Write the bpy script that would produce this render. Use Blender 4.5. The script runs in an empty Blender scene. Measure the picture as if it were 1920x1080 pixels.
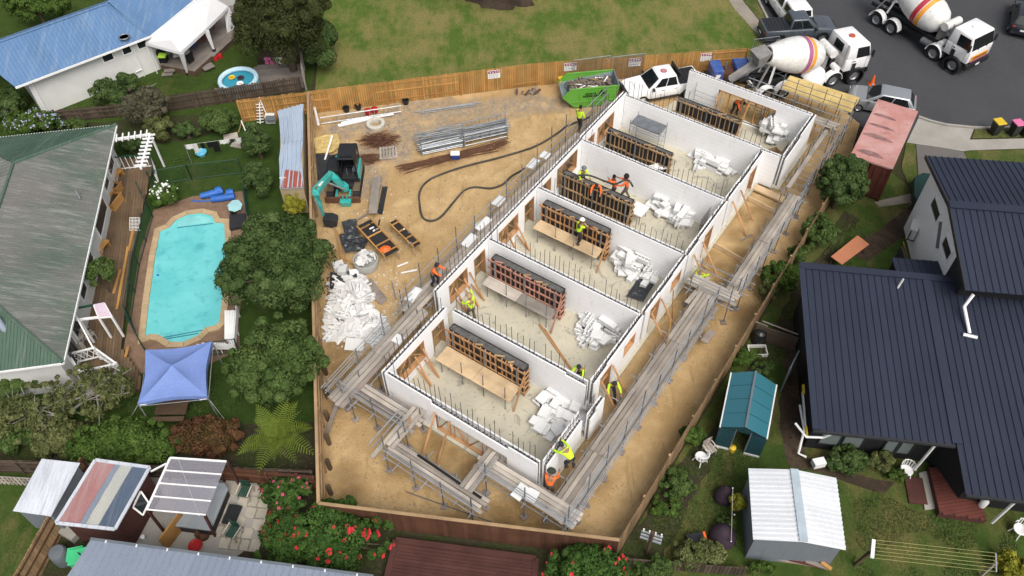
import bpy, bmesh, math, random
import numpy as np
from mathutils import Vector, Matrix, noise as mnoise
Vc = Vector; ru = random.uniform; MR = Matrix.Rotation; MT = Matrix.Translation
sc = bpy.context.scene
random.seed(7)
rad = math.radians
# ------------------------------------------------------------------ camera, sky, sun, exposure
CAM_H, FOC, PITCH, ROLL = 35.0, 1566.0, rad(49.93), rad(0.87)
_fw = Vc((0, math.cos(PITCH), -math.sin(PITCH))); _r0 = Vc((1, 0, 0)); _d0 = _fw.cross(_r0)
_rt = _r0 * math.cos(ROLL) + _d0 * math.sin(ROLL); _dn = _d0 * math.cos(ROLL) - _r0 * math.sin(ROLL)
cd = bpy.data.cameras.new('camera'); cam = bpy.data.objects.new('camera', cd); sc.collection.objects.link(cam)
cd.sensor_width = 36.0; cd.lens = 36.0 * FOC / 1920.0; cd.clip_start = 0.5; cd.clip_end = 2000
_m = Matrix((_rt, -_dn, -_fw)).transposed().to_4x4(); _m.translation = (0, 0, CAM_H)
cam.matrix_world = _m
sc.camera = cam
SUN_EL, SUN_AZ = rad(54), rad(158)         # azimuth measured from +Y towards +X (a veiled sun behind the viewer, to the right)
w = bpy.data.worlds.new('World'); sc.world = w; w.use_nodes = True
nt = w.node_tree; bg = nt.nodes['Background']
sky = nt.nodes.new('ShaderNodeTexSky'); sky.sky_type = 'NISHITA'; sky.sun_disc = False
sky.sun_elevation = SUN_EL; sky.sun_rotation = SUN_AZ; sky.air_density = 1.0; sky.dust_density = 6.0; sky.ozone_density = 1.0
hs = nt.nodes.new('ShaderNodeHueSaturation'); hs.inputs['Saturation'].default_value = 0.42
nt.links.new(sky.outputs[0], hs.inputs['Color']); nt.links.new(hs.outputs[0], bg.inputs['Color'])
bg.inputs['Strength'].default_value = 0.105
sd = bpy.data.lights.new('sun', 'SUN'); sun = bpy.data.objects.new('sun', sd); sc.collection.objects.link(sun)
sd.energy = 1.5; sd.angle = rad(34); sd.color = (1.0, 0.965, 0.91)
_sv = Vc((math.sin(SUN_AZ) * math.cos(SUN_EL), math.cos(SUN_AZ) * math.cos(SUN_EL), math.sin(SUN_EL)))
sun.rotation_euler = _sv.to_track_quat('Z', 'Y').to_euler(); sun.location = (20, 60, 60)
sc.view_settings.view_transform = 'Standard'; sc.view_settings.look = 'None'
sc.view_settings.gamma = 1.0; sc.view_settings.use_curve_mapping = False
sc.view_settings.exposure = 0.56
# ------------------------------------------------------------------ survey helpers
def at(u, v, z=0.0):
  """ground-survey point: where the sight line of photo point (u, v) meets height z"""
  d = _rt * ((u - 960) / FOC) + _dn * ((v - 540) / FOC) + _fw
  t = (CAM_H - z) / -d.z
  return Vc((d.x * t, d.y * t, z))
def ats(pts, z=0.0): return [at(u, v, z) for u, v in pts]
HD = rad(34.95)
AX = Vc((math.sin(HD), math.cos(HD), 0)); BX = Vc((math.cos(HD), -math.sin(HD), 0))
ORG = at(729, 705, 2.6); ORG.z = 0
def bl(a, b, z=0.0):
  """building frame: a along the terrace, b across it"""
  p = ORG + AX * a + BX * b; p.z = z; return p
def inv_bl(p):
  q = Vc((p.x, p.y, 0)) - ORG; return q.dot(AX), q.dot(BX)
# ------------------------------------------------------------------ object helpers
COL = sc.collection
W = {}
def place(o, parent, m):
  if parent is not None:
    o.parent = parent; o.matrix_parent_inverse = W[parent.name].inverted()
  o.matrix_basis = m; W[o.name] = m.copy()
  return o
def tag(o, label=None, cat=None, group=None, kind=None):
  if label: o['label'] = label
  if cat: o['category'] = cat
  if group: o['group'] = group
  if kind: o['kind'] = kind
  return o
def thing(name, label, cat, loc=(0, 0, 0), rz=0.0, group=None):
  o = bpy.data.objects.new(name, None); COL.objects.link(o); o.empty_display_size = .3
  m = MT(Vc(loc)) @ MR(rz, 4, 'Z')
  place(o, None, m); tag(o, label, cat, group)
  return o
I4 = Matrix.Identity(4)
class MB:
  def __init__(s): s.v = []; s.f = []; s.mi = []; s.cur = 0
  def add(s, vs, fs):
    n = len(s.v); s.v += [tuple(x) for x in vs]; s.f += [tuple(i + n for i in q) for q in fs]; s.mi += [s.cur] * len(fs); return s
  def box(s, c, d, m=None):
    x, y, z = d[0] / 2, d[1] / 2, d[2] / 2
    vs = [Vc((i * x, j * y, k * z)) for k in (-1, 1) for j in (-1, 1) for i in (-1, 1)]
    if m is not None: vs = [m @ q for q in vs]
    vs = [q + Vc(c) for q in vs]
    return s.add(vs, [(0, 2, 3, 1), (4, 5, 7, 6), (0, 1, 5, 4), (2, 6, 7, 3), (0, 4, 6, 2), (1, 3, 7, 5)])
  def hexa(s, b, t):   # bottom four (ccw), top four
    return s.add(list(b) + list(t), [(3, 2, 1, 0), (4, 5, 6, 7), (0, 1, 5, 4), (1, 2, 6, 5), (2, 3, 7, 6), (3, 0, 4, 7)])
  def prism(s, poly, z0, z1):
    n = len(poly)
    area = sum(poly[i][0] * poly[(i + 1) % n][1] - poly[(i + 1) % n][0] * poly[i][1] for i in range(n))
    if area < 0: poly = poly[::-1]
    vs = [(p[0], p[1], z0) for p in poly] + [(p[0], p[1], z1) for p in poly]
    return s.add(vs, [tuple(range(n - 1, -1, -1)), tuple(range(n, 2 * n))] + [(i, (i + 1) % n, n + (i + 1) % n, n + i) for i in range(n)])
  def profile(s, pts, y0, y1, inset=None):
    """side profile (x, z) extruded from y0 to y1"""
    n = len(pts)
    area = sum(pts[i][0] * pts[(i + 1) % n][1] - pts[(i + 1) % n][0] * pts[i][1] for i in range(n))
    if area < 0: pts = pts[::-1]
    vs = [(p[0], y0, p[1]) for p in pts] + [(p[0], y1, p[1]) for p in pts]
    return s.add(vs, [tuple(range(n)), tuple(range(2 * n - 1, n - 1, -1))] + [(n + i, n + (i + 1) % n, (i + 1) % n, i) for i in range(n)])
  def beam(s, p0, p1, w, h, up=(0, 0, 1)):
    return s.add(*beam_geo(p0, p1, w, h, up))
  def tube(s, p0, p1, r0, r1=None, n=8, cap=True):
    p0 = Vc(p0); p1 = Vc(p1); r1 = r0 if r1 is None else r1
    d = (p1 - p0); d = d.normalized() if d.length > 1e-9 else Vc((0, 0, 1))
    u = d.orthogonal().normalized(); q = d.cross(u)
    vs = []
    for p, r in ((p0, r0), (p1, r1)):
      for i in range(n):
        a = 2 * math.pi * i / n; vs.append(p + (u * math.cos(a) + q * math.sin(a)) * r)
    fs = [(i, (i + 1) % n, n + (i + 1) % n, n + i) for i in range(n)]
    if cap: fs += [tuple(range(n - 1, -1, -1)), tuple(range(n, 2 * n))]
    return s.add(vs, fs)
  def path(s, pts, r, n=6):
    pts = [Vc(p) for p in pts]; rs = r if isinstance(r, (list, tuple)) else [r] * len(pts)
    vs = []; prev = None
    for i, p in enumerate(pts):
      d = (pts[min(i + 1, len(pts) - 1)] - pts[max(i - 1, 0)]).normalized()
      u = d.orthogonal() if prev is None else prev - d * prev.dot(d)
      u.normalize(); prev = u; q = d.cross(u)
      for k in range(n):
        a = 2 * math.pi * k / n; vs.append(p + (u * math.cos(a) + q * math.sin(a)) * rs[i])
    fs = [(i * n + k, i * n + (k + 1) % n, (i + 1) * n + (k + 1) % n, (i + 1) * n + k) for i in range(len(pts) - 1) for k in range(n)]
    fs += [tuple(range(n - 1, -1, -1)), tuple((len(pts) - 1) * n + k for k in range(n))]
    return s.add(vs, fs)
  def lathe(s, prof, n=16, c=(0, 0, 0), m=None, caps=True):
    vs = []
    for r, z in prof:
      for i in range(n):
        a = 2 * math.pi * i / n; q = Vc((r * math.cos(a), r * math.sin(a), z))
        vs.append((m @ q if m is not None else q) + Vc(c))
    k = len(prof)
    fs = [(j * n + i, j * n + (i + 1) % n, (j + 1) * n + (i + 1) % n, (j + 1) * n + i) for j in range(k - 1) for i in range(n)]
    if caps and prof[0][0] > 1e-6: fs.append(tuple(range(n - 1, -1, -1)))
    if caps and prof[-1][0] > 1e-6: fs.append(tuple((k - 1) * n + i for i in range(n)))
    return s.add(vs, fs)
  def quad(s, *p): return s.add(p, [tuple(range(len(p)))])
  def mesh(s, name, mats, smooth=False, bevel=0):
    me = bpy.data.meshes.new(name); me.from_pydata(s.v, [], s.f)
    for m in (mats if isinstance(mats, (list, tuple)) else [mats]): me.materials.append(m)
    if any(s.mi): me.polygons.foreach_set('material_index', s.mi)
    if bevel:
      bm = bmesh.new(); bm.from_mesh(me)
      bmesh.ops.remove_doubles(bm, verts=bm.verts, dist=1e-5)
      es = [e for e in bm.edges if len(e.link_faces) == 2 and e.calc_face_angle(0) > .5]
      bmesh.ops.bevel(bm, geom=es, offset=bevel, segments=2, affect='EDGES', profile=.5, clamp_overlap=True)
      bm.to_mesh(me); bm.free()
    if smooth: smooth_by_angle(me)
    me.update(); return me
  def build(s, name, mats, parent=None, local=None, smooth=False, bevel=0):
    """local=None: vertices are world coordinates; otherwise vertices are in the parent's frame"""
    me = s.mesh(name, mats, smooth, bevel)
    o = bpy.data.objects.new(name, me); COL.objects.link(o)
    place(o, parent, W[parent.name].copy() if (local and parent is not None) else I4)
    return o
def smooth_by_angle(me, ang=0.7):
  bm = bmesh.new(); bm.from_mesh(me)
  for f in bm.faces: f.smooth = True
  for e in bm.edges:
    if len(e.link_faces) == 2 and e.calc_face_angle(0) > ang: e.smooth = False
  bm.to_mesh(me); bm.free()
def beam_geo(p0, p1, w, h, up=(0, 0, 1)):
  p0 = Vc(p0); p1 = Vc(p1); d = (p1 - p0).normalized(); up = Vc(up)
  if abs(d.dot(up)) > .98: up = Vc((1, 0, 0))
  s = d.cross(up).normalized() * (w / 2); t = s.cross(d).normalized() * (h / 2)
  vs = [p0 - s - t, p0 + s - t, p0 - s + t, p0 + s + t, p1 - s - t, p1 + s - t, p1 - s + t, p1 + s + t]
  return vs, [(0, 1, 3, 2), (4, 6, 7, 5), (0, 4, 5, 1), (2, 3, 7, 6), (0, 2, 6, 4), (1, 5, 7, 3)]
_uc = {}
def unit_box(m):
  if m.name not in _uc: _uc[m.name] = MB().box((0, 0, 0), (1, 1, 1)).mesh('box_' + m.name, m)
  return _uc[m.name]
_ut = {}
def unit_tube(m):
  if m.name not in _ut: _ut[m.name] = MB().tube((0, 0, 0), (0, 0, 1), 1, n=6).mesh('tube_' + m.name, m)
  return _ut[m.name]
def inst(name, me, parent, m):
  o = bpy.data.objects.new(name, me); COL.objects.link(o); return place(o, parent, m)
def frame(p0, p1, up=(0, 0, 1)):
  p0 = Vc(p0); p1 = Vc(p1); d = p1 - p0; L = d.length; d = d / L; up = Vc(up)
  if abs(d.dot(up)) > .98: up = Vc((1, 0, 0)) if abs(d.x) < .9 else Vc((0, 1, 0))
  s = up.cross(d).normalized(); t = d.cross(s)
  return d, s, t, L
def bar(name, m, parent, p0, p1, w, h, up=(0, 0, 1)):
  """a straight board from p0 to p1, w wide (level) and h deep (along up); a mesh object of its own"""
  d, s, t, L = frame(p0, p1, up); c = (Vc(p0) + Vc(p1)) / 2
  M = Matrix((d * L, s * w, t * h)).transposed().to_4x4(); M.translation = c
  return inst(name, unit_box(m), parent, M)
def rod(name, m, parent, p0, p1, r):
  d, s, t, L = frame(p0, p1)
  M = Matrix((s * r, t * r, d * L)).transposed().to_4x4(); M.translation = Vc(p0)
  return inst(name, unit_tube(m), parent, M)
def cube(name, m, parent, c, d, rz=0.0):
  M = MT(Vc(c)) @ MR(rz, 4, 'Z') @ Matrix.Diagonal((d[0], d[1], d[2], 1))
  return inst(name, unit_box(m), parent, M)
def lerp(a, b, t): return a + (b - a) * t
# ------------------------------------------------------------------ materials
def lin(r, g, b):
  f = lambda c: ((c / 255 + .055) / 1.055) ** 2.4 if c > 10 else c / 255 / 12.92
  return (f(r), f(g), f(b))
class N:
  def __init__(s, name):
    s.m = bpy.data.materials.new(name); s.m.use_nodes = True; s.t = s.m.node_tree
    s.b = s.t.nodes['Principled BSDF']; s._p = None
  def n(s, typ, **k):
    x = s.t.nodes.new('ShaderNode' + typ)
    for a, b in k.items(): setattr(x, a, b)
    return x
  def l(s, a, b): s.t.links.new(a, b)
  def pos(s):
    if s._p is None: s._p = s.n('NewGeometry').outputs['Position']
    return s._p
  def mapped(s, scale=(1, 1, 1), rz=0.0, src=None):
    r = s.n('Mapping'); r.vector_type = 'POINT'; r.inputs['Scale'].default_value = scale; r.inputs['Rotation'].default_value = (0, 0, rz)
    s.l(src or s.pos(), r.inputs['Vector']); return r.outputs[0]
  def noise(s, scale, detail=4, rough=.6, vec=None, dist=0.0):
    x = s.n('TexNoise'); x.inputs['Scale'].default_value = scale; x.inputs['Detail'].default_value = detail; x.inputs['Roughness'].default_value = rough
    x.inputs['Distortion'].default_value = dist
    s.l(vec or s.pos(), x.inputs['Vector']); return x.outputs['Fac']
  def ramp(s, fac, lo, hi, c0=0.0, c1=1.0):
    x = s.n('MapRange'); x.inputs['From Min'].default_value = lo; x.inputs['From Max'].default_value = hi
    x.inputs['To Min'].default_value = c0; x.inputs['To Max'].default_value = c1; s.l(fac, x.inputs['Value']); return x.outputs[0]
  def mix(s, fac, a, b, mode='MIX'):
    x = s.n('Mix', data_type='RGBA', blend_type=mode)
    if hasattr(fac, 'links'): s.l(fac, x.inputs['Factor'])
    else: x.inputs['Factor'].default_value = fac
    for q, i in ((a, 6), (b, 7)):
      if hasattr(q, 'links'): s.l(q, x.inputs[i])
      else: x.inputs[i].default_value = (*q, 1)
    return x.outputs[2]
  def math(s, op, a, b=0.0):
    x = s.n('Math', operation=op)
    for q, i in ((a, 0), (b, 1)):
      if hasattr(q, 'links'): s.l(q, x.inputs[i])
      else: x.inputs[i].default_value = q
    return x.outputs[0]
  def value(s, col, fac):
    """multiply a colour by a scalar socket"""
    x = s.n('VectorMath', operation='SCALE'); s.l(col, x.inputs[0]) if hasattr(col, 'links') else setattr(x.inputs[0], 'default_value', col)
    s.l(fac, x.inputs['Scale']); return x.outputs[0]
  def rnd(s): return s.n('ObjectInfo').outputs['Random']
  def bump(s, h, strength=.3, dist=.02):
    x = s.n('Bump'); x.inputs['Strength'].default_value = strength; x.inputs['Distance'].default_value = dist
    s.l(h, x.inputs['Height']); s.l(x.outputs[0], s.b.inputs['Normal'])
  def fin(s, col, rough=.8, metal=0.0, spec=.3):
    if hasattr(col, 'links'): s.l(col, s.b.inputs['Base Color'])
    else: s.b.inputs['Base Color'].default_value = (*col, 1)
    if hasattr(rough, 'links'): s.l(rough, s.b.inputs['Roughness'])
    else: s.b.inputs['Roughness'].default_value = rough
    s.b.inputs['Metallic'].default_value = metal; s.b.inputs['Specular IOR Level'].default_value = spec
    return s.m
def mk(name, col, rough=.75, var=.2, scale=1.5, fine=18, col2=None, rnd=0.0, metal=0.0, spec=.3, bump=0.0):
  n = N(name)
  c2 = col2 if col2 else tuple(c * (1 - var) for c in col)
  f = n.ramp(n.noise(scale, 5, .65), .32, .68)
  c = n.mix(f, col, c2)
  g = n.ramp(n.noise(fine, 3), .25, .75, 1 - var * .6, 1 + var * .35)
  c = n.value(c, g)
  if rnd: c = n.value(c, n.ramp(n.rnd(), 0, 1, 1 - rnd, 1 + rnd))
  if bump: n.bump(n.noise(fine, 4), bump)
  return n.fin(c, rough, metal, spec)
def wood(name, col, col2, rnd=.18, rz=0.0, stretch=(1, 12, 12), rough=.85):
  n = N(name)
  tc = n.n('TexCoord').outputs['Object']
  mp = n.n('Mapping'); mp.inputs['Scale'].default_value = (1.2, 9, 9); n.l(tc, mp.inputs['Vector'])
  # a shift per board so that no two boards share their grain
  ad = n.n('VectorMath', operation='ADD'); n.l(mp.outputs[0], ad.inputs[0])
  sc_ = n.n('VectorMath', operation='SCALE'); sc_.inputs[0].default_value = (37, 19, 53); n.l(n.rnd(), sc_.inputs['Scale']); n.l(sc_.outputs[0], ad.inputs[1])
  g = n.noise(1.0, 5, .65, ad.outputs[0]); f = n.ramp(g, .3, .7)
  st = n.ramp(n.noise(.9, 4), .38, .66)
  c = n.mix(f, col, col2); c = n.value(c, n.ramp(st, 0, 1, 1.08, .78))
  c = n.value(c, n.ramp(n.rnd(), 0, 1, 1 - rnd, 1 + rnd))
  n.bump(g, .25, .01)
  return n.fin(c, rough, 0, .2)
def leafmat(name, c0, c1, c2):
  n = N(name)
  a = n.n('Attribute', attribute_name='tone'); t = a.outputs['Fac']
  cl = n.ramp(n.noise(1.1, 3), .35, .65)
  c = n.mix(t, c0, c1); c = n.mix(n.math('MULTIPLY', cl, .55), c, c2)
  n.b.inputs['Subsurface Weight'].default_value = 0
  m = n.fin(c, .7, 0, .12)
  tr = n.n('BsdfTranslucent'); n.l(c, tr.inputs['Color'])
  mx = n.n('MixShader'); mx.inputs[0].default_value = .15
  out = n.t.nodes['Material Output']
  n.l(n.b.outputs[0], mx.inputs[1]); n.l(tr.outputs[0], mx.inputs[2]); n.l(mx.outputs[0], out.inputs['Surface'])
  return m
# ---- ground materials
def grass_mat(name, g0, g1, dry, dry_lo=.5, flowers=0.0):
  n = N(name)
  big = n.noise(.22, 6, .62); mid = n.noise(1.3, 6, .68); fine = n.noise(9, 4, .75)
  blades = n.noise(42, 3, .8)
  streak = n.noise(1.0, 6, .7, n.mapped((1.1, .42, 1), -.12))
  c = n.mix(n.ramp(mid, .33, .67), g0, g1)
  d = n.math('MULTIPLY', n.ramp(n.math('ADD', n.math('MULTIPLY', big, .55), n.math('MULTIPLY', streak, .45)), dry_lo, dry_lo + .13), n.ramp(fine, .3, .62, .35, 1))
  c = n.mix(d, c, dry)
  c = n.value(c, n.ramp(fine, .25, .75, .72, 1.22)); c = n.value(c, n.ramp(blades, .25, .75, .55, 1.42))
  if flowers:
    v = n.n('TexVoronoi'); v.inputs['Scale'].default_value = 4.2; n.l(n.pos(), v.inputs['Vector'])
    k = n.math('MULTIPLY', n.ramp(v.outputs['Distance'], .10, .06), n.ramp(n.noise(.5, 2), .45, .6))
    c = n.mix(n.math('MULTIPLY', k, flowers), c, (.62, .52, .05))
  n.bump(n.math('ADD', blades, fine), .7, .05)
  return n.fin(c, .95, 0, .1)
M = {}
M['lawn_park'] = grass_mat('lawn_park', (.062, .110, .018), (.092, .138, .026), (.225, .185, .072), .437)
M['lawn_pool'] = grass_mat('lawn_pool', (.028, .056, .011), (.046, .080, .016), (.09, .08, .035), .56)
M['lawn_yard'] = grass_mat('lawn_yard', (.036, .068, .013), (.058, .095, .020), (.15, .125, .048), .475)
M['lawn_top'] = grass_mat('lawn_top', (.034, .060, .011), (.052, .085, .016), (.10, .09, .03), .56, .8)
M['verge'] = grass_mat('verge', (.055, .085, .018), (.075, .10, .025), (.17, .14, .06), .47)
def soil_mat(name, c0, c1, c2, lo=.45):
  n = N(name); a = n.noise(.5, 6, .65); b = n.noise(6, 5, .75); f = n.noise(30, 3, .8)
  c = n.mix(n.ramp(a, lo, lo + .12), c0, c1); c = n.mix(n.ramp(b, .5, .66), c, c2)
  c = n.value(c, n.ramp(f, .25, .75, .7, 1.25)); n.bump(n.math('ADD', b, f), .6, .05)
  return n.fin(c, .95, 0, .1)
M['soil'] = soil_mat('soil', (.042, .036, .022), (.034, .048, .013), (.075, .062, .042))
M['bark'] = mk('bark', (.10, .075, .055), .95, .4, 4, 40, bump=.5)
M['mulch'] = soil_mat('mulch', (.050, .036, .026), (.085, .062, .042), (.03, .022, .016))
def sand_mat():
  n = N('sand')
  big = n.noise(.16, 6, .6, dist=.5); mid = n.noise(1.0, 7, .68); fine = n.noise(10, 5, .75); grit = n.noise(60, 3, .8)
  c = n.mix(n.ramp(mid, .36, .66), (.60, .42, .215), (.48, .32, .15))
  c = n.mix(n.ramp(big, .50, .62, 0, .62), c, (.40, .258, .108))
  trk = n.noise(1.0, 5, .6, n.mapped((2.4, .35, 1), .62))
  c = n.mix(n.ramp(trk, .57, .68, 0, .5), c, (.30, .20, .095))
  c = n.mix(n.ramp(fine, .58, .70, 0, .6), c, (.24, .155, .07))
  c = n.mix(n.ramp(n.noise(3.2, 5, .7), .62, .7, 0, .5), c, (.68, .53, .32))
  c = n.value(c, n.ramp(grit, .2, .8, .76, 1.18))
  def patches(lst, wob, sc_, soft):
    nv = n.n('TexNoise'); nv.inputs['Scale'].default_value = sc_; nv.inputs['Detail'].default_value = 6; nv.inputs['Roughness'].default_value = .7; n.l(n.pos(), nv.inputs['Vector'])
    sb = n.n('VectorMath', operation='SUBTRACT'); n.l(nv.outputs['Color'], sb.inputs[0]); sb.inputs[1].default_value = (.5, .5, .5)
    sl = n.n('VectorMath', operation='SCALE'); n.l(sb.outputs[0], sl.inputs[0]); sl.inputs['Scale'].default_value = wob
    ad = n.n('VectorMath', operation='ADD'); n.l(sl.outputs[0], ad.inputs[0]); n.l(n.pos(), ad.inputs[1]); out = None
    fl = n.n('VectorMath', operation='MULTIPLY'); n.l(ad.outputs[0], fl.inputs[0]); fl.inputs[1].default_value = (1, 1, 0)
    for u, v, r in lst:
      p = at(u, v); d = n.n('VectorMath', operation='DISTANCE'); n.l(fl.outputs[0], d.inputs[0]); d.inputs[1].default_value = (p.x, p.y, 0)
      f = n.ramp(d.outputs['Value'], r - soft, r + soft, 1, 0); out = f if out is None else n.math('MAXIMUM', out, f)
    return out
  gv = patches([(640, 245, 1.0), (680, 225, 1.3), (720, 245, 1.5), (745, 215, 1.3), (790, 205, 1.3), (840, 205, 1.3), (890, 205, 1.2), (930, 203, 1.2), (970, 198, 1.2), (1010, 195, 1.0), (1045, 195, .8), (760, 250, 1.4), (830, 235, 1.0), (700, 285, 1.2), (740, 285, 1.2), (680, 310, 1.0), (615, 320, 1.0), (610, 350, .9), (680, 350, .8), (880, 232, .8), (700, 335, .8)], 1.7, .8, .35)
  gv = n.math('MULTIPLY', gv, n.ramp(n.noise(2.3, 6, .75), .34, .56))
  vo = n.n('TexVoronoi'); vo.inputs['Scale'].default_value = 13; n.l(n.pos(), vo.inputs['Vector']); sp = n.n('SeparateColor'); n.l(vo.outputs['Color'], sp.inputs[0])
  gc = n.mix(sp.outputs[0], (.17, .15, .125), (.36, .32, .27)); gc = n.mix(n.ramp(mid, .45, .65, 0, .5), gc, (.36, .27, .16)); c = n.mix(n.math('MULTIPLY', gv, .85), c, gc)
  wt = patches([(652, 900, .62), (658, 920, .62), (650, 880, .4), (945, 965, .7), (980, 960, .8), (1010, 985, .6), (700, 760, .7), (820, 830, .6), (850, 850, .6), (880, 872, .6), (1310, 600, .7), (1340, 540, .6), (1280, 650, .6), (1230, 690, .6), (1180, 760, .5), (760, 790, .5), (1390, 590, .7), (1385, 480, .5), (1375, 395, .5), (660, 945, .4), (860, 975, .5), (640, 740, .6), (640, 660, .8), (625, 600, .8), (635, 700, .8), (690, 690, .8), (720, 668, .7), (1390, 362, .5), (1432, 350, .5), (1350, 505, .5), (1328, 482, .45), (1375, 442, .45), (1420, 395, .4), (1455, 330, .5), (620, 480, .6), (1050, 970, .5), (1120, 900, .5), (740, 880, .4)], 1.5, 1.1, .45)
  c = n.mix(n.math('MULTIPLY', wt, .72), c, (.215, .130, .046))
  rs = patches([(760, 316, .5), (790, 309, .5), (820, 303, .5), (850, 296, .5), (880, 288, .5), (910, 281, .5), (938, 274, .45), (700, 265, .8), (725, 262, .8), (692, 300, .6)], .9, 1.2, .3)
  c = n.mix(n.math('MULTIPLY', rs, .75), c, (.20, .095, .042))
  n.bump(n.math('ADD', n.math('MULTIPLY', mid, 1.6), n.math('ADD', fine, n.math('MULTIPLY', grit, .5))), .85, .08)
  return n.fin(c, n.ramp(wt, 0, 1, .95, .6), 0, .2)
M['sand'] = sand_mat()
def asphalt_mat(name, base, lo):
  n = N(name); a = n.noise(.25, 5, .6, n.mapped((1, .5, 1), .5)); f = n.noise(45, 3, .85); m_ = n.noise(3, 5, .7)
  c = n.mix(n.ramp(a, .35, .65), base, lo); c = n.value(c, n.ramp(f, .2, .8, .78, 1.2)); c = n.value(c, n.ramp(m_, .3, .7, .92, 1.08))
  n.bump(f, .4, .02); return n.fin(c, .85, 0, .3)
M['asphalt'] = asphalt_mat('asphalt', (.056, .058, .063), (.046, .047, .051))
M['drive'] = asphalt_mat('drive', (.15, .14, .13), (.115, .108, .10))
M['concrete'] = mk('concrete', (.34, .32, .285), .9, .22, .7, 22, bump=.15)
M['path'] = mk('path', (.30, .265, .215), .9, .3, .9, 22, bump=.2)
def slab_mat():
  n = N('slab'); a = n.noise(.55, 6, .62); b = n.noise(4, 5, .7); f = n.noise(30, 3, .8)
  c = n.mix(n.ramp(a, .36, .64), (.52, .48, .37), (.44, .41, .325))
  c = n.mix(n.ramp(b, .54, .70, 0, .5), c, (.29, .26, .20))
  c = n.mix(n.ramp(n.noise(.8, 5, .7, dist=1.2), .585, .63, 0, .6), c, (.215, .20, .17))
  c = n.value(c, n.ramp(f, .2, .8, .9, 1.08)); n.bump(b, .1, .01)
  return n.fin(c, n.ramp(a, .4, .6, .75, .5), 0, .3)
M['slab'] = slab_mat()
# ---- building materials
def foam_mat():
  n = N('foam'); a = n.noise(.6, 5, .6); v = n.noise(2.2, 5, .7, n.mapped((1, 1, .35)))
  c = n.mix(n.ramp(a, .35, .7), (.85, .85, .85), (.79, .785, .79))
  c = n.mix(n.ramp(v, .56, .74, 0, .34), c, (.50, .47, .44))
  # faint joints of the block courses
  sp = n.n('SeparateXYZ'); n.l(n.pos(), sp.inputs[0])
  w_ = n.math('PINGPONG', n.math('SUBTRACT', sp.outputs[2], .2), .15)
  j = n.ramp(w_, .004, .012, 1, 0)
  c = n.mix(n.math('MULTIPLY', j, .32), c, (.45, .45, .45)); n.bump(n.noise(120, 2), .08, .004)
  return n.fin(c, .8, 0, .25)
M['foam'] = foam_mat()
M['foamblock'] = mk('foamblock', (.70, .70, .69), .8, .10, 2.5, 30, rnd=.06)
M['foamheap'] = mk('foamheap', (.64, .63, .61), .8, .12, 2.0, 25, rnd=.09)
M['core'] = mk('core', (.20, .195, .19), .9, .4, 5, 30, bump=.3)
M['tie'] = mk('tie', (.045, .046, .052), .6, .2, 3, 30)
M['rebar'] = mk('rebar', (.085, .062, .052), .8, .35, 6, 40)
M['rust'] = mk('rust', (.13, .062, .036), .9, .4, 4, 30)
M['galv'] = mk('galv', (.42, .44, .46), .5, .25, 3, 30, metal=.6, rnd=.18)
M['galvdark'] = mk('galvdark', (.23, .245, .26), .55, .3, 3, 30, metal=.5, rnd=.2)
M['plank'] = wood('plank', (.42, .375, .325), (.29, .255, .22), .3)
M['plankdark'] = wood('plankdark', (.28, .235, .205), (.20, .165, .145), .2)
M['pine'] = wood('pine', (.43, .235, .078), (.33, .17, .052), .18)
M['pineweath'] = wood('pineweath', (.405, .275, .15), (.30, .20, .11), .2)
M['timber'] = wood('timber', (.47, .265, .13), (.37, .195, .09), .18)
M['ply'] = wood('ply', (.58, .43, .26), (.50, .36, .215), .08)
M['plyyellow'] = wood('plyyellow', (.56, .42, .175), (.45, .33, .13), .10)
M['blackply'] = mk('blackply', (.030, .027, .027), .55, .4, 2, 20)
M['concwet'] = mk('concwet', (.135, .132, .125), .8, .5, 3.5, 16, bump=.6)
M['pinkply'] = wood('pinkply', (.46, .235, .175), (.38, .185, .135), .18)
M['oldfence'] = wood('oldfence', (.105, .078, .058), (.065, .048, .036), .35)
M['brownfence'] = wood('brownfence', (.115, .052, .030), (.080, .036, .022), .18)
M['pineshade'] = wood('pineshade', (.285, .185, .10), (.20, .128, .07), .28)  # weathered pine darkened, shade of the right fence's inner face put into the colour
M['log'] = wood('log', (.12, .078, .048), (.07, .046, .03), .25)
M['white'] = mk('white', (.78, .78, .77), .55, .08, 1.2, 12)
M['offwhite'] = mk('offwhite', (.66, .655, .63), .7, .16, 1.2, 12, rnd=.05)
M['black'] = mk('black', (.014, .014, .015), .5, .3, 3, 20)
M['dark'] = mk('dark', (.030, .031, .034), .6, .3, 3, 20)
M['plastic'] = mk('plastic', (.018, .019, .021), .38, .3, 2.5, 14, spec=.5)
def glass_mat(name, col, rough=.08):
  n = N(name); return n.fin(col, rough, 0, .6)
M['glass'] = glass_mat('glass', (.018, .022, .026))
M['greyglass'] = glass_mat('greyglass', (.16, .19, .185), .15)
def rubber(): return mk('rubber', (.022, .022, .023), .85, .3, 4, 30)
M['rubber'] = rubber()
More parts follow.
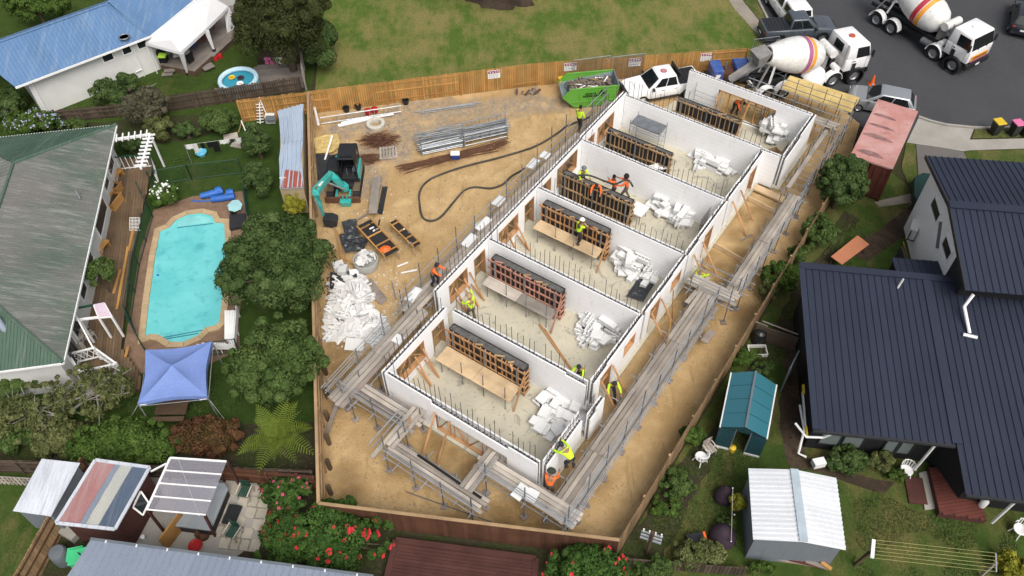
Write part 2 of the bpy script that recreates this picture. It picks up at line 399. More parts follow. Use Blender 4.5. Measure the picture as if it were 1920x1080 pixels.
# ================================================================== GROUND
def sheet(name, pts, z, m, kind='structure', label=None, cat=None, wob=0.0, step=.6):
  P = [Vc((p[0], p[1], 0)) for p in pts]
  if wob:
    Q = []
    for i, p in enumerate(P):
      q = P[(i + 1) % len(P)]; n = max(1, int((q - p).length / step))
      for k in range(n):
        r = p.lerp(q, k / n); v = mnoise.noise_vector(Vc((r.x * .7, r.y * .7, 3.1))) + mnoise.noise_vector(Vc((r.x * 2.3, r.y * 2.3, 9.1))) * .4
        Q.append(Vc((r.x + v.x * wob, r.y + v.y * wob, 0)))
    P = Q
  mb = MB(); n = len(P)
  area = sum(P[i].x * P[(i + 1) % n].y - P[(i + 1) % n].x * P[i].y for i in range(n))
  if area < 0: P = P[::-1]
  mb.add([(p.x, p.y, z) for p in P], [tuple(range(n))])
  o = mb.build(name, m); tag(o, label, cat, kind=kind); return o
def gridsheet(name, pts, z, m, cell, hfun):
  bm = bmesh.new(); P = [Vc((p[0], p[1], z)) for p in pts]
  n = len(P); area = sum(P[i].x * P[(i + 1) % n].y - P[(i + 1) % n].x * P[i].y for i in range(n))
  if area < 0: P = P[::-1]
  bm.faces.new([bm.verts.new(p) for p in P])
  bmesh.ops.triangulate(bm, faces=bm.faces[:])
  for ax in (0, 1):
    lo = min(p[ax] for p in P); hi = max(p[ax] for p in P); k = math.ceil(lo / cell) * cell
    while k < hi:
      co = Vc((k, 0, 0)) if ax == 0 else Vc((0, k, 0)); no = Vc((1, 0, 0)) if ax == 0 else Vc((0, 1, 0))
      bmesh.ops.bisect_plane(bm, geom=bm.verts[:] + bm.edges[:] + bm.faces[:], plane_co=co, plane_no=no, dist=1e-5); k += cell
  for v in bm.verts:
    if not v.is_boundary: v.co.z = z + hfun(v.co)
  for f in bm.faces: f.smooth = True
  me = bpy.data.meshes.new(name); bm.to_mesh(me); bm.free(); me.materials.append(m)
  o = bpy.data.objects.new(name, me); COL.objects.link(o); place(o, None, I4); tag(o, kind='structure'); return o
g = sheet('ground', [(-300, -300), (300, -300), (300, 400), (-300, 400)], -.03, M['soil'])
FBL = at(577, 171, 1.8); FBR = at(1405, 90, 1.8); FFL = at(597, 944, 1.8); FFR = at(1161, 1013, 1.8); FRF = at(1600, 292, 1.8); FLL = at(442, 187, 1.8)
for q in (FBL, FBR, FFL, FFR, FRF, FLL): q.z = 0
MOUNDS = [(at(1410, 420), 1.1, .32), (at(1365, 520), 1.2, .22), (at(1395, 400), .6, .15), (at(1290, 610), .6, .2), (at(1315, 640), .5, .22), (at(1240, 640), .5, .16), (at(1360, 460), .7, .12),
      (at(660, 640), 1.6, .25), (at(640, 690), 1.3, .2), (at(640, 300), 1.0, .12), (at(740, 270), 1.0, .08), (at(900, 700), .5, .05), (at(1000, 190), .8, .1)]
RUTS = [ats([(1130, 235), (1020, 235), (930, 300), (840, 350), (760, 400), (720, 440)]), ats([(1000, 210), (900, 260), (820, 380), (770, 480)]), ats([(760, 330), (740, 420), (790, 520)]), ats([(650, 880), (760, 950), (900, 990)])]
def sand_h(p):
  a, b = inv_bl(p)
  h = .035 * mnoise.noise(Vc((p.x * .5, p.y * .5, 0))) + .02 * mnoise.noise(Vc((p.x * 1.7, p.y * 1.7, 5)))
  for c, r, k in MOUNDS:
    d = (Vc((p.x, p.y, 0)) - Vc((c.x, c.y, 0))).length / r
    if d < 1.6: h += k * math.exp(-d * d * 1.6) * (1 + .5 * mnoise.noise(Vc((p.x * 3, p.y * 3, 2))))
  for P_ in RUTS:
    for s0, s1 in zip(P_, P_[1:]):
      e = s1 - s0; k = min(1, max(0, (Vc((p.x, p.y, 0)) - s0).dot(e) / e.length_squared)); q = s0 + e * k; dd = (Vc((p.x, p.y, 0)) - q).length
      if dd < 1.4: h += .045 * math.exp(-((dd - 1.1) / .14) ** 2) - .05 * math.exp(-((dd - .8) / .2) ** 2) * (.7 + .5 * mnoise.noise(Vc((p.x * 2.5, p.y * 2.5, 8))))
  h += .022 * abs(mnoise.noise(Vc((p.x * 4, p.y * 4, 11))))
  if -.6 < a < 30 and -2 < b < 9: h = min(h, .02)
  return max(h, -.025)
site_pts = [FBL, at(1000, 119, 1.8), FBR, at(1500, 145), at(1560, 190), at(1612, 232), FRF, FFR, FFL]
gridsheet('sand', site_pts, 0.0, M['sand'], .2, sand_h)
def xy0(p): return Vc((p.x, p.y, 0))
# the park, road, paths
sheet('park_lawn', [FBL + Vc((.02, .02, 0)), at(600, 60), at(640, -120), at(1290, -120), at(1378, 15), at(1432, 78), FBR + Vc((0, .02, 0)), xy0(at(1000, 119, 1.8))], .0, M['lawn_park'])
sheet('tree_shade_patch', ats([(868, -60), (875, 2), (905, 13), (955, 18), (995, 8), (1000, -60)]), .008, M['mulch'], wob=.9, step=.35)  # dark sheet standing in for the tree's shade on the lawn
sheet('footpath', ats([(1290, -120), (1318, -120), (1392, 0), (1434, 52), (1432, 78), (1378, 18)]), .012, M['path'])
sheet('verge_grass', ats([(1320, -120), (1346, -120), (1418, -2), (1441, 44), (1434, 52), (1392, 0)]), .03, M['verge'], wob=.1)
road = ats([(1348, -120), (1420, -2), (1442, 44), (1436, 80), (1410, 92), (1445, 130), (1500, 150), (1560, 195), (1612, 236), (1660, 260), (1705, 262), (1722, 221), (1745, 229), (1774, 236), (1820, 240), (1870, 240), (1930, 236), (2100, 225), (2150, -120)])
sheet('road', road, -.008, M['asphalt'])
sheet('driveway_apron', ats([(1700, 268), (1722, 222), (1745, 230), (1774, 237), (1826, 242), (1818, 262), (1950, 259), (1950, 278), (1818, 282), (1806, 284), (1760, 276)]), .012, M['concrete'])
sheet('driveway', ats([(1718, 271), (1760, 276), (1808, 285), (1815, 300), (1800, 360), (1700, 400), (1722, 330)]), .006, M['drive'])
sheet('verge_patch', ats([(1828, 243), (1875, 243), (1950, 240), (1950, 257), (1822, 260)]), .03, M['verge'], wob=.06)
sheet('front_lawn', ats([(1808, 286), (1818, 283), (1950, 279), (1950, 330), (1815, 310)]), .02, M['verge'], wob=.12)
sheet('verge_strip', ats([(1700, 268), (1716, 271), (1722, 340), (1700, 345), (1690, 318)]), .02, M['verge'], wob=.1)
def kerb(pts, name='kerb'):
  mb = MB(); P = ats(pts)
  for p, q in zip(P, P[1:]): mb.beam(p + Vc((0, 0, .04)), q + Vc((0, 0, .04)), .16, .13)
  o = mb.build(name, M['concrete']); tag(o, kind='structure')
kerb([(1722, 220), (1745, 228), (1774, 235), (1822, 240), (1870, 241), (1945, 237)]); kerb([(1400, -40), (1420, -2), (1443, 44), (1446, 66)])
# right-hand yard
sheet('yard_lawn', [at(1150, 1120), FFR + Vc((.1, 0, 0)), FRF + Vc((.1, 0, 0)), at(1640, 300), at(1700, 345), at(1720, 400), at(1760, 1120)], .0, M['lawn_yard'])
sheet('rear_lawn', ats([(1570, 860), (2000, 860), (2000, 1130), (1570, 1130)]), .004, M['lawn_yard'])
sheet('dirt_path', ats([(1468, 660), (1500, 560), (1512, 700), (1510, 860), (1560, 872), (1680, 905), (1660, 925), (1570, 895), (1480, 880), (1462, 800)]), .006, M['mulch'], wob=.25)
sheet('trodden_path', ats([(1585, 470), (1690, 400), (1722, 372), (1735, 395), (1700, 440), (1625, 490)]), .010, M['mulch'], wob=.15)
sheet('dirt_strip', ats([(1640, 378), (1705, 362), (1712, 378), (1650, 390)]), .012, M['path'], wob=.2)
sheet('fence_bed', ats([(1165, 1040), (1285, 860), (1400, 690), (1480, 560), (1590, 400), (1612, 410), (1520, 560), (1420, 720), (1330, 880), (1250, 1060)]), .008, M['soil'], wob=.5)
# left yards
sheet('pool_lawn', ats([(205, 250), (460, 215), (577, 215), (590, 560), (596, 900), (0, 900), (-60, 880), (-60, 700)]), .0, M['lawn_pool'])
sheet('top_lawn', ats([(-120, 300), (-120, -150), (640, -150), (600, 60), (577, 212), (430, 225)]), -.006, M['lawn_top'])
sheet('shady_bed', ats([(60, 262), (90, 236), (300, 220), (440, 212), (442, 236), (340, 268), (215, 268)]), .006, M['soil'], wob=.3)
sheet('side_lawn', ats([(-80, 850), (175, 850), (170, 880), (60, 1120), (-80, 1120)]), .006, M['lawn_yard'])
sheet('courtyard', ats([(120, 1090), (300, 870), (480, 880), (490, 1010), (380, 1090)]), .006, M['concrete'])
sheet('garden_bed', ats([(470, 890), (600, 955), (760, 985), (1150, 1030), (1200, 1130), (470, 1130)]), .004, M['soil'])
sheet('hedge_bed', ats([(-80, 780), (140, 790), (330, 800), (600, 790), (600, 905), (-80, 880)]), .008, M['soil'], wob=.2)
# patches on the site
# ================================================================== FENCES
def fence(name, label, p0, p1, h, m, pw=.15, near=None, rails=(.35, 1.05, 1.6), rail_side=1, spans=None, postm=None, cap=None, gap=.022, hvar=.025, post_step=2.4, group=None):
  p0 = Vc((p0[0], p0[1], 0)); p1 = Vc((p1[0], p1[1], 0)); d = p1 - p0; L = d.length; d.normalize(); n = Vc((-d.y, d.x, 0)) * rail_side
  t = thing(name, label, 'fence', p0, 0, group); k = max(1, int(round(L / pw))); w_ = L / k; pm = postm or m
  for i in range(k):
    c = p0 + d * (w_ * (i + .5)); hh = h + ru(-hvar, hvar)
    bar('paling', m, t, c + Vc((0, 0, .02)), c + Vc((0, 0, hh)), w_ - gap, .022, n)
  k = max(1, int(round(L / post_step)))
  sp = spans or [(0, L)]
  for i in range(k + 1):
    s = L * i / k; c = p0 + d * min(max(s, .06), L - .06) + n * .065
    if any(x0 - .1 <= s <= x1 + .1 for x0, x1 in sp): bar('post', pm, t, c, c + Vc((0, 0, h - .04)), .1, .1)
  for x0, x1 in sp:
    for r in [x * h / 1.8 for x in rails]:
      bar('rail', pm, t, p0 + d * x0 + n * .035 + Vc((0, 0, r)), p0 + d * x1 + n * .035 + Vc((0, 0, r)), .045, .075)
  if cap: bar('cap_rail', cap, t, p0 + Vc((0, 0, h + .035)), p1 + Vc((0, 0, h + .035)), .14, .035)
  return t
FBM = at(1000, 119, 1.8); FBM.z = 0
f0 = fence('site_fence', 'golden timber paling fence between the park lawn and the white ladder', FBL, FBM, 1.8, M['pine'], spans=[(0, 1.2), (4.3, 9.9)], rail_side=-1)
fence('site_fence', 'golden timber paling fence between the park lawn and the green skip', FBM, FBR, 1.8, M['pine'], spans=[((FBR - FBM).length - 3, (FBR - FBM).length)], rail_side=-1)
fence('site_fence', 'short golden paling fence with rails behind the rusty blue shed roof', FLL, FBL - (FBL - FLL).normalized() * .1, 1.75, M['pine'], rail_side=-1)
fl = fence('site_fence', 'long pale timber fence between the pool yard and the building site', FBL + (FFL - FBL).normalized() * .15, FFL, 1.8, M['pineweath'], pw=.2, cap=M['pineweath'], rail_side=1, postm=M['pineweath'], gap=.004)
d = (FFL - FBL)
for i in range(6):
  p = FBL + d * (.73 + .045 * i) + Vc((.28, 0, 0)); lg = rod('post', M['log'], fl, p + Vc((0, 0, -.02)), p + Vc((-.03, .05, .75)), .11)
fence('site_fence', 'dark brown stained paling fence along the bottom of the building site', FFL, FFR, 1.8, M['brownfence'], cap=M['pineweath'], rail_side=1, hvar=.004, gap=.004)
fr = fence('site_fence', 'timber rail fence between the right hand scaffolding and the green yards', FFR, FRF, 1.75, M['pineshade'], pw=.2, rail_side=1, rails=(.3, .95, 1.65), postm=M['pineweath'], cap=None, gap=.01)
d = (FRF - FFR)
for i in range(16):
  p = FFR + d * (.02 + .06 * i) + Vc((-.3, -.1, 0)); rod('post', M['log'], fr, p + Vc((0, 0, -.02)), p + Vc((.1, .05, .45 + .3 * random.random())), .09)
# mesh fence panels by the skip
def mesh_panel(label, p0, p1, h=1.9):
  t = thing('mesh_panel', label, 'fence panel', p0)
  q = [Vc((p0.x, p0.y, .08)), Vc((p1.x, p1.y, .08)), Vc((p1.x, p1.y, h)), Vc((p0.x, p0.y, h))]
  for i in range(4): rod('frame_tube', M['galv'], t, q[i], q[(i + 1) % 4], .022)
  mb = MB(); L = (q[1] - q[0]).length
  for i in range(1, int(L / .1)): a = lerp(q[0], q[1], i * .1 / L); mb.tube(a, a + Vc((0, 0, h - .08)), .008, n=4, cap=False)
  for z in np.arange(.25, h, .22): mb.tube(q[0] + Vc((0, 0, z)), q[1] + Vc((0, 0, z)), .01, n=4, cap=False)
  mb.build('wire_mesh', M['galvdark'], t)
mesh_panel('wire mesh fence panel leaning on timber fence left of the other panel', xy0(at(1076, 113, 2.0)), xy0(at(1145, 104, 2.0)), 2.0); mesh_panel('wire mesh fence panel leaning on timber fence nearest the white ute', xy0(at(1149, 107, 2.0)), xy0(at(1209, 100, 2.0)), 2.0)
mesh_panel('wire mesh panel at the road end of the timber fence', at(1404, 118, 0), at(1450, 112, 0))
# warning signs
def sign(label, u, v):
  x = at(u, v, 1.3).x; A0, A1 = (FBL, FBM) if x < FBM.x else (FBM, FBR); k = (x - A0.x) / (A1.x - A0.x); p = A0 + (A1 - A0) * k; d = (A1 - A0).normalized(); n = Vc((d.y, -d.x, 0)); p = p + n * .04 + Vc((0, 0, 1.35))
  t = thing('warning_sign', label, 'sign', p - Vc((0, 0, .3)))
  bar('sign_board', M['white'], t, p - d * .42, p + d * .42, .02, .62)
  bar('sign_header', M['signred'], t, p - d * .39 + n * .012 + Vc((0, 0, .19)), p + d * .39 + n * .012 + Vc((0, 0, .19)), .01, .19)
  mb = MB()
  for i, x in enumerate((-.3, -.12, .06, .22)): mb.box(p + d * (x + .04) + n * .02 + Vc((0, 0, .19)), (.1, .004, .07))
  mb.build('header_lettering', M['white'], t)
  mb = MB()
  for r in range(4):
    x = -.36
    while x < .3:
      w_ = ru(.06, .16); mb.add(*beam_geo(p + d * x + n * .013 + Vc((0, 0, .03 - .085 * r)), p + d * min(x + w_, .36) + n * .013 + Vc((0, 0, .03 - .085 * r)), .004, .028)); x += w_ + .04
  mb.build('small_print', M['dark'], t)
M['signred'] = mk('signred', (.22, .02, .09), .5, .1)
sign('warning sign with dark red header on timber fence left of the skip', 926, 137); sign('warning sign with dark red header on timber fence above the skip', 1069, 121)
sign('warning sign with dark red header on wire mesh panels by the white ute', 1189, 113); sign('warning sign with dark red header on timber fence near the blue pump', 1324, 105)
# old fences of the neighbours
fence('old_fence', 'old grey brown paling fence beside the round paddling pool', at(300, 212, 0), at(568, 172, 0), 1.25, M['oldfence'], pw=.16, hvar=.05, rail_side=-1)
fence('old_fence', 'old dark paling fence below the white weatherboard house', at(85, 232, 0), at(305, 212, 0), 1.0, M['oldfence'], pw=.16, hvar=.06, rail_side=-1)
fence('old_fence', 'old dark board fence behind the hedges and the tree fern', at(-40, 884, 0), at(595, 905, 0), 1.2, M['oldfence'], pw=.22, hvar=.03, rail_side=-1)
fence('old_fence', 'leaning grey picket fence left of the small metal lean-to', at(-40, 905, 0), at(75, 912, 0), .75, M['plank'], pw=.2, hvar=.04, gap=.09)
fence('old_fence', 'brown timber fence dividing the small metal lean-to from the striped shed', at(178, 890, 0), at(60, 1110, 0), 1.7, M['pineweath'], pw=.18, rail_side=1, postm=M['brownfence'])
fence('old_fence', 'stained brown board fence behind the patio and red flowers', at(420, 900, 0), at(600, 918, 0), 1.3, M['brownfence'], pw=.18, rail_side=-1)
fence('old_fence', 'low dark broken paling fence along the bottom of the green yard', at(1170, 1062, 0), at(1395, 1080, 0), .8, M['oldfence'], pw=.16, hvar=.12)
fence('old_fence', 'weathered grey paling fence beside the leafy tree and park', at(566, 95, 0), at(574, 172, 0), 1.5, M['plank'], pw=.16, hvar=.03)
# ================================================================== THE TERRACE OF CONCRETE ROOMS
TOP = 2.6; FLR = .2; TH = .26
PW = [0, 4.85, 9.82, 14.6, 19.5, 24.7, 29.3]
B = thing('unfinished_building', 'long roofless terrace of white foam block rooms on a concrete slab', 'building', bl(14, 4))
def slabpoly(pts, z0, z1, name='floor_slab'):
  mb = MB(); mb.prism([tuple(bl(a, b).xy) for a, b in pts], z0, z1); return mb.build(name, M['slab'], B)
slabpoly([(-.12, -.45), (4.9, -.45), (4.9, -1.55), (24.6, -1.55), (24.6, -.3), (29.5, .5), (29.5, 9.55), (24.6, 9.55), (24.6, 8.3), (4.9, 8.3), (4.9, 8.7), (-.12, 8.7)], -.05, FLR)
def wall(p0, p1, zt=TOP, z0=FLR, ops=(), rb=(.33, .8, 1.45), outer=None, inner=None, name='wall', side=1, frames=True, inset=0.0, lb=None):
  """p0 -> p1 in building frame; 'outer' leaf lies on the right of the direction; ops are (s0, s1, zb, zt)"""
  P0 = bl(*p0); P1 = bl(*p1); d = (P1 - P0); L = d.length; d.normalize(); n = Vc((d.y, -d.x, 0))   # right-hand normal = outer
  cuts = sorted({0, L} | {x for o in ops for x in o[:2]} | {x for st in (outer or [], inner or []) for s_ in st for x in s_[:2]})
  cuts = [c for c in cuts if 0 <= c <= L]
  def solid(mb, off, th, steps, drop=0.0):
    for s0, s1 in zip(cuts, cuts[1:]):
      if s1 - s0 < .01: continue
      m_ = (s0 + s1) / 2; top = zt
      for st in steps or []:
        if st[0] <= m_ <= st[1]: top = st[2]
      top -= drop; segs = [(z0, top)]
      for o in ops:
        if o[0] <= m_ <= o[1]:
          segs = [q for q in ((z0, o[2]), (o[3], top)) if q[1] - q[0] > .02]
      for a_, b_ in segs:
        c = P0 + d * m_ + n * off
        mb.beam(c - d * ((s1 - s0) / 2) + Vc((0, 0, (a_ + b_) / 2)), c + d * ((s1 - s0) / 2) + Vc((0, 0, (a_ + b_) / 2)), th, b_ - a_)
  mb = MB(); solid(mb, 0, TH - .15, [(s[0], s[1], min(s[2], 9)) for s in (outer or [])], .10); w_ = mb.build(name, M['core'], B)
  mb = MB(); solid(mb, TH / 2 - .035, .07, outer); mb.build('foam_panel', M['foam'], w_)
  mb = MB(); solid(mb, -TH / 2 + .035, .07, inner); mb.build('foam_panel', M['foam'], w_)
  mb = MB(); s = .1
  while s < L:
    top = zt
    for st in (outer or []):
      if st[0] <= s <= st[1]: top = st[2]
    c = P0 + d * s + Vc((0, 0, top - .03)); mb.beam(c - n * .10, c + n * .10, .035, .05); s += .2
  for k in (-.035, .035): mb.beam(P0 + n * k + Vc((0, 0, zt - .07)), P1 + n * k + Vc((0, 0, zt - .07)), .014, .014)
  mb.build('tie_row', M['tie'], w_)
  if rb:
    s = rb[0] * .6
    while s < L - .1:
      c = P0 + d * (s + ru(-.05, .05)); h = ru(rb[1], rb[2]); e = Vc((random.gauss(0, .025), random.gauss(0, .025), 0))
      if random.random() > .08: rod('rebar', M['rebar'], w_, c + Vc((0, 0, zt - .25)), c + e + Vc((0, 0, zt + h)), .0145)
      s += rb[0]
  if frames:
    for s0, s1, zb, zo in ops:
      mb = MB(); t = .04; wd = TH + .04
      for (x0, za, x1, zb2) in ((s0 + t / 2, zb, s0 + t / 2, zo), (s1 - t / 2, zb, s1 - t / 2, zo)):
        mb.beam(P0 + d * x0 + Vc((0, 0, za)), P0 + d * x1 + Vc((0, 0, zb2)), t, wd, n)
      mb.beam(P0 + d * s0 + Vc((0, 0, zo - t / 2)), P0 + d * s1 + Vc((0, 0, zo - t / 2)), wd, t)
      if zb > FLR + .1: mb.beam(P0 + d * s0 + Vc((0, 0, zb + t / 2)), P0 + d * s1 + Vc((0, 0, zb + t / 2)), wd, t)
      m_ = (s0 + s1) / 2
      if s1 - s0 > 1.3:
        mb.beam(P0 + d * m_ + Vc((0, 0, zb)), P0 + d * m_ + Vc((0, 0, zo)), .045, .09, n)
        mb.beam(P0 + d * s0 + Vc((0, 0, zb + .1)), P0 + d * m_ + Vc((0, 0, zo - .1)), .045, .07, n); mb.beam(P0 + d * s1 + Vc((0, 0, zb + .1)), P0 + d * m_ + Vc((0, 0, zo - .1)), .045, .07, n)
      else:
        mb.beam(P0 + d * s0 + Vc((0, 0, zb + (zo - zb) * .5)), P0 + d * s1 + Vc((0, 0, zb + (zo - zb) * .5)), .045, .07, n)
      mb.build('timber_frame', M['timber'], w_)
  return w_
def wbrace(p0, p1, w_=.09, h=.045, m='timber'): bar('brace', M[m], B, p0, p1, w_, h)
wall((.14, -.2), (.14, 8.25), ops=[(2.75, 6.85, .2, 1.62)], outer=[(2.65, 6.93, 2.33)], inner=[], rb=(.3, .8, 1.5), frames=False)
for b_ in (2.6, 3.35, 3.6, 4.35, 5.2, 5.45, 6.2, 6.55): wbrace(bl(.14, b_, .2), bl(.14, b_, 1.62), .1, .05)
for b0, b1 in ((2.65, 3.35), (4.3, 3.65), (4.4, 5.2), (6.2, 5.5)): wbrace(bl(.14, b0, .25), bl(.14, b1, 1.6), .09, .045)
wbrace(bl(.14, 2.6, 1.58), bl(.14, 6.6, 1.58), .2, .05); wbrace(bl(.14, 2.6, .24), bl(.14, 6.6, .24), .2, .05)
for b_, t_ in ((2.7, 1.5), (3.55, 1.5)): wbrace(bl(-.05, b_, 1.9), bl(-1.35, b_ + .1, .05));
# left walls
wall((4.75, -.34), (.0, -.34), ops=[(4.75 - 2.8, 4.75 - .7, .75, 2.1), (4.75 - 4.4, 4.75 - 3.45, .2, 2.1)])
LW = -1.36
for k, (op) in enumerate([[(6.2, 7.8, .7, 2.15), (8.4, 9.4, .2, 2.15)], [(10.7, 12.6, .8, 2.2), (13.25, 14.2, .2, 2.2)], [(15.0, 16.0, .2, 2.3), (16.65, 18.9, .9, 2.35)], [(20.0, 20.9, .2, 2.2), (21.3, 23.3, .9, 2.25)]], 1):
  e = PW[k + 1] - (.0 if k < 4 else -.1); s0 = PW[k] + (.45 if k == 1 else .02)
  wall((e, LW), (s0, LW), ops=sorted((e - o[1], e - o[0], o[2], o[3]) for o in op), zt=TOP if k != 4 else TOP + .12)
wall((PW[1], .15), (PW[1], 7.85), inner=[], outer=[(6.6, 7.7, 2.42)]);
for k in (2, 3, 4, 5):
  wall((PW[k], LW + .16), (PW[k], 7.85), rb=(.30, .7, 1.35))
wall((PW[6], .95), (PW[6], 9.15), ops=[(2.2, 6.1, .25, 2.05)], rb=(.45, .25, .5), frames=False)
for b_ in (3.2, 3.9, 4.8, 5.7, 6.5, 7.05): wbrace(bl(PW[6], b_, .25), bl(PW[6], b_, 2.05), .12, .05, 'pine')
wbrace(bl(PW[6], 3.15, 2.02), bl(PW[6], 7.05, 2.02), .3, .06, 'pine')
for b_ in (3.3, 5.3): wbrace(bl(PW[6] - .2, b_, 1.9), bl(PW[6] - 1.7, b_ + .1, .25), .1, .05, 'pine')
# right walls
wall((.35, 8.45), (3.3, 8.45), outer=[(0, 1.3, 2.3), (1.3, 2.95, 2.0)], rb=(.22, .15, .6)); wall((3.55, 8.75), (4.75, 8.75), zt=2.3, outer=[(0, .5, 2.0)], rb=(.2, .1, .4))
RW = 8.0
for k in (1, 2, 3, 4):
  a0 = PW[k] + .25; a1 = PW[k + 1] - (.0 if k < 4 else .1)
  L_ = a1 - a0
  op = [(.55, 1.6, .2, 2.15), (2.9, 4.0, 1.1, 2.0)] if k < 3 else ([(2.0, 3.0, .2, 2.1)] if k == 3 else [(3.0, 4.0, .2, 2.1)])
  st = [(0, 1.2, 2.35), (1.2, 2.4, 2.55)] if k % 2 else [(1.5, 3.0, 2.42)]
  wall((a0, RW), (a1, RW), ops=op, outer=st, rb=(.2, .1, .55), zt=2.55)
  for s_ in (.6, 1.7):
    wbrace(bl(a0 + s_, RW + .18, 1.9), bl(a0 + s_ - .3, RW + 1.6, .05))
wall((PW[5] - .1, RW - .05), (PW[5] - .1, 9.1), rb=(.3, .1, .3)); wall((PW[5] + .15, 9.28), (PW[6] + .1, 9.28), outer=[(0, 2.2, 2.3)], rb=(.2, .1, .4))
# yellow braces sticking up outside the right wall
wbrace(bl(12.35, 8.75, .1), bl(12.2, 8.55, 2.4), .09, .05, 'pine'); wbrace(bl(9.7, 9.6, 1.4), bl(9.9, 9.5, 3.0), .09, .05, 'pine')
# boards on edge across the right-hand trench
for a_ in (18.3, 22.9):
  bar('edge_board', M['ply'], B, bl(a_, 8.35, .22), bl(a_ - .25, 10.75, .18), .06, .34)
bar('edge_board', M['ply'], B, bl(24.0, 8.3, .22), bl(23.9, 10.6, .18), .5, .12)
def cage(label, a0, a1, b, z0=.2, z1=2.4):
  t = thing('rebar_cage', label, 'rebar cage', bl((a0 + a1) / 2, b, FLR), group='reinforcing mats by the right wall')
  for i in range(int((a1 - a0) / .2) + 1): rod('rebar', M['rebar'], t, bl(a0 + .2 * i, b, z0), bl(a0 + .2 * i, b, z1), .012)
  for z in np.arange(z0 + .1, z1, .25): rod('rebar', M['rebar'], t, bl(a0 - .05, b, z), bl(a1 + .05, b, z), .012)
cage('reinforcing mat standing by the foam pile in the fourth room', 17.6, 18.8, 7.5); cage('reinforcing mat at the return of the far right wall', 24.9, 26.4, 8.95)
cage('reinforcing mat beside the gap at the front right corner', 4.0, 4.7, 8.4)
# ------------------------------------------------------------------ formwork in the rooms
ROOMN = ['front room', 'second room', 'third room', 'fourth room', 'fifth room', 'far room']
def formwork(idx, a, b0, b1, zt, m, table=None, thick=.52, cells=14, pad=True):
  rm = ROOMN[idx]
  tm = {'timber': 'orange', 'pinkply': 'pinkish', 'pineweath': 'pale'}[m]
  t = thing('wall_formwork', '%s timber formwork with black panels in the %s' % (tm, rm), 'formwork', bl(a, (b0 + b1) / 2, FLR), group='wall formwork')
  fr = cube  # shorthand
  # black ply face and end, wet concrete on top
  bar('form_panel', M['blackply'], t, bl(a + .10, b0, (FLR + zt) / 2), bl(a + .10, b1, (FLR + zt) / 2), .03, zt - FLR)
  bar('form_panel', M['blackply'], t, bl(a + thick - .02, b0, (FLR + zt) / 2), bl(a + thick - .02, b1, (FLR + zt) / 2), .02, zt - FLR + .02)
  bar('form_panel', M['blackply'], t, bl(a + .12, b1, (FLR + zt) / 2), bl(a + thick - .04, b1, (FLR + zt) / 2), .03, zt - FLR)
  bar('form_panel', M['blackply'], t, bl(a + .12, b0, (FLR + zt) / 2), bl(a + thick - .04, b0, (FLR + zt) / 2), .03, zt - FLR)
  bar('poured_concrete', M['concwet'], t, bl(a + .12 + (thick - .15) / 2, b0 + .02, zt - .085), bl(a + .12 + (thick - .15) / 2, b1 - .02, zt - .085), thick - .17, .1)
  n = cells
  for i in range(n + 1):
    b_ = lerp(b0, b1, i / n) + ru(-.05, .05)
    bar('stud', M[m], t, bl(a + .05, b_, FLR), bl(a + .05, b_, zt + ru(-.02, .05)), .045, .09, AX)
  for z in ((.5, 1.05, 1.6, zt - .06) if m != 'pineweath' else (.4, 1.1, zt - .07)):
    for k in range(3):
      e0, e1 = lerp(b0, b1, k / 3) + (.03 if k else -.15), lerp(b0, b1, (k + 1) / 3) + (-.03 if k < 2 else .15); zz = z + ru(-.06, .05)
      bar('waling', M[m], t, bl(a - .02, e0, zz), bl(a - .02, e1, zz + ru(-.015, .015)), .05, ru(.08, .12))
  for i in range(5):
    b_ = ru(b0 + .2, b1 - .2); bar('packer', M[m if i % 2 else 'pineweath'], t, bl(a + .02, b_, zt + .05), bl(a + .02 + ru(-.3, .3), b_ + ru(.2, .5), zt + .06), .09, .04)
  for i in (1, n // 2, n - 1):
    b_ = lerp(b0, b1, i / n) + .02; bar('strongback', M['galvdark'], t, bl(a - .09, b_, FLR), bl(a - .09, b_, zt + .05), .07, .07)
  for z in (.4, .8, 1.2, 1.6, 2.0):
    if z < zt: bar('waling', M[m], t, bl(a + .05, b1 + .06, z), bl(a + thick, b1 + .06, z), .05, .09)
  bar('brace', M[m], t, bl(a - .05, b1 + .1, zt - .3), bl(a - 1.0, b1 + .12, FLR + .02), .09, .045)
  if table:
    zt_, wd, n_, mt = table
    w2 = thing('work_platform', '%s work platform before the formwork in the %s' % ('plywood' if mt == 'ply' else 'grey plank', rm), 'platform', bl(a - .5, (b0 + b1) / 2, FLR), group='work platforms')
    a_ = a - .16
    L_ = (b1 - b0) / n_
    for i in range(n_):
      bar('deck_board', M[mt], w2, bl(a_ - wd / 2, b0 + L_ * i + .01, zt_ + .004 * i), bl(a_ - wd / 2, b0 + L_ * (i + 1) - .01, zt_ + .004 * i), wd, .025)
    for i in range(4):
      b_ = lerp(b0 + .3, b1 - .3, i / 3)
      rod('prop', M['galvdark'], w2, bl(a_ - wd + .08, b_, FLR), bl(a_ - wd + .08, b_, zt_ + (.9 if i != 0 else 0)), .024)
      bar('bracket', M['galvdark'], w2, bl(a_, b_, zt_ - .05), bl(a_ - wd, b_, zt_ - .05), .04, .05)
formwork(0, 3.85, .5, 4.95, 2.3, 'timber', (1.15, 1.0, 2, 'ply'))
formwork(1, 8.82, -.45, 3.9, 2.3, 'pinkply', (1.15, .7, 2, 'plank'))
formwork(2, 13.75, -.4, 3.75, 2.35, 'timber', (1.3, .8, 2, 'ply'))
formwork(3, 16.75, -1.0, 3.6, 2.1, 'pineweath', thick=.45, cells=17)
formwork(4, 21.6, -.75, 3.55, 2.1, 'pineweath', thick=.4, cells=15)
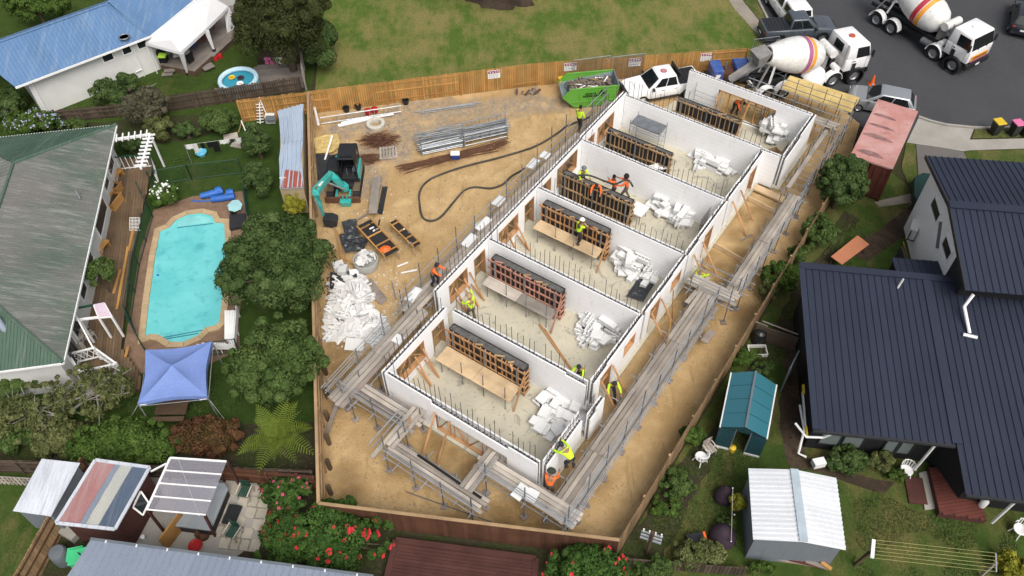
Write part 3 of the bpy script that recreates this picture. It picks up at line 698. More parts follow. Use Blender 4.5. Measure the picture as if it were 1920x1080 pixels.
formwork(5, 26.7, 1.4, 5.65, 2.1, 'pineweath', thick=.4, cells=14)
# timber braces leaning inside the left walls
for k, (a_, b_) in enumerate(((2.0, -.15), (2.6, -.15), (6.6, -1.15), (7.4, -1.15), (7.9, -1.15), (11.4, -1.15), (12.3, -1.15))):
  wbrace(bl(a_, b_, 1.7), bl(a_ - .2, b_ + 1.05, FLR + .02)); wbrace(bl(a_, b_ + .02, .75), bl(a_ - .2, b_ + 1.0, FLR + .04))
# pouring platform behind the fourth formwork
pf = thing('pour_platform', 'white foam covered platform where the hose crew stands', 'platform', bl(17.9, 1.4, FLR))
for i in range(3): bar('deck_board', M['foamblock'], pf, bl(17.75, -.6 + 1.6 * i, .95), bl(17.75, .95 + 1.6 * i, .95), 1.0, .05)
for b_ in (-.5, 1.2, 2.6, 4.0):
  for a_ in (17.35, 18.15): rod('prop', M['galvdark'], pf, bl(a_, b_, FLR), bl(a_, b_, .93), .024)
def tower(label, a, b, la, lb, z, deck):
  t = thing('scaffold_tower', label, 'scaffold tower', bl(a, b, FLR))
  for x in (0, la):
    for y in (0, lb):
      rod('standard', M['galv'], t, bl(a + x, b + y, FLR), bl(a + x, b + y, z + .25), .025)
  for x in (0, la):
    for zz in np.arange(.5, z, .35): rod('rung', M['galv'], t, bl(a + x, b, zz), bl(a + x, b + lb, zz), .017)
  for y in (0, lb):
    rod('ledger', M['galv'], t, bl(a, b + y, z - .1), bl(a + la, b + y, z - .1), .02); rod('brace', M['galv'], t, bl(a, b + y, .4), bl(a + la, b + y, z - .2), .016)
  if deck:
    bar('deck_board', M['galvdark'], t, bl(a, b + lb / 2, z), bl(a + la, b + lb / 2, z), lb, .04)
tower('aluminium scaffold tower with deck in the fifth room', 23.0, .1, 1.0, 2.0, 2.1, True); tower('open steel scaffold frame in the far room', 27.9, 1.7, 1.0, 1.8, 1.9, False)
# ================================================================== SCAFFOLD
def scaffold(label, name='scaffold'):
  return thing(name, label, 'scaffold', bl(0, 0))
def sdeck(t, p0, p1, width, n, z, m='plank', jit=.12):
  P0 = bl(*p0); P1 = bl(*p1); d = (P1 - P0); L = d.length; d.normalize(); s = Vc((-d.y, d.x, 0)); w_ = width / n
  k = max(1, int(round(L / 3.6)))
  for i in range(n):
    for j in range(k):
      a = P0 + d * (L * j / k - (.1 if j else ru(0, jit * 2))); b = P0 + d * (L * (j + 1) / k + (.1 if j < k - 1 else ru(0, jit * 2)))
      o = s * (-width / 2 + w_ * (i + .5)); zz = z + .042 * (j % 2) + ru(0, .006); e = s * ru(-.012, .012)
      mm = m if random.random() > .06 else 'plankdark'
      bar('plank', M[mm], t, a + o + e + Vc((0, 0, zz)), b + o - e + Vc((0, 0, zz)), w_ - ru(.025, .045), .036)
def srun(t, p0, p1, width, z, step=1.7, hi=(1.0, 1.9), guard=(-1,), out=.45, rails=(.5, 1.0), base=True, first=0.0):
  """poles, ledgers and transoms of a run whose centre line is p0 -> p1"""
  P0 = bl(*p0); P1 = bl(*p1); d = (P1 - P0); L = d.length; d.normalize(); s = Vc((-d.y, d.x, 0)); k = max(1, int(round(L / step)))
  for i in range(k + 1):
    c = P0 + d * (L * i / k + first)
    for q in (-1, 1):
      p = c + s * (q * (width / 2 + .08)); h = z + ru(*hi) if q in guard else z + ru(.1, 1.0)
      e = Vc((random.gauss(0, .02), random.gauss(0, .02), 0))
      rod('standard', M['galvdark'], t, p + Vc((0, 0, .03)), p + e + Vc((0, 0, h)), .03)
      if base: cube('sole_board', M['plankdark'], t, p + Vc((0, 0, .045)), (.32, .28, .05), ru(0, 3))
      for zz in (z - .08, z + .5):
        if q in guard or zz < z: cube('coupler', M['galv'], t, p + Vc((0, 0, zz)), (.09, .09, .1), ru(0, 3))
    o0 = ru(.1, out); o1 = ru(.1, out)
    rod('transom', M['galv'], t, c - s * (width / 2 + .1 + o0) + Vc((0, 0, z - .06)), c + s * (width / 2 + .1 + o1) + Vc((0, 0, z - .06)), .024)
    if i < k:
      c2 = c + d * (L / k * ru(.35, .65))
      rod('transom', M['galv'], t, c2 - s * (width / 2 + .1 + o1) + Vc((0, 0, z - .055)), c2 + s * (width / 2 + .12) + Vc((0, 0, z - .055)), .024)
  for q in (-1, 1):
    o = s * (q * (width / 2 + .08))
    rod('ledger', M['galv'], t, P0 - d * .3 + o + Vc((0, 0, z - .11)), P1 + d * .3 + o + Vc((0, 0, z - .11)), .025)
    if q in guard:
      for r in rails: rod('guard_rail', M['galv'], t, P0 - d * .35 + o * .97 + Vc((0, 0, z + r)), P1 + d * .35 + o * .97 + Vc((0, 0, z + r + ru(-.04, .04))), .024)
DZ = 1.4
# right side, long run
t = scaffold('long tube and plank scaffold beside the right wall of the terrace')
sdeck(t, (-1.1, 9.9), (13.9, 9.9), .92, 4, DZ); srun(t, (-.9, 9.9), (13.6, 9.9), .95, DZ, guard=(-1,))
for k in (.62, .70, .78): rod('spare_tube', M['galv'], t, bl(-1.2, 9.9 + k, DZ + .05), bl(13.2, 9.95 + k, DZ + .05), .026)
bar('toe_board', M['galv'], t, bl(-1, 10.42, DZ + .09), bl(13.4, 10.42, DZ + .09), .03, .16)
sdeck(t, (14.2, 8.75), (14.2, 11.2), .9, 4, DZ + .05); srun(t, (14.2, 8.9), (14.2, 11.1), .95, DZ, step=2.2, guard=(1, -1))
sdeck(t, (14.7, 10.85), (23.0, 10.85), .7, 3, DZ + .1); srun(t, (14.9, 10.85), (23.2, 10.85), .75, DZ, guard=(-1,))
for k in (.44, .5): rod('spare_tube', M['galv'], t, bl(14.6, 10.85 + k, DZ + .12), bl(23, 10.85 + k, DZ + .12), .026)
sdeck(t, (23.6, 10.25), (30.6, 10.25), .28, 1, DZ + .1); srun(t, (23.4, 10.6), (30.9, 10.6), .95, DZ, step=1.0, guard=(-1,), hi=(.6, 1.0), out=.2, base=False)
bar('plank', M['plank'], t, bl(12.6, 9.25, DZ + .06), bl(14.8, 9.45, DZ + .1), .23, .04)
# low platform under the crossing
bar('plank', M['plankdark'], t, bl(11.4, 10.95, .7), bl(12.3, 11.0, .7), .4, .05)
# front, zigzag
t = scaffold('zigzag tube and plank scaffold in front of the terrace')
sdeck(t, (-.88, -2.0), (-.88, 2.15), .95, 4, DZ); srun(t, (-.88, -1.8), (-.88, 2.0), .98, DZ, guard=(-1,), step=2.0)
sdeck(t, (-.1, 1.9), (-2.4, 1.9), .46, 2, DZ + .06); sdeck(t, (-.2, 1.52), (-3.3, 1.6), .23, 1, DZ + .1, jit=.02)
for b_, z_ in ((1.05, .1), (1.25, .55)): rod('guard_rail', M['galv'], t, bl(-.7, b_, DZ + z_), bl(-2.95, b_, DZ + z_), .024); rod('guard_rail', M['galv'], t, bl(-.7, b_ + .25, DZ + z_), bl(-2.95, b_ + .25, DZ + z_), .024)
sdeck(t, (-2.38, 1.9), (-2.38, 7.0), .8, 4, DZ - .02); srun(t, (-2.38, 2.0), (-2.38, 6.8), .84, DZ - .05, guard=(-1,), step=1.75, rails=(.45, .9))
bar('plank', M['black'], t, bl(-2.05, 3.2, DZ + .05), bl(-2.15, 6.8, DZ + .06), .12, .03)
sdeck(t, (-.2, 6.0), (-2.2, 6.0), .7, 3, DZ + .1)
rod('guard_rail', M['galv'], t, bl(-.3, 6.4, DZ + .5), bl(-2.3, 6.4, DZ + .5), .024)
sdeck(t, (-.72, 5.75), (-.72, 10.7), .9, 4, DZ + .02); srun(t, (-.72, 6.4), (-.72, 10.5), .95, DZ, guard=(-1,), step=2.05, rails=(.45, .75, 1.0))
bar('plank', M['timber'], t, bl(-.75, 1.75, DZ + .13), bl(-1.3, 2.0, DZ + .13), .1, .05); rod('spare_tube', M['galvdark'], t, bl(-3.3, 3.3, .06), bl(-2.3, 7.4, .06), .025)
bar('plank', M['plankdark'], t, bl(-1.6, -1.9, 1.25), bl(-3.3, -1.6, .1), .2, .04)
# left side
t = scaffold('tube and plank scaffold along the left wall of the terrace')
sdeck(t, (-2.0, -1.72), (4.6, -1.85), 1.05, 4, DZ + .06); srun(t, (-1.7, -1.72), (4.4, -1.85), 1.1, DZ, guard=(1,), step=2.0, rails=(.35, .8))
for k in (0, .3): rod('guard_rail', M['galv'], t, bl(-1.9, -2.5 - k, DZ + .2), bl(3.0, -2.6 - k, DZ + .35), .024)
sdeck(t, (4.2, -2.35), (24.8, -2.2), .85, 3, DZ); srun(t, (4.3, -2.35), (24.8, -2.2), .9, DZ, guard=(1,), step=1.6, hi=(1.0, 2.2), rails=(.45, 1.0))
rod('spare_tube', M['galv'], t, bl(5, -3.0, DZ + .05), bl(24, -2.9, DZ + .05), .026)
# back
t = scaffold('tube and plank scaffold behind the far wall with the yellow plywood deck')
sdeck(t, (30.1, 4.6), (30.1, 10.6), .8, 3, DZ + .3); srun(t, (30.1, 4.8), (30.1, 10.6), .9, DZ + .2, guard=(1,), step=1.3, hi=(.7, 1.2), base=False)
q = [at(1464, 166, 2.0), at(1481, 142, 2.0), at(1613, 184, 2.0), at(1596, 212, 2.0)]
for i in range(3):
  a, b = q[0].lerp(q[3], i / 3 + .002), q[0].lerp(q[3], (i + 1) / 3 - .002); c, e = q[1].lerp(q[2], i / 3 + .002), q[1].lerp(q[2], (i + 1) / 3 - .002)
  MB().hexa([a, b, e, c], [x + Vc((0, 0, .03)) for x in (a, b, e, c)]).build('plywood_sheet', M['plyyellow'], t)
for i in range(6):
  p = q[0].lerp(q[3], i / 5) + Vc((0, -.08, 0)); rod('standard', M['galvdark'], t, Vc((p.x, p.y, .02)), Vc((p.x, p.y, 3.1)), .025)
  p = q[1].lerp(q[2], i / 5); rod('standard', M['galvdark'], t, Vc((p.x, p.y, .02)), Vc((p.x, p.y, 2.0)), .025)
for z in (2.35, 2.8): rod('guard_rail', M['galvdark'], t, q[0] + Vc((0, -.08, z - 2)), q[3] + Vc((0, -.08, z - 2)), .022)
# loose foam sheets lying on the planks
def foamsheet(label, p, size, rz, z):
  o = cube('foam_sheet', M['foamblock'], None, (p.x, p.y, z), size, rz); tag(o, label, 'foam sheet', 'foam sheets left on the scaffold planks')
HZ = math.pi / 2 - HD
for u, v, L_, lb in ((775, 553, 1.0, 'white foam sheet on the scaffold left of the orange worker'), (905, 420, 1.1, 'white foam sheet on the left scaffold beside the third room'), (880, 452, 1.0, 'white foam sheet on the left scaffold below the third room window'), (935, 378, .8, 'white foam sheet on the left scaffold level with the fourth room'), (1022, 292, .6, 'small white foam sheet on the left scaffold near the fifth room'), (1000, 308, .9, 'narrow white foam sheet on the left scaffold near the fifth room'), (747, 637, .5, 'small white foam sheet on the scaffold by the front left corner'),
             (975, 923, .75, 'white foam sheet on the front scaffold near the right corner'), (997, 930, .6, 'second white foam sheet on the front scaffold near the right corner')):
  foamsheet(lb, at(u, v, DZ + .1), (L_, .5, .06), HZ + ru(-.15, .15), DZ + .14)
# ================================================================== FOAM BLOCKS
def blockmesh(L_, w_, h):
  mb = MB();
  for y in (-w_ / 2 + .035, w_ / 2 - .035): mb.box((0, y, 0), (L_, .07, h))
  for i in range(int(L_ / .2)): mb.box((-L_ / 2 + .1 + .2 * i, 0, 0), (.04, w_ - .14, h * .7))
  return mb.mesh('foam_block_mesh', M['foamblock'])
BLK = [MB().box((0, 0, 0), (1.0, .07 * 5, .3)).mesh('foam_stack_mesh', M['foamblock'], bevel=.012), MB().box((0, 0, 0), (.62, .5, .12)).mesh('foam_pad_mesh', M['foamblock'], bevel=.012), blockmesh(.9, .28, .3), MB().box((0, 0, 0), (.45, .4, .16)).mesh('foam_piece_mesh', M['foamblock'], bevel=.012)]
def pile(idx, pts, n, label, zmax=.7, kinds=(1, 1, 3, 0, 2)):
  """blocks resting on the slab or on one another inside a polygon of survey points"""
  P = [inv_bl(at(u, v, .3)) for u, v in pts]; ca = sum(p[0] for p in P) / len(P); cb = sum(p[1] for p in P) / len(P); P = [(ca + (a - ca) * 1.18, cb + (b - cb) * 1.18) for a, b in P]; n = int(n * 1.35)
  top = {}
  for i in range(n):
    f = math.sqrt(random.random()) * .92; j = random.randrange(len(P)); s = random.random()
    e0 = P[j]; e1 = P[(j + 1) % len(P)]; a = lerp(ca, lerp(e0[0], e1[0], s), f); b = lerp(cb, lerp(e0[1], e1[1], s), f)
    k = random.choice(kinds); hh = (.3, .12, .3, .16)[k]
    key = (round(a / .4), round(b / .4)); z = top.get(key, FLR)
    if z - FLR > zmax: continue
    near = max([top.get((key[0] + x, key[1] + y), FLR) for x in (-1, 0, 1) for y in (-1, 0, 1)])
    z = max(z, min(near, z + .2)) if random.random() < .5 else z
    mtx = MT(bl(a, b, z + hh / 2 + .01)) @ MR(HZ + random.choice((0, 0, math.pi / 2)) + random.gauss(0, .22), 4, 'Z') @ MR(random.gauss(0, .07), 4, 'X') @ MR(random.gauss(0, .07), 4, 'Y')
    o = inst('foam_block', BLK[k], None, mtx); tag(o, label, 'foam block', label.replace('white foam block', 'foam blocks')); top[key] = z + hh
pile(0, [(1015, 750), (1040, 740), (1100, 765), (1095, 800), (1055, 845), (1000, 800)], 46, 'white foam block in the loose pile on the front room floor', .34, (1, 1, 3, 1))
pile(1, [(1095, 590), (1125, 578), (1155, 600), (1150, 640), (1110, 658), (1085, 625)], 40, 'white foam block in the stack on the second room floor', .6)
pile(2, [(1160, 480), (1190, 470), (1232, 500), (1225, 530), (1180, 525), (1155, 500)], 44, 'white foam block in the heap on the third room floor', .8)
pile(3, [(1228, 370), (1265, 362), (1308, 385), (1290, 420), (1265, 425), (1222, 390)], 46, 'white foam block in the heap on the fourth room floor', .7)
pile(4, [(1300, 278), (1312, 270), (1330, 290), (1380, 300), (1370, 325), (1340, 320), (1300, 310)], 32, 'white foam block in the stack on the fifth room floor', .6)
pile(5, [(1430, 250), (1450, 218), (1478, 230), (1478, 262), (1450, 270)], 38, 'white foam block in the heap on the far room floor', 1.1)
# the scrap heap by the left fence
hp = [(625, 520), (665, 512), (690, 535), (700, 590), (725, 610), (728, 640), (690, 655), (650, 650), (612, 640), (620, 580)]
HPW = ats(hp); hc = sum(HPW, Vc()) / len(HPW)
SCR = [MB().box((0, 0, 0), (.75, .5, .07)).mesh('foam_scrap_mesh', M['foamheap'], bevel=.01), MB().box((0, 0, 0), (.9, .16, .07)).mesh('foam_scrap_mesh', M['foamheap']), MB().box((0, 0, 0), (.35, .28, .12)).mesh('foam_scrap_mesh', M['foamheap'], bevel=.01), blockmesh(.8, .28, .3), MB().hexa([(-.3, -.2, 0), (.35, -.15, 0), (.25, .22, 0), (-.1, .3, 0)], [(-.25, -.2, .07), (.3, -.15, .07), (.25, .18, .07), (-.1, .25, .07)]).mesh('foam_scrap_mesh', M['foamheap'])]
def in_heap():
  f = math.sqrt(random.random()); j = random.randrange(len(HPW)); p = HPW[j].lerp(HPW[(j + 1) % len(HPW)], random.random()); return hc.lerp(p, f), f
mb = MB()
for i in range(900):
  p, f = in_heap(); p = hc.lerp(p, 1.12); h = .55 * (1 - f ** 1.6) * random.random(); s = ru(.06, .22)
  R3 = MR(ru(0, 6.3), 3, 'Z') @ MR(random.gauss(0, .5), 3, 'X')
  mb.box((p.x, p.y, .05 + h), (s, s * ru(.3, 1), ru(.03, .1)), R3)
o = mb.build('foam_scraps', M['foamheap']); tag(o, 'small white foam scraps filling the rubbish heap by the left fence', 'foam scraps', kind='stuff')
for i in range(210):
  p, f = in_heap(); h = .6 * (1 - f ** 1.5) * ru(.5, 1.0)
  mtx = MT((p.x, p.y, .1 + h)) @ MR(ru(0, 6.3), 4, 'Z') @ MR(random.gauss(0, .3), 4, 'X') @ MR(random.gauss(0, .25), 4, 'Y')
  o = inst('foam_offcut', SCR[random.choice((0, 0, 1, 1, 2, 2, 3, 4))], None, mtx); tag(o, 'white foam offcut in the big rubbish heap by the left fence', 'foam offcut', 'foam offcuts in the rubbish heap')
for (u, v, rz, lb) in ((695, 900 - 285 + 20, .3, 'largest flat foam sheet at the foot of the rubbish heap'),):
  p = at(665, 646, .5); mtx = MT(p) @ MR(-.1, 4, 'Z') @ MR(.35, 4, 'X') @ Matrix.Diagonal((1.3, 1.3, 1, 1))
  o = inst('foam_offcut', SCR[0], None, mtx); tag(o, lb, 'foam offcut')
# ================================================================== HOUSES AND GARDENS
def metal_roof(name, c0, c1, streak, rough=.45, rz=0.0, amt=.6, scale=(6, .35, .35), rnd=.05):
  n = N(name); s = n.noise(1.0, 6, .7, n.mapped(scale, rz)); b = n.noise(.35, 5, .6); f = n.noise(14, 4, .7)
  c = n.mix(n.ramp(b, .35, .65), c0, c1); c = n.mix(n.math('MULTIPLY', n.ramp(s, .50, .72), amt), c, streak)
  c = n.value(c, n.ramp(f, .2, .8, .88, 1.1)); c = n.value(c, n.ramp(n.rnd(), 0, 1, 1 - rnd, 1 + rnd))
  return n.fin(c, rough, 0, .25)
M['roof_dark'] = metal_roof('roof_dark', (.020, .025, .043), (.023, .029, .049), (.029, .034, .054), .6, amt=.4)
M['roof_blue'] = metal_roof('roof_blue', (.085, .165, .30), (.10, .185, .33), (.25, .31, .37), .6, rz=.35, amt=.55, scale=(5, .4, .4))
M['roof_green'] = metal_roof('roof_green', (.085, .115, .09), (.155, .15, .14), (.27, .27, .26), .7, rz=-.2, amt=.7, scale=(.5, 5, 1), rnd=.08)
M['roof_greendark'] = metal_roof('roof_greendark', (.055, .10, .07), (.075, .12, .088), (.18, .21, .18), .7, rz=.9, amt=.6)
M['roof_grey'] = metal_roof('roof_grey', (.19, .225, .285), (.215, .25, .31), (.26, .29, .33), .5, amt=.5)
M['roof_white'] = metal_roof('roof_white', (.56, .58, .61), (.60, .615, .635), (.48, .49, .51), .5, amt=.3)
M['roof_lean'] = metal_roof('roof_lean', (.55, .58, .63), (.46, .48, .53), (.24, .24, .25), .55, amt=.6)
M['roof_shed'] = metal_roof('roof_shed', (.30, .37, .46), (.36, .42, .50), (.22, .24, .26), .55, rz=.1, amt=.5)
M['roof_rust'] = metal_roof('roof_rust', (.27, .07, .05), (.32, .095, .07), (.20, .06, .04), .8)
def boards_mat(name, col, per=.17):
  n = N(name); sp = n.n('SeparateXYZ'); n.l(n.pos(), sp.inputs[0])
  w_ = n.math('FRACT', n.math('DIVIDE', sp.outputs[2], per)); j = n.ramp(w_, .0, .10, 1, 0)
  c = n.mix(n.ramp(n.noise(.9, 6, .7), .35, .7, 0, .4), col, tuple(x * .72 for x in col)); c = n.mix(n.math('MULTIPLY', j, .3), c, tuple(x * .5 for x in col))
  n.bump(w_, .4, .02); return n.fin(c, .65, 0, .3)
M['weatherboard'] = boards_mat('weatherboard', (.66, .66, .635))
M['darkclad'] = boards_mat('darkclad', (.016, .017, .019))
M['steelgrey'] = mk('steelgrey', (.15, .17, .19), .5, .15, 1, 20, metal=.2)
M['shedgrey'] = metal_roof('shedgrey', (.155, .175, .20), (.175, .195, .22), (.12, .13, .15), .5)
M['redwood'] = wood('redwood', (.125, .040, .030), (.09, .030, .023), .12)
M['deckbrown'] = wood('deckbrown', (.165, .112, .066), (.115, .078, .048), .16)
M['deckgrey'] = wood('deckgrey', (.235, .205, .18), (.18, .155, .137), .14)
M['stainred'] = wood('stainred', (.085, .034, .028), (.060, .026, .022), .10)
M['greenpaint'] = mk('greenpaint', (.018, .062, .042), .5, .2)
M['cream'] = mk('cream', (.62, .50, .33), .8, .25, 1.5, 20)
def brick_mat():
  n = N('brickpave'); b = n.n('TexBrick'); b.inputs['Scale'].default_value = 4.2; b.inputs['Color1'].default_value = (.25, .155, .10, 1); b.inputs['Color2'].default_value = (.19, .12, .082, 1); b.inputs['Mortar'].default_value = (.11, .08, .06, 1)
  b.inputs['Mortar Size'].default_value = .02; n.l(n.pos(), b.inputs['Vector'])
  c = n.value(b.outputs['Color'], n.ramp(n.noise(1.2, 5, .7), .3, .7, .75, 1.2)); n.bump(b.outputs['Fac'], .4, -.01); return n.fin(c, .9, 0, .2)
M['brickpave'] = brick_mat()
M['canopy_white'] = mk('canopy_white', (.66, .66, .67), .75, .06, .8, 10)
M['canopy_blue'] = mk('canopy_blue', (.17, .25, .53), .7, .16, .7, 12)
def clear_mat(name, col, a):
  n = N(name); n.fin(col, .25, 0, .5); n.b.inputs['Alpha'].default_value = a; return n.m
M['clearroof'] = clear_mat('clearroof', (.33, .32, .36), .38)
M['teal'] = clear_mat('teal', (.035, .145, .185), .9); M['tealface'] = clear_mat('tealface', (.02, .06, .075), .88)
M['red'] = mk('red', (.42, .02, .02), .5, .2); M['pink'] = mk('pink', (.62, .16, .32), .5, .1); M['blue'] = mk('blue', (.03, .13, .45), .5, .15); M['skyblue'] = mk('skyblue', (.17, .55, .72), .5, .1)
M['yellow'] = mk('yellow', (.62, .43, .03), .5, .12); M['orange'] = mk('orange', (.75, .13, .02), .5, .1); M['lime'] = mk('lime', (.30, .50, .05), .5, .1); M['brightgreen'] = mk('brightgreen', (.06, .52, .22), .5, .12)
M['terracotta'] = mk('terracotta', (.48, .19, .10), .8, .15); M['purple'] = mk('purple', (.045, .028, .042), .8, .3)
def roof_plane(parent, pts, m, pitch=.3, depth=.03, sheet=.9, name='roof_sheet', th=.03, flat=.72):
  """pts: convex polygon, first edge is the eave; ribs run up the slope; one object per sheet"""
  P = [Vc(p) for p in pts]; e = (P[1] - P[0]).normalized(); nrm = None
  nrm = (P[1] - P[0]).cross(P[2] - P[0]).normalized()
  if nrm.z < 0: nrm = -nrm
  up = nrm.cross(e).normalized()
  if sum((p - P[0]).dot(up) for p in P) < 0: up = -up
  st = [((p - P[0]).dot(e), (p - P[0]).dot(up)) for p in P]; n = len(st)
  s0 = min(s for s, t in st); s1 = max(s for s, t in st)
  def rng(s):
    ts = []
    for i in range(n):
      (a, b), (c, d_) = st[i], st[(i + 1) % n]
      if abs(c - a) < 1e-6:
        if abs(s - a) < 1e-4: ts += [b, d_]
      elif min(a, c) - 1e-6 <= s <= max(a, c) + 1e-6: ts.append(b + (d_ - b) * (s - a) / (c - a))
    return (min(ts), max(ts)) if ts else None
  k = max(1, round(sheet / pitch)); w_ = k * pitch; s = s0; out = []
  while s < s1 - .02:
    xs = [s + .0005]
    for i in range(k):
      q = s + i * pitch
      for f, h in ((0, 0), (flat, 0), (flat + .06, depth), (.94, depth), (1, 0)): xs.append((q + f * pitch, h))
    mb = MB(); vs = []; lim = min(s + w_, s1)
    pr = [(x, h) for x, h in xs[1:] if x <= lim + 1e-6]
    if not pr or pr[-1][0] < lim - 1e-3: pr.append((lim, 0))
    rows = []
    for x, h in pr:
      r = rng(min(max(x, s0 + 1e-5), s1 - 1e-5))
      if r is None: continue
      rows.append((P[0] + e * x + up * r[0] + nrm * h, P[0] + e * x + up * r[1] + nrm * h))
    for i in range(len(rows) - 1):
      a0, a1 = rows[i]; b0, b1 = rows[i + 1]; mb.quad(a0, b0, b1, a1)
    if rows:
      o = mb.build(name, m, parent); out.append(o)
    s += w_
  # solid deck below the sheets
  off = -nrm * (th + .012); mb = MB(); vs = [p - nrm * .006 for p in P] + [p + off for p in P]; fs = [tuple(range(n)), tuple(range(2 * n - 1, n - 1, -1))] + [(i, n + i, n + (i + 1) % n, (i + 1) % n) for i in range(n)]
  mb.add(vs, fs).build('roof_deck', m, parent); return out
def xy(p, z): return Vc((p[0], p[1], z))
def walls_poly(parent, pts, z0, z1, m, name='wall'):
  return MB().prism([(p[0], p[1]) for p in pts], z0, z1).build(name, m, parent)
def window(parent, p0, p1, z0, z1, n, frame_m='white', pane_m='glass', fw=.07):
  """a window on the wall between ground points p0, p1, n outward"""
  p0 = Vc((p0[0], p0[1], 0)); p1 = Vc((p1[0], p1[1], 0)); c = (p0 + p1) / 2; d = (p1 - p0).normalized()
  mb = MB()
  for z in (z0, z1): mb.beam(p0 + n * .03 + Vc((0, 0, z)), p1 + n * .03 + Vc((0, 0, z)), .06, fw)
  for p in (p0, p1): mb.beam(p + n * .03 + Vc((0, 0, z0 - fw / 2)), p + n * .03 + Vc((0, 0, z1 + fw / 2)), fw, .062, n)
  w_ = mb.build('window', M[frame_m], parent)
  bar('pane', M[pane_m], w_, p0 + n * .015 + Vc((0, 0, (z0 + z1) / 2)), p1 + n * .015 + Vc((0, 0, (z0 + z1) / 2)), .02, z1 - z0)
  return w_
# ---- house with the green roof
ZE, ZR = 2.9, 4.3
C1 = at(218, 234, ZE); C2 = at(118, 680, ZE); e = (C2 - C1).normalized(); nn = Vc((e.y, -e.x, 0))
if nn.x > 0: nn = -nn
half = (at(25, 308, ZR) - C1).dot(nn); A1 = C1 + e * half + nn * half; A2 = C2 - e * half + nn * half; A1.z = A2.z = ZR
C4 = C1 + nn * half * 2; C3 = C2 + nn * half * 2
gh = thing('house', 'white house with weathered green hip roof beside the swimming pool deck', 'house', xy(C1.lerp(C3, .5), 0))
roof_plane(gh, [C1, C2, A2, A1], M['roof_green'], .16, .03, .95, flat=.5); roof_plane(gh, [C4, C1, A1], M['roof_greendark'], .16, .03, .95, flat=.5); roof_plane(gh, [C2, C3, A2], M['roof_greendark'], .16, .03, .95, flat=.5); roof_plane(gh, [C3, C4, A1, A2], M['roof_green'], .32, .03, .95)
for p, q in ((C1, A1), (C2, A2), (A1, A2)): MB().tube(p + Vc((0, 0, .03)), q + Vc((0, 0, .04)), .09, n=6).build('ridge_cap', M['roof_greendark'], gh)
for p, q in ((C1, C2), (C2, C3), (C1, C4)): MB().beam(p + Vc((0, 0, -.06)), q + Vc((0, 0, -.06)), .1, .11).build('gutter', M['white'], gh)
ins = .55; K1 = C1 + e * ins + nn * ins; K2 = C2 - e * ins + nn * ins; K3 = C3 - e * ins - nn * ins; K4 = C4 + e * ins - nn * ins
walls_poly(gh, [K1, K2, K3, K4], 0, ZE - .02, M['weatherboard'])
for s0, s1, z0, z1 in ((.05, .13, 1.2, 2.5), (.16, .22, 1.3, 2.5), (.27, .42, .9, 2.5), (.53, .62, 1.2, 2.5), (.66, .72, 1.2, 2.5), (.80, .86, .6, 2.5), (.88, .95, .6, 2.5)): window(gh, K1.lerp(K2, s0), K1.lerp(K2, s1), z0, z1, -nn)
p = at(150, 372, 3.3); rod('vent_pipe', M['galv'], gh, p, p + Vc((-.1, .1, .45)), .05)
p = at(0, 610, 3.6); MB().path([p + Vc((-.5, .5, .5)), p + Vc((0, .1, .3)), p + Vc((.25, -.2, -.2))], .16, 10).build('flue', M['roof_grey'], gh, smooth=True)
# the lower white annex wall at the corner
# deck of the green roofed house
DK = [(225, 296), (288, 300), (246, 480), (226, 650), (262, 700), (262, 730), (150, 735), (140, 640)]
dkP = ats(DK, .3); dk = thing('timber_deck', 'brown timber deck between the green roofed house and the pool fence', 'deck', xy(dkP[0], 0))
e2 = (at(240, 640, .3) - at(270, 310, .3)).normalized(); n2 = Vc((e2.y, -e2.x, 0))
def clip_boards(parent, P, d, wd, z, m, name='deck_board', th=.03, gap=.012):
  P = [Vc((p[0], p[1], 0)) for p in P]; s = Vc((-d.y, d.x, 0)); ss = [p.dot(s) for p in P]; k = int((max(ss) - min(ss)) / wd)
  for i in range(k + 1):
    c = min(ss) + wd * (i + .5); ts = []
    for a, b in zip(P, P[1:] + P[:1]):
      x, y = a.dot(s) - c, b.dot(s) - c
      if x * y < 0: r = a.lerp(b, x / (x - y)); ts.append(r.dot(d))
    ts.sort()
    for j in range(0, len(ts) - 1, 2):
      if ts[j + 1] - ts[j] < .1: continue
      t0 = ts[j]
      while t0 < ts[j + 1] - .05:
        t1 = min(ts[j + 1], t0 + ru(3.0, 5.4));
        if ts[j + 1] - t1 < .8: t1 = ts[j + 1]
        bar(name, m, parent, d * (t0 + .003) + s * c + Vc((0, 0, z)), d * (t1 - .003) + s * c + Vc((0, 0, z)), wd - gap, th); t0 = t1
clip_boards(dk, dkP, e2, .16, .30, M['deckbrown'])
MB().prism([(p.x, p.y) for p in dkP], .02, .27).build('deck_frame', M['log'], dk)
def railing(t, P, z0, h, m, step=.18, r=.02, top='white'):
  for a, b in zip(P, P[1:]):
    L_ = (b - a).length; k = int(L_ / step)
    for i in range(k + 1): c = a.lerp(b, i / max(k, 1)); rod('baluster', M[m], t, xy(c, z0), xy(c, z0 + h), r)
    bar('handrail', M[top], t, xy(a, z0 + h), xy(b, z0 + h), .07, .045); bar('bottom_rail', M[m], t, xy(a, z0 + .08), xy(b, z0 + .08), .05, .04)
t = thing('balustrade', 'white baluster railing with green handrail at the far end of the deck', 'railing', at(228, 318)); railing(t, [at(226, 318, .3), at(290, 312, .3), at(300, 350, .3)], .3, 1.0, 'white', .28, .025, 'greenpaint')
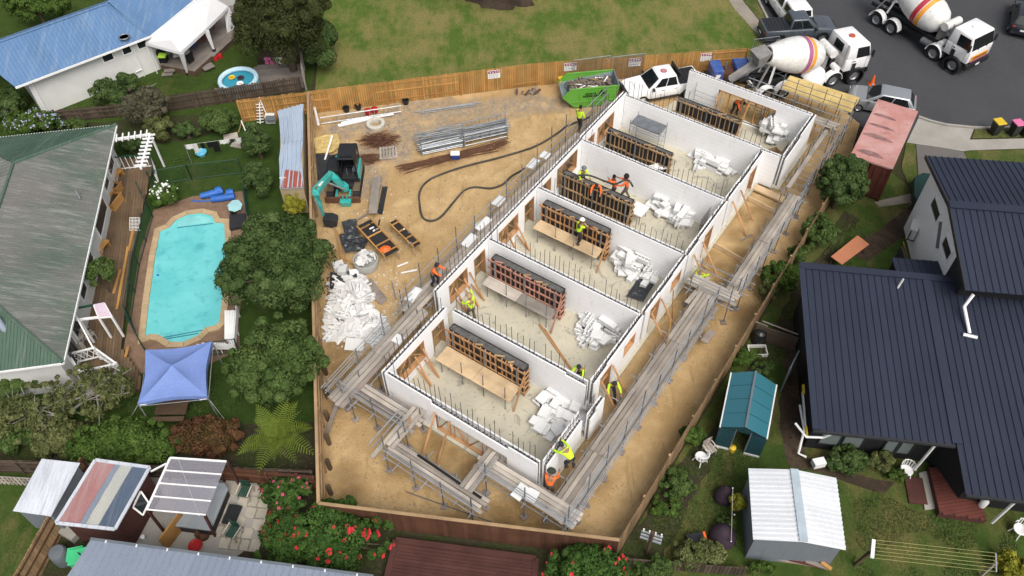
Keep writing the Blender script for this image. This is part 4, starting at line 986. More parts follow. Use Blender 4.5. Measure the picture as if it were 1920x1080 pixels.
# pergola on the deck
t = thing('pergola', 'white timber pergola arms at the far corner of the deck', 'pergola', at(280, 330))
pz = 2.6
a, b, c = at(214, 262, pz), at(282, 252, pz), at(264, 316, pz)
for p, q in ((a, b), (b, c)):
  bar('beam', M['white'], t, p, q, .1, .16); k = 6 if p == a else 9; d = (q - p).normalized(); s = Vc((-d.y, d.x, 0))
  for i in range(k): m_ = p.lerp(q, (i + .5) / k) + Vc((0, 0, .1)); bar('rafter', M['white'], t, m_ - s * .34, m_ + s * .34, .07, .1)
bar('post', M['white'], t, xy(b, .02), xy(b, pz), .1, .1)
# white plank bench round the pool corner
t = thing('bench', 'white slatted corner bench around the near end of the pool', 'bench', at(430, 620))
a, b, c = at(436, 582, .45), at(432, 652, .45), at(376, 652, .45)
for i in range(5):
  o = Vc((-.14 * i + .2, 0, 0)); bar('seat_slat', M['white'], t, a + o, b + o + Vc((0, .14 * i, 0)), .12, .03)
for i in range(3): bar('seat_slat', M['white'], t, c + Vc((0, .13 * i, 0)), b + Vc((-.3, .13 * i, 0)), .11, .03)
for i in range(4): bar('back_slat', M['white'], t, a + Vc((.36, 0, .15 + .13 * i)), b + Vc((.36, -.2, .15 + .13 * i)), .025, .1)
for i in range(4): bar('back_slat', M['white'], t, c + Vc((0, -.18, .15 + .12 * i)), b + Vc((.36, -.18, .15 + .12 * i)), .025, .1)
for p in (a, b, c, a.lerp(b, .5), c.lerp(b, .5)): bar('leg', M['white'], t, xy(p, .02), xy(p, .44), .08, .08); bar('leg', M['white'], t, xy(p + Vc((.3, -.1, 0)), .02), xy(p + Vc((.3, -.1, 0)), .9), .06, .06)
# lattice porch
t = thing('porch_frame', 'white lattice porch frame at the corner of the green roofed house', 'porch', at(175, 690))
q = [at(128, 664, 1.3), at(176, 652, 1.3), at(218, 682, 1.3), at(150, 697, 1.3)]
for i in range(4):
  bar('rail', M['white'], t, q[i], q[(i + 1) % 4], .09, .07); bar('bottom_rail', M['white'], t, xy(q[i], .55), xy(q[(i + 1) % 4], .55), .06, .06); bar('post', M['white'], t, xy(q[i], .02), xy(q[i], 1.4), .1, .1)
  L_ = (q[(i + 1) % 4] - q[i]).length; k = max(2, int(L_ / .3)); mb = MB()
  for j in range(k):
    a, b = q[i].lerp(q[(i + 1) % 4], j / k), q[i].lerp(q[(i + 1) % 4], (j + 1) / k); mb.beam(xy(a, .58), xy(b, 1.27), .02, .035); mb.beam(xy(b, .58), xy(a, 1.27), .022, .035)
  mb.build('lattice', M['white'], t)
bar('porch_beam', M['white'], t, at(141, 590, 2.4), at(176, 655, 1.5), .07, .09)
t = thing('porch_roof', 'small pinkish clear porch roof on white frame beside the deck', 'awning', at(190, 600))
q = [at(176, 572, 2.2), at(195, 568, 2.2), at(209, 593, 2.0), at(185, 595, 2.0)]
MB().hexa(q, [x + Vc((0, 0, .04)) for x in q]).build('clear_sheet', mk('pinkclear', (.60, .48, .56), .4), t)
for i in range(4): bar('rail', M['white'], t, q[i] + Vc((0, 0, -.03)), q[(i + 1) % 4] + Vc((0, 0, -.03)), .08, .08)
bar('rail', M['white'], t, at(142, 600, 2.1), q[3], .1, .1); bar('rail', M['greenpaint'], t, at(148, 577, 2.2), at(174, 572, 2.2), .1, .08); bar('post', M['white'], t, xy(q[3], .3), q[3], .09, .09); bar('post', M['white'], t, xy(q[2], .3), q[2], .09, .09); bar('post', M['white'], t, xy(at(150, 602, 2.1), .3), at(150, 602, 2.1), .09, .09)
# garden table with chairs under the porch
def slat_chair(label, p, rz, m='plank'):
  t = thing('garden_chair', label, 'chair', p, rz)
  for i in range(5): MB().box((-.2 + .1 * i, 0, .42), (.08, .48, .025)).build('seat_slat', M[m], t, True)
  for i in range(5): MB().box((-.2 + .1 * i, .25 + .02, .68), (.08, .025, .5)).build('back_slat', M[m], t, True)
  for x in (-.22, .22):
    for y in (-.22, .22): MB().box((x, y, .21), (.045, .045, .42)).build('leg', M[m], t, True)
    MB().box((x * 1.15, 0, .62), (.05, .5, .03)).build('armrest', M[m], t, True)
  return t
slat_chair('grey slatted garden chair on the porch, upper one', at(172, 636, .32), 2.4); slat_chair('grey slatted garden chair inside the lattice porch', at(160, 672, .32), .4)
t = thing('round_table', 'round grey garden table under the porch beam', 'table', at(148, 645, .32)); MB().lathe([(.0, .72), (.55, .72), (.55, .75), (0, .75)], 20).build('table_top', M['plank'], t, True)
for k in range(4): MB().tube((.4 * math.cos(k * 1.57 + .7), .4 * math.sin(k * 1.57 + .7), 0), (.3 * math.cos(k * 1.57 + .7), .3 * math.sin(k * 1.57 + .7), .72), .025).build('leg', M['plank'], t, True)
# timber planters, pallet, boards on the deck
def planter(label, p, L_, w_, h, rz):
  t = thing('planter', label, 'planter', p, rz)
  for y in (-w_ / 2, w_ / 2):
    for k in range(3): MB().box((0, y, h * (k + .5) / 3), (L_, .04, h / 3 - .01)).build('board', M['pine'], t, True)
  for x in (-L_ / 2 + .02, L_ / 2 - .02):
    for k in range(3): MB().box((x, 0, h * (k + .5) / 3), (.04, w_ - .05, h / 3 - .01)).build('board', M['pine'], t, True)
  for y in (-w_ / 2, w_ / 2): MB().box((0, y, h + .02), (L_ + .1, .1, .035)).build('cap_board', M['pine'], t, True)
  MB().box((0, 0, h * .7), (L_ - .08, w_ - .08, .03)).build('soil', M['mulch'], t, True)
planter('larger wooden planter box against the house wall on the deck', at(217, 384, .32), 1.05, .55, .55, 1.35); planter('smaller wooden planter box against the house wall on the deck', at(221, 358, .32), .55, .5, .5, 1.35)
for u, v, lb in ((223, 335, 'plain wooden bench box on the deck at the far end'), (197, 470, 'plain wooden bench box on the deck below the window')):
  p = at(u, v, .32); t = thing('bench_box', lb, 'bench', p, 1.3); MB().box((0, 0, .42), (.95, .34, .04)).build('seat', M['pine'], t, True)
  for x in (-.4, .4): MB().box((x, 0, .2), (.05, .3, .4)).build('leg', M['pine'], t, True)
for i, (p, q) in enumerate((((240, 462), (219, 580)), ((226, 505), (213, 550)), ((240, 650), (235, 670)), ((250, 430), (241, 470)))):
  o = bar('loose_board', M['pine'], None, at(*p, .36), at(*q, .36), .14, .04); tag(o, ['longest loose board lying along the deck', 'short loose board left of the longest one on the deck', 'short loose board on the deck by the blue gazebo', 'loose board near the wire rack on the deck'][i], 'board')
t = thing('wire_rack', 'white wire drying rack standing on the deck by the pool fence', 'rack', at(252, 420, .32))
q = [at(243, 432, .35), at(262, 432, .35), at(262, 408, .9), at(243, 408, .9)]
for i in range(8): rod('wire', M['white'], t, q[0].lerp(q[1], i / 7), q[3].lerp(q[2], i / 7), .012)
for i in range(5): rod('wire', M['white'], t, q[0].lerp(q[3], i / 4), q[1].lerp(q[2], i / 4), .012)
# ---- the pool
def rnd_pool():
  """pool outline in survey points: straight sides with a round bay at each end"""
  pts = [(273, 632), (281, 560), (292, 480), (301, 435), (318, 428), (331, 414), (352, 404), (378, 401), (398, 406), (404, 419), (421, 420)]
  pts += [(424, 470), (421, 540), (412, 605), (405, 612), (386, 616), (372, 631), (345, 643), (320, 643), (300, 630), (283, 628)]
  return ats(pts)
def off_poly(P, d):
  out = []; n = len(P)
  A = sum(P[i].x * P[(i + 1) % n].y - P[(i + 1) % n].x * P[i].y for i in range(n)); sg = 1 if A > 0 else -1
  for i in range(n):
    a, b, c = P[i - 1], P[i], P[(i + 1) % n]; d1 = (b - a).normalized(); d2 = (c - b).normalized(); n1 = Vc((d1.y, -d1.x, 0)) * sg; n2_ = Vc((d2.y, -d2.x, 0)) * sg
    m_ = (n1 + n2_); m_ = m_.normalized() if m_.length > .1 else n1; out.append(b + m_ * d / max(.6, m_.dot(n1)))
  return out
PP = rnd_pool(); PO = off_poly(PP, .34)
def water_mat():
  n = N('water'); a = n.noise(.5, 5, .6, dist=.6); b = n.noise(1.6, 5, .7, dist=.4)
  c = n.mix(n.ramp(a, .35, .65), (.11, .46, .47), (.155, .54, .54)); c = n.mix(n.ramp(b, .53, .68, 0, .5), c, (.045, .27, .31))
  n.bump(n.noise(2.2, 4), .18, .03); return n.fin(c, .05, 0, .5)
pl = thing('swimming_pool', 'turquoise swimming pool with rounded ends and sandy coping tiles', 'pool', at(345, 520))
MB().prism([(p.x, p.y) for p in PP], -.02, .05).build('water', water_mat(), pl)
Wt = []
n_ = len(PP)
M['coping'] = mk('coping', (.46, .34, .20), .85, .22, 2, 25, rnd=.08)
for i in range(n_):
  a, b = PP[i], PP[(i + 1) % n_]; c, d = PO[i], PO[(i + 1) % n_]; k = max(1, int((b - a).length / .42))
  for j in range(k):
    f0, f1 = (j + .012) / k, (j + .988) / k; q = [a.lerp(b, f0), a.lerp(b, f1), c.lerp(d, f1), c.lerp(d, f0)]
    MB().hexa([xy(x, .02) for x in q], [xy(x, .11) for x in q]).build('coping_tile', M['coping'], pl)
for (u0, v0, u1, v1) in ((332, 427, 400, 419), (302, 637, 372, 625), (305, 633, 380, 619)): bar('pool_step', mk('stepblue', (.03, .19, .24), .5), pl, at(u0, v0, .056), at(u1, v1, .056), .07, .006)
MB().prism([(q.x, q.y) for q in ats([(333, 426), (336, 417), (352, 408), (376, 405), (393, 409), (398, 418)])], .052, .054).build('shallow_ledge', mk('ledge', (.23, .60, .60), .3, .2), pl)
p = at(296, 516, .06); MB().lathe([(0, 0), (.07, 0), (.07, .03), (0, .03)], 10, p).build('chlorine_float', M['blue'], pl)
sheet('pool_paving', ats([(288, 394), (362, 368), (462, 358), (470, 420), (448, 600), (450, 655), (380, 690), (262, 700), (232, 655), (248, 560), (262, 470)]), .012, M['brickpave'])
# pool fence (green panels)
def bar_fence(label, pts, h=1.2, step=.11, mesh=True):
  t = thing('pool_fence', label, 'fence', xy(at(*pts[0]), 0))
  P = ats(pts)
  for a, b in zip(P, P[1:]):
    L_ = (b - a).length; k = max(1, round(L_ / 2.1))
    for i in range(k + 1): c = a.lerp(b, i / k); rod('post', M['greenpaint'], t, xy(c, 0), xy(c, h + .05), .035)
    for z in (.1, h): rod('rail', M['greenpaint'], t, xy(a, z), xy(b, z), .024)
    mb = MB()
    for i in range(int(L_ / step)): c = a.lerp(b, (i + .5) * step / L_); mb.tube(xy(c, .1), xy(c, h), .009, n=4, cap=False)
    mb.build('bars', M['greenpaint'], t)
bar_fence('green metal pool fence between the deck and the pool paving', [(268, 370), (287, 408), (262, 500), (246, 600), (253, 622), (275, 662)]); bar_fence('green metal pool fence across the clothes line lawn', [(287, 350), (360, 337), (455, 326)])
bar_fence('green metal pool fence at the far right corner of the pool', [(462, 360), (470, 420)])
bar_fence('dark metal fence behind the white corner bench', [(398, 668), (450, 662)])
# floats and tub by the pool
t = thing('pool_float', 'blue inflatable lounge on the paving behind the pool', 'pool float', at(402, 366))
for (u0, v0, u1, v1, r) in ((376, 368, 418, 358, .22), (396, 374, 440, 368, .22), (404, 358, 416, 356, .26), (424, 362, 438, 360, .24)): MB().path([at(u0, v0, r), at((u0 + u1) / 2, (v0 + v1) / 2, r), at(u1, v1, r)], [r * .8, r, r * .8], 10).build('air_tube', M['blue'], t, smooth=True)
MB().path([at(360, 376, .05), at(378, 378, .05), at(400, 375, .05)], .05, 6).build('hose', M['blue'], t)
t = thing('pool_step_unit', 'pale aqua plastic lid on black stand right of the pool', 'pool lid', at(440, 388)); MB().prism([(p.x, p.y) for p in ats([(427, 386), (436, 377), (448, 376), (455, 384), (452, 393), (440, 398), (429, 395)], .5)], .5, .58).build('lid', mk('aqua', (.36, .62, .64), .5), t, bevel=.02); cube('stand', M['plastic'], t, at(437, 398, .22), (.25, .25, .44))
o = MB().prism([(p.x, p.y) for p in ats([(432, 408), (462, 405), (462, 428), (432, 434)])], .02, .25).build('pool_mat', M['dark']); tag(o, 'dark flat rubber cover at the right edge of the pool', 'mat')
# washing line with laundry
t = thing('washing_line', 'washing line with white and black laundry over the lawn', 'washing line', at(400, 300)); a, b = at(346, 272, 1.5), at(452, 258, 1.5)
rod('line', M['white'], t, a, b, .006)
for p in (a, b): rod('post', M['galvdark'], t, xy(p, 0), xy(p, 1.55), .03)
for f, w_, h, m_ in ((.06, .45, .4, 'white'), (.17, .3, .75, 'offwhite'), (.30, .25, .5, 'black'), (.42, .3, .5, 'black'), (.52, .4, .9, 'black'), (.68, .5, .35, 'white'), (.84, .35, .3, 'dark'), (.93, .4, .45, 'offwhite')):
  c = a.lerp(b, f); d = (b - a).normalized(); mb = MB(); n_c = 5
  for i in range(n_c):
    x0, x1 = -w_ / 2 + w_ * i / n_c, -w_ / 2 + w_ * (i + 1) / n_c; y0, y1 = .04 * math.sin(i * 2.1), .04 * math.sin((i + 1) * 2.1); s = Vc((-d.y, d.x, 0))
    mb.quad(c + d * x0, c + d * x1, c + d * x1 + s * (y1 + .05) - Vc((0, 0, h)), c + d * x0 + s * (y0 + .05) - Vc((0, 0, h)))
  mb.build('laundry', M[m_], t)
t = thing('wash_tub', 'round blue washing tub on the lawn under the laundry', 'tub', at(379, 291)); MB().lathe([(.22, 0), (.34, .28), (.37, .28), (.35, .3), (.32, .28), (.2, .03), (0, .03)], 16).build('bowl', M['skyblue'], t, True, smooth=True)
for i, (u, v) in enumerate(((433, 258), (448, 268))): o = cube('paving_slab', M['plank'], None, at(u, v, .04), (.9, .8, .06), .3 + i); tag(o, ['grey paving board lying by the washing line end', 'lower grey paving board by the dark shrub'][i], 'board')
# sawhorse frame
t = thing('saw_trestle', 'crossed white and timber poles leaning by the yellow flowering bush', 'trestle', at(457, 235)); bar('pole', M['white'], t, at(452, 226, .9), at(463, 252, .02), .06, .05); bar('pole', M['pineweath'], t, at(454, 224, .9), at(447, 248, .02), .06, .05)
# lattice post and bin by the golden fence
t = thing('aerial_mast', 'white clothes mast with many short crossbars leaning by the timber fence', 'mast', at(487, 235)); bar('mast', M['white'], t, at(488, 232, .1), at(486, 182, 1.7), .05, .05)
for i in range(9): c = at(488, 232, .1).lerp(at(486, 182, 1.7), (i + .5) / 9); bar('crossbar', M['white'], t, c - Vc((.22, 0, 0)), c + Vc((.22, .03, 0)), .04, .035)
bar('stay', M['white'], t, at(488, 188, 1.6), at(505, 226, .05), .05, .05)
t = thing('white_bin', 'white tub with grey lid beside the blue shed', 'tub', at(508, 225)); cube('body', M['offwhite'], t, at(507, 222, .3), (.6, .45, .55)); cube('lid', M['steelgrey'], t, at(507, 222, .61), (.66, .5, .06))
# ---- rusty blue shed
t = thing('garden_shed', 'long narrow shed with pale blue iron roof and rusty red patch', 'shed', at(552, 360))
R = [(520, 208, 569, 195), (523, 222, 568, 213), (527, 270, 568, 264), (523, 298, 565, 293), (526, 354, 570, 351)]
zs = [2.35, 2.3, 2.3, 2.2, 2.1]
for i in range(4):
  u0, v0, u1, v1 = R[i]; u2, v2, u3, v3 = R[i + 1]
  q = [at(u2, v2, zs[i + 1]), at(u3, v3, zs[i + 1]), at(u1, v1, zs[i]), at(u0, v0, zs[i])]
  roof_plane(t, q, M['roof_shed'], .26, .06, .78, flat=.5)
q = [at(528, 336, 2.17), at(568, 330, 2.17), at(570, 350, 2.13), at(527, 353, 2.13)]; q = [x + Vc((0, 0, .02)) for x in q]
roof_plane(t, [q[3], q[2], at(563, 322, 2.2), at(535, 318, 2.2)], M['roof_rust'], .18, .03, .72, name='rusty_sheet', flat=.6)
walls_poly(t, [at(524, 352, 2.1), at(568, 350, 2.1), at(567, 200, 2.3), at(524, 212, 2.3)], 0, 2.05, mk('shedwall', (.40, .31, .19), .9, .2))
window(t, at(545, 357, 1.7).xy, at(562, 357, 1.7).xy, 1.1, 1.8, Vc((0, -1, 0)), 'white', 'glass'); cube('door', M['offwhite'], t, at(534, 352, 1.4) + Vc((.05, -.03, 0)), (.35, .04, 1.7))
# ---- blue gazebo
t = thing('gazebo', 'blue pop-up gazebo with square pitched canopy on the lawn', 'gazebo', at(325, 760))
q = [at(272, 656, 2.2), at(397, 640, 2.2), at(388, 743, 2.2), at(258, 756, 2.2)]; ap = sum(q, Vc()) / 4 + Vc((0, 0, .55)); mb = MB()
ed = []
for i in range(4):
  a, b = q[i], q[(i + 1) % 4]; k = 6; cen = (a + b) / 2; ci = (ap - cen);
  rows = []
  for r in range(7):
    f = r / 6; row = []
    for j in range(k + 1):
      p = a.lerp(b, j / k); s = 4 * (j / k) * (1 - j / k); base = p + (xy(ap, p.z) - p).normalized() * (.16 * s * (1 - f)); x = base.lerp(ap, f); x.z -= .16 * math.sin(math.pi * f) * (.4 + .6 * s); row.append(x)
    rows.append(row)
  for r in range(6):
    for j in range(k): mb.quad(rows[r][j], rows[r][j + 1], rows[r + 1][j + 1], rows[r + 1][j])
  for j in range(k): mb.quad(rows[0][j] - Vc((0, 0, .26)), rows[0][j + 1] - Vc((0, 0, .26)), rows[0][j + 1], rows[0][j])
mb.build('canopy', M['canopy_blue'], t, smooth=True)
for p in q: rod('leg', M['galv'], t, xy(p, 0), xy(p, 2.15), .03)
for i in range(4): rod('truss', M['galv'], t, xy(q[i], 1.95), xy(q[(i + 1) % 4], 1.95), .018)
for p, u, v in ((q[2], 420, 785), (q[3], 240, 790)): rod('guy_rope', M['white'], t, xy(p, 2.1), at(u, v, 0), .01)
for p, d in ((q[3], .12), (q[2], -.3)): cube('maker_tag', M['white'], t, p + Vc((d + .1, -.03 + d * .2, -.12)), (.3, .012, .06), .15)
t = thing('garden_table', 'dark table with benches in the shade under the blue gazebo', 'table', at(325, 768)); cube('top', M['log'], t, at(322, 764, .7), (1.5, .8, .05));
for dx in (-.55, .55): cube('leg', M['log'], t, at(322, 764, .36) + Vc((dx, 0, 0)), (.08, .6, .68))
for dy in (-.65, .65): cube('bench', M['log'], t, at(322, 764, .42) + Vc((0, dy, 0)), (1.5, .26, .05))
# ---- white house with the blue roof (top left)
ZE = 3.0; ZR = 4.4
bh = thing('house', 'white weatherboard house with faded blue iron roof', 'house', xy(at(120, 120, 0), 0))
E0, E1, E2 = at(28, 163, ZE), at(281, 67, ZE), at(500, -112, ZE); R1 = at(200, 8, ZR); dR = (E1 - E0).normalized(); R0 = R1 - dR * 13; E0x = E0
R2 = at(420, -160, ZR + .2); Lf = at(-70, 40, ZE)
roof_plane(bh, [E0, E1, R1, R1 - dR * (E1 - E0).length * .98], M['roof_blue'], .25, .02, .9, flat=.8); roof_plane(bh, [E1, E2, R2, R1], M['roof_blue'], .25, .02, .9, flat=.8)
Bk = R1 + (R1 - (E0 + dR * (R1 - E0).dot(dR))); Bk.z = ZE; roof_plane(bh, [Bk + dR * 1.5, Bk - dR * 12, R1 - dR * 12, R1], M['roof_blue'], .25, .02, .9, flat=.8)
roof_plane(bh, [Bk + dR * 1.5, Bk + dR * 12 + Vc((0, 3, 0)), R2, R1], M['roof_blue'], .5, .02, .9)
for p, q in ((E0, E1), (E1, E2)): MB().beam(p + Vc((0, 0, -.07)), q + Vc((0, 0, -.07)), .12, .13).build('gutter', M['white'], bh)
for p, q in ((R1 - dR * 12, R1), (R1, E1), (R1, R2)): MB().tube(p + Vc((0, 0, .03)), q + Vc((0, 0, .03)), .08, n=6).build('ridge_cap', M['roof_blue'], bh)
nb = Vc((-dR.y, dR.x, 0)); d2 = (E2 - E1).normalized(); nb2 = Vc((-d2.y, d2.x, 0))
K0 = E0 + nb * .6 + dR * .75; K1 = E1 + nb * .6 - dR * .1; K2 = E2 + nb2 * .6
walls_poly(bh, [K0, K1, K2, K2 + nb2 * 4, K1 + nb * (2 * (R1 - E0).dot(nb) - 1.2), K0 + nb * (2 * (R1 - E0).dot(nb) - 1.2)], 0, ZE - .03, M['weatherboard'])
L_ = (K1 - K0).length
for s0, s1 in ((.60, .69), (.77, .845), (.90, .98)): window(bh, K0 + dR * L_ * s0, K0 + dR * L_ * s1, 2.0, 2.75, -nb)
rod('downpipe', M['white'], bh, xy(K0 + dR * .25 - nb * .06, 0), xy(K0 + dR * .25 - nb * .06, 2.9), .05); rod('waste_pipe', M['white'], bh, xy(K0 + dR * L_ * .86 - nb * .08, 0), xy(K0 + dR * L_ * .86 - nb * .08, 2.2), .04); rod('waste_pipe', M['white'], bh, xy(K0 + dR * L_ * .80 - nb * .1, .55), xy(K0 + dR * L_ * .86 - nb * .1, .6), .04)
p = at(233, 70, 3.35); MB().lathe([(.32, 0), (.36, .04), (.32, .08), (.28, .04), (.32, 0)], 18, p).build('roof_ring', M['galvdark'], bh)
# deck with white marquee
mq = thing('timber_deck', 'grey timber deck under the white marquee', 'deck', at(380, 110))
Pq = ats([(300, 122), (366, 134), (462, 50), (440, 10), (360, 20), (298, 100)], .45)
clip_boards(mq, Pq, (at(458, 50, .45) - at(366, 134, .45)).normalized(), .2, .45, M['deckgrey']); MB().prism([(p.x, p.y) for p in Pq], .02, .42).build('deck_frame', M['log'], mq)
for k in range(2): cube('step', M['deckgrey'], mq, at(318 - k * 4, 132 + 7 * k, .3 - .15 * k), (.75, .35, .06), .1)
cube('step', M['deckgrey'], mq, at(390, 125, .25), (.8, .6, .06), .7)
t = thing('marquee', 'white fabric marquee with peaked roof over the deck', 'marquee', at(350, 80))
q = [at(272, 80, 2.5), at(338, 98, 2.3), at(385, 55, 2.3), at(428, 12, 2.3), at(366, 0, 2.5)]; rg = [at(297, 55, 3.3), at(385, -12, 3.3)]
mb = MB(); mb.quad(q[0], q[1], rg[0] + Vc((.9, -.8, -.3)), rg[0]);
mb.quad(q[1], q[2], q[3], rg[1] + Vc((.5, -.4, 0)), rg[0] + Vc((.9, -.8, -.3))); mb.quad(rg[0], rg[0] + Vc((.9, -.8, -.3)), rg[1] + Vc((.5, -.4, 0)), rg[1]); mb.quad(q[4], q[0], rg[0], rg[1]); mb.quad(q[3], q[4], rg[1], rg[1] + Vc((.5, -.4, 0)))
for a, b in zip(q, q[1:]): mb.quad(a - Vc((0, 0, .22)), b - Vc((0, 0, .22)), b, a)
mb.build('canopy', M['canopy_white'], t)
for p, u, v in ((q[1], 352, 140), (q[2], 402, 96)):
  b = at(u, v, .45 if u > 360 else 0); mb = MB(); mb.hexa([b + Vc((-.05, 0, 0)), b + Vc((.05, 0, 0)), b + Vc((.05, .06, 0)), b + Vc((-.05, .06, 0))], [p + Vc((-.15, 0, -.1)), p + Vc((.22, 0, -.1)), p + Vc((.22, .06, -.1)), p + Vc((-.15, .06, -.1))]); mb.build('leg_drape', M['canopy_white'], t); cube('foot_weight', M['black'], t, b + Vc((0, 0, .08)), (.22, .22, .16))
b0, b1 = at(426, 62, .45), at(446, 52, .45); MB().hexa([b0, b1, b1 + Vc((0, .05, 0)), b0 + Vc((0, .05, 0))], [q[3] + Vc((-.35, 0, -.1)), q[3] + Vc((.05, 0, -.1)), q[3] + Vc((.05, .05, -.1)), q[3] + Vc((-.35, .05, -.1))]).build('side_curtain', M['canopy_white'], t)
rod('leg', M['white'], t, xy(q[0], 0), xy(q[0], 2.4), .03)
for u, v, m_, lb in ((381, 75, 'red', 'red chair on the deck under the marquee'), (395, 55, 'red', 'red chair farther under the marquee'), (362, 92, 'blue', 'blue chair on the deck under the marquee')):
  slat_chair(lb, at(u, v, .47), ru(0, 6), m_)
t = thing('folding_table', 'white folding table frame under the near end of the marquee', 'table', at(335, 100, .47)); cube('top', M['offwhite'], t, at(340, 100, 1.15), (1.1, .6, .04), .3)
for dx, dy in ((-.45, -.2), (.45, -.2), (-.45, .2), (.45, .2)): rod('leg', M['white'], t, at(340, 100, .48) + Vc((dx, dy, 0)), at(340, 100, 1.14) + Vc((dx, dy, 0)), .018)
t = thing('wheelie_bin', 'black bin with lime lid at the house end of the deck', 'bin', at(303, 104, .47)); cube('body', M['plastic'], t, at(304, 104, .95), (.5, .5, .9)); cube('lid', M['lime'], t, at(304, 104, 1.43), (.54, .54, .07))
t = thing('stacked_chairs', 'dark folded chairs piled at the near end of the deck', 'chair', at(357, 106, .47))
for k in range(4): cube('chair_panel', M['black'], t, at(356, 108, .7 + .1 * k), (.5, .1, .6), .5 + .2 * k)
t = thing('toy_pedal_car', 'small red toys lying on the grass by the deck step', 'toy', at(410, 110));
for u, v, r in ((405, 112, .22), (413, 108, .2)): MB().lathe([(0, 0), (r, .02), (r * .9, .3), (0, .36)], 8, at(u, v, 0)).build('toy', M['red'], t)
# grey slab, paddling pool
clip = thing('timber_deck', 'low grey timber deck behind the paddling pool', 'deck', at(510, 140)); Pq = ats([(440, 148), (485, 122), (566, 118), (570, 165), (420, 178), (398, 170)], .15)
clip_boards(clip, Pq, Vc((1, .1, 0)).normalized(), .2, .15, M['deckgrey']); MB().prism([(p.x, p.y) for p in Pq], .02, .12).build('deck_frame', M['log'], clip)
sheet('earth_patch', ats([(487, 80), (560, 75), (566, 118), (486, 122)]), .014, M['mulch'], wob=.2)
t = thing('paddling_pool', 'round blue paddling pool with white rim behind the old fence', 'paddling pool', at(450, 165, .15));
mb = MB()
c = at(450, 160, .2); ring = [c + Vc((1.22 * math.cos(a_), 1.22 * math.sin(a_), .5)) for a_ in np.linspace(0, 2 * math.pi, 33)]
MB().path(ring, .16, 8).build('rim', mk('rimblue', (.52, .72, .82), .5), t, smooth=True); MB().lathe([(1.36, 0), (1.3, .5), (1.2, .5), (1.15, .02)], 32, c).build('side', M['skyblue'], t, smooth=True); MB().lathe([(0, .34), (1.2, .34)], 32, c, None, False).build('water', mk('padwater', (.035, .27, .37), .35, .1), t)
for dx, dy, m_, lb in ((-.5, .3, 'yellow', 'yellow float in the paddling pool'), (.1, .25, 'purple', 'dark ring float in the paddling pool'), (.2, -.4, 'white', 'white float in the paddling pool')):
  o = MB().lathe([(.1, 0), (.2, .05), (.25, .1), (.2, .15), (.1, .1), (.1, 0)], 14, c + Vc((dx, dy, .36))).build('pool_toy', M[m_], smooth=True); tag(o, lb, 'pool toy')
t = thing('toy_pile', 'pink and white plastic toys in a row on the low deck', 'toy', at(515, 117, .15))
for u, m_ in ((502, 'pink'), (511, 'pink'), (521, 'white'), (527, 'white')): MB().lathe([(0, 0), (.18, .05), (.14, .3), (.2, .4), (0, .5)], 8, at(u, 119, .18)).build('toy', M[m_], t, smooth=True)
# ---- right-hand dark house
dh = thing('house', 'large dark house with ribbed navy metal roofs', 'house', xy(at(1720, 640, 0), 0))
a, b, c, d = at(1499, 496, 3.7), at(1734, 518, 3.7), at(1791, 834, 2.9), at(1524.7, 805, 2.9)
roof_plane(dh, [d, c, b, a], M['roof_dark'], .33, .045, .99, flat=.80)
off = Vc((0, 0, .0)); b2, f2 = at(1737, 518, 3.7), at(2060, 548, 3.7); c2, g2 = at(1811, 926, 2.68), at(2060, 955, 2.68)
roof_plane(dh, [c2, g2, f2, b2], M['roof_dark'], .33, .045, .99, flat=.80)
bar('roof_flashing', M['roof_dark'], dh, b + Vc((.05, 0, .05)), at(1793, 832, 2.93) + Vc((.05, 0, .03)), .42, .03); bar('roof_flashing', M['roof_dark'], dh, a + Vc((0, -.08, .05)), f2 + Vc((0, -.08, .05)), .4, .04); bar('roof_flashing', M['roof_dark'], dh, a + Vc((.1, 0, .05)), d + Vc((.1, 0, .05)), .28, .04)
for p, q in ((d, c), (c2, g2)): MB().beam(p + Vc((0, -.06, -.06)), q + Vc((0, -.06, -.06)), .12, .12).build('gutter', M['dark'], dh)
Wd = [d + Vc((.5, .75, 0)), c + Vc((.1, .75, 0)), c2 + Vc((.9, .9, 0)), g2 + Vc((0, .9, 0)), f2 + Vc((0, -.4, 0)), a + Vc((.5, -.4, 0))]
walls_poly(dh, Wd, 0, 2.7, M['darkclad'])
MB().hexa([xy(d + Vc((.5, .75, 0)), 2.7), xy(c + Vc((.1, .75, 0)), 2.7), xy(b + Vc((0, -.4, 0)), 2.7), xy(a + Vc((.5, -.4, 0)), 2.7)], [xy(d + Vc((.5, .75, 0)), 2.86), xy(c + Vc((.1, .75, 0)), 2.86), xy(b + Vc((0, -.4, 0)), 3.6), xy(a + Vc((.5, -.4, 0)), 3.6)]).build('gable_wall', M['darkclad'], dh)
p0, p1 = Wd[0], Wd[1]; dd = (p1 - p0).normalized(); nf = Vc((dd.y, -dd.x, 0)); L_ = (p1 - p0).length
for s0, s1, zz in ((.09, .25, .55), (.27, .43, .55), (.60, .70, .5), (.715, .82, .5)): window(dh, p0 + dd * L_ * s0, p0 + dd * L_ * s1, zz, 2.2, nf, 'dark', 'greyglass')
for x in (d + Vc((.35, .3, 0)),): MB().path([x + Vc((.75, -.35, -.15)), x + Vc((.35, -.2, -.9)), x + Vc((-.35, -.1, -1.0)), x + Vc((-.75, .5, -.8))], .06, 8).build('downpipe', M['white'], dh, smooth=True)
for u0, v0, u1, v1 in ((1752, 836, 1715, 880), (1904, 940, 1860, 980)): rod('downpipe', M['offwhite'], dh, at(u0, v0, 2.6), at(u1, v1, .5), .07)
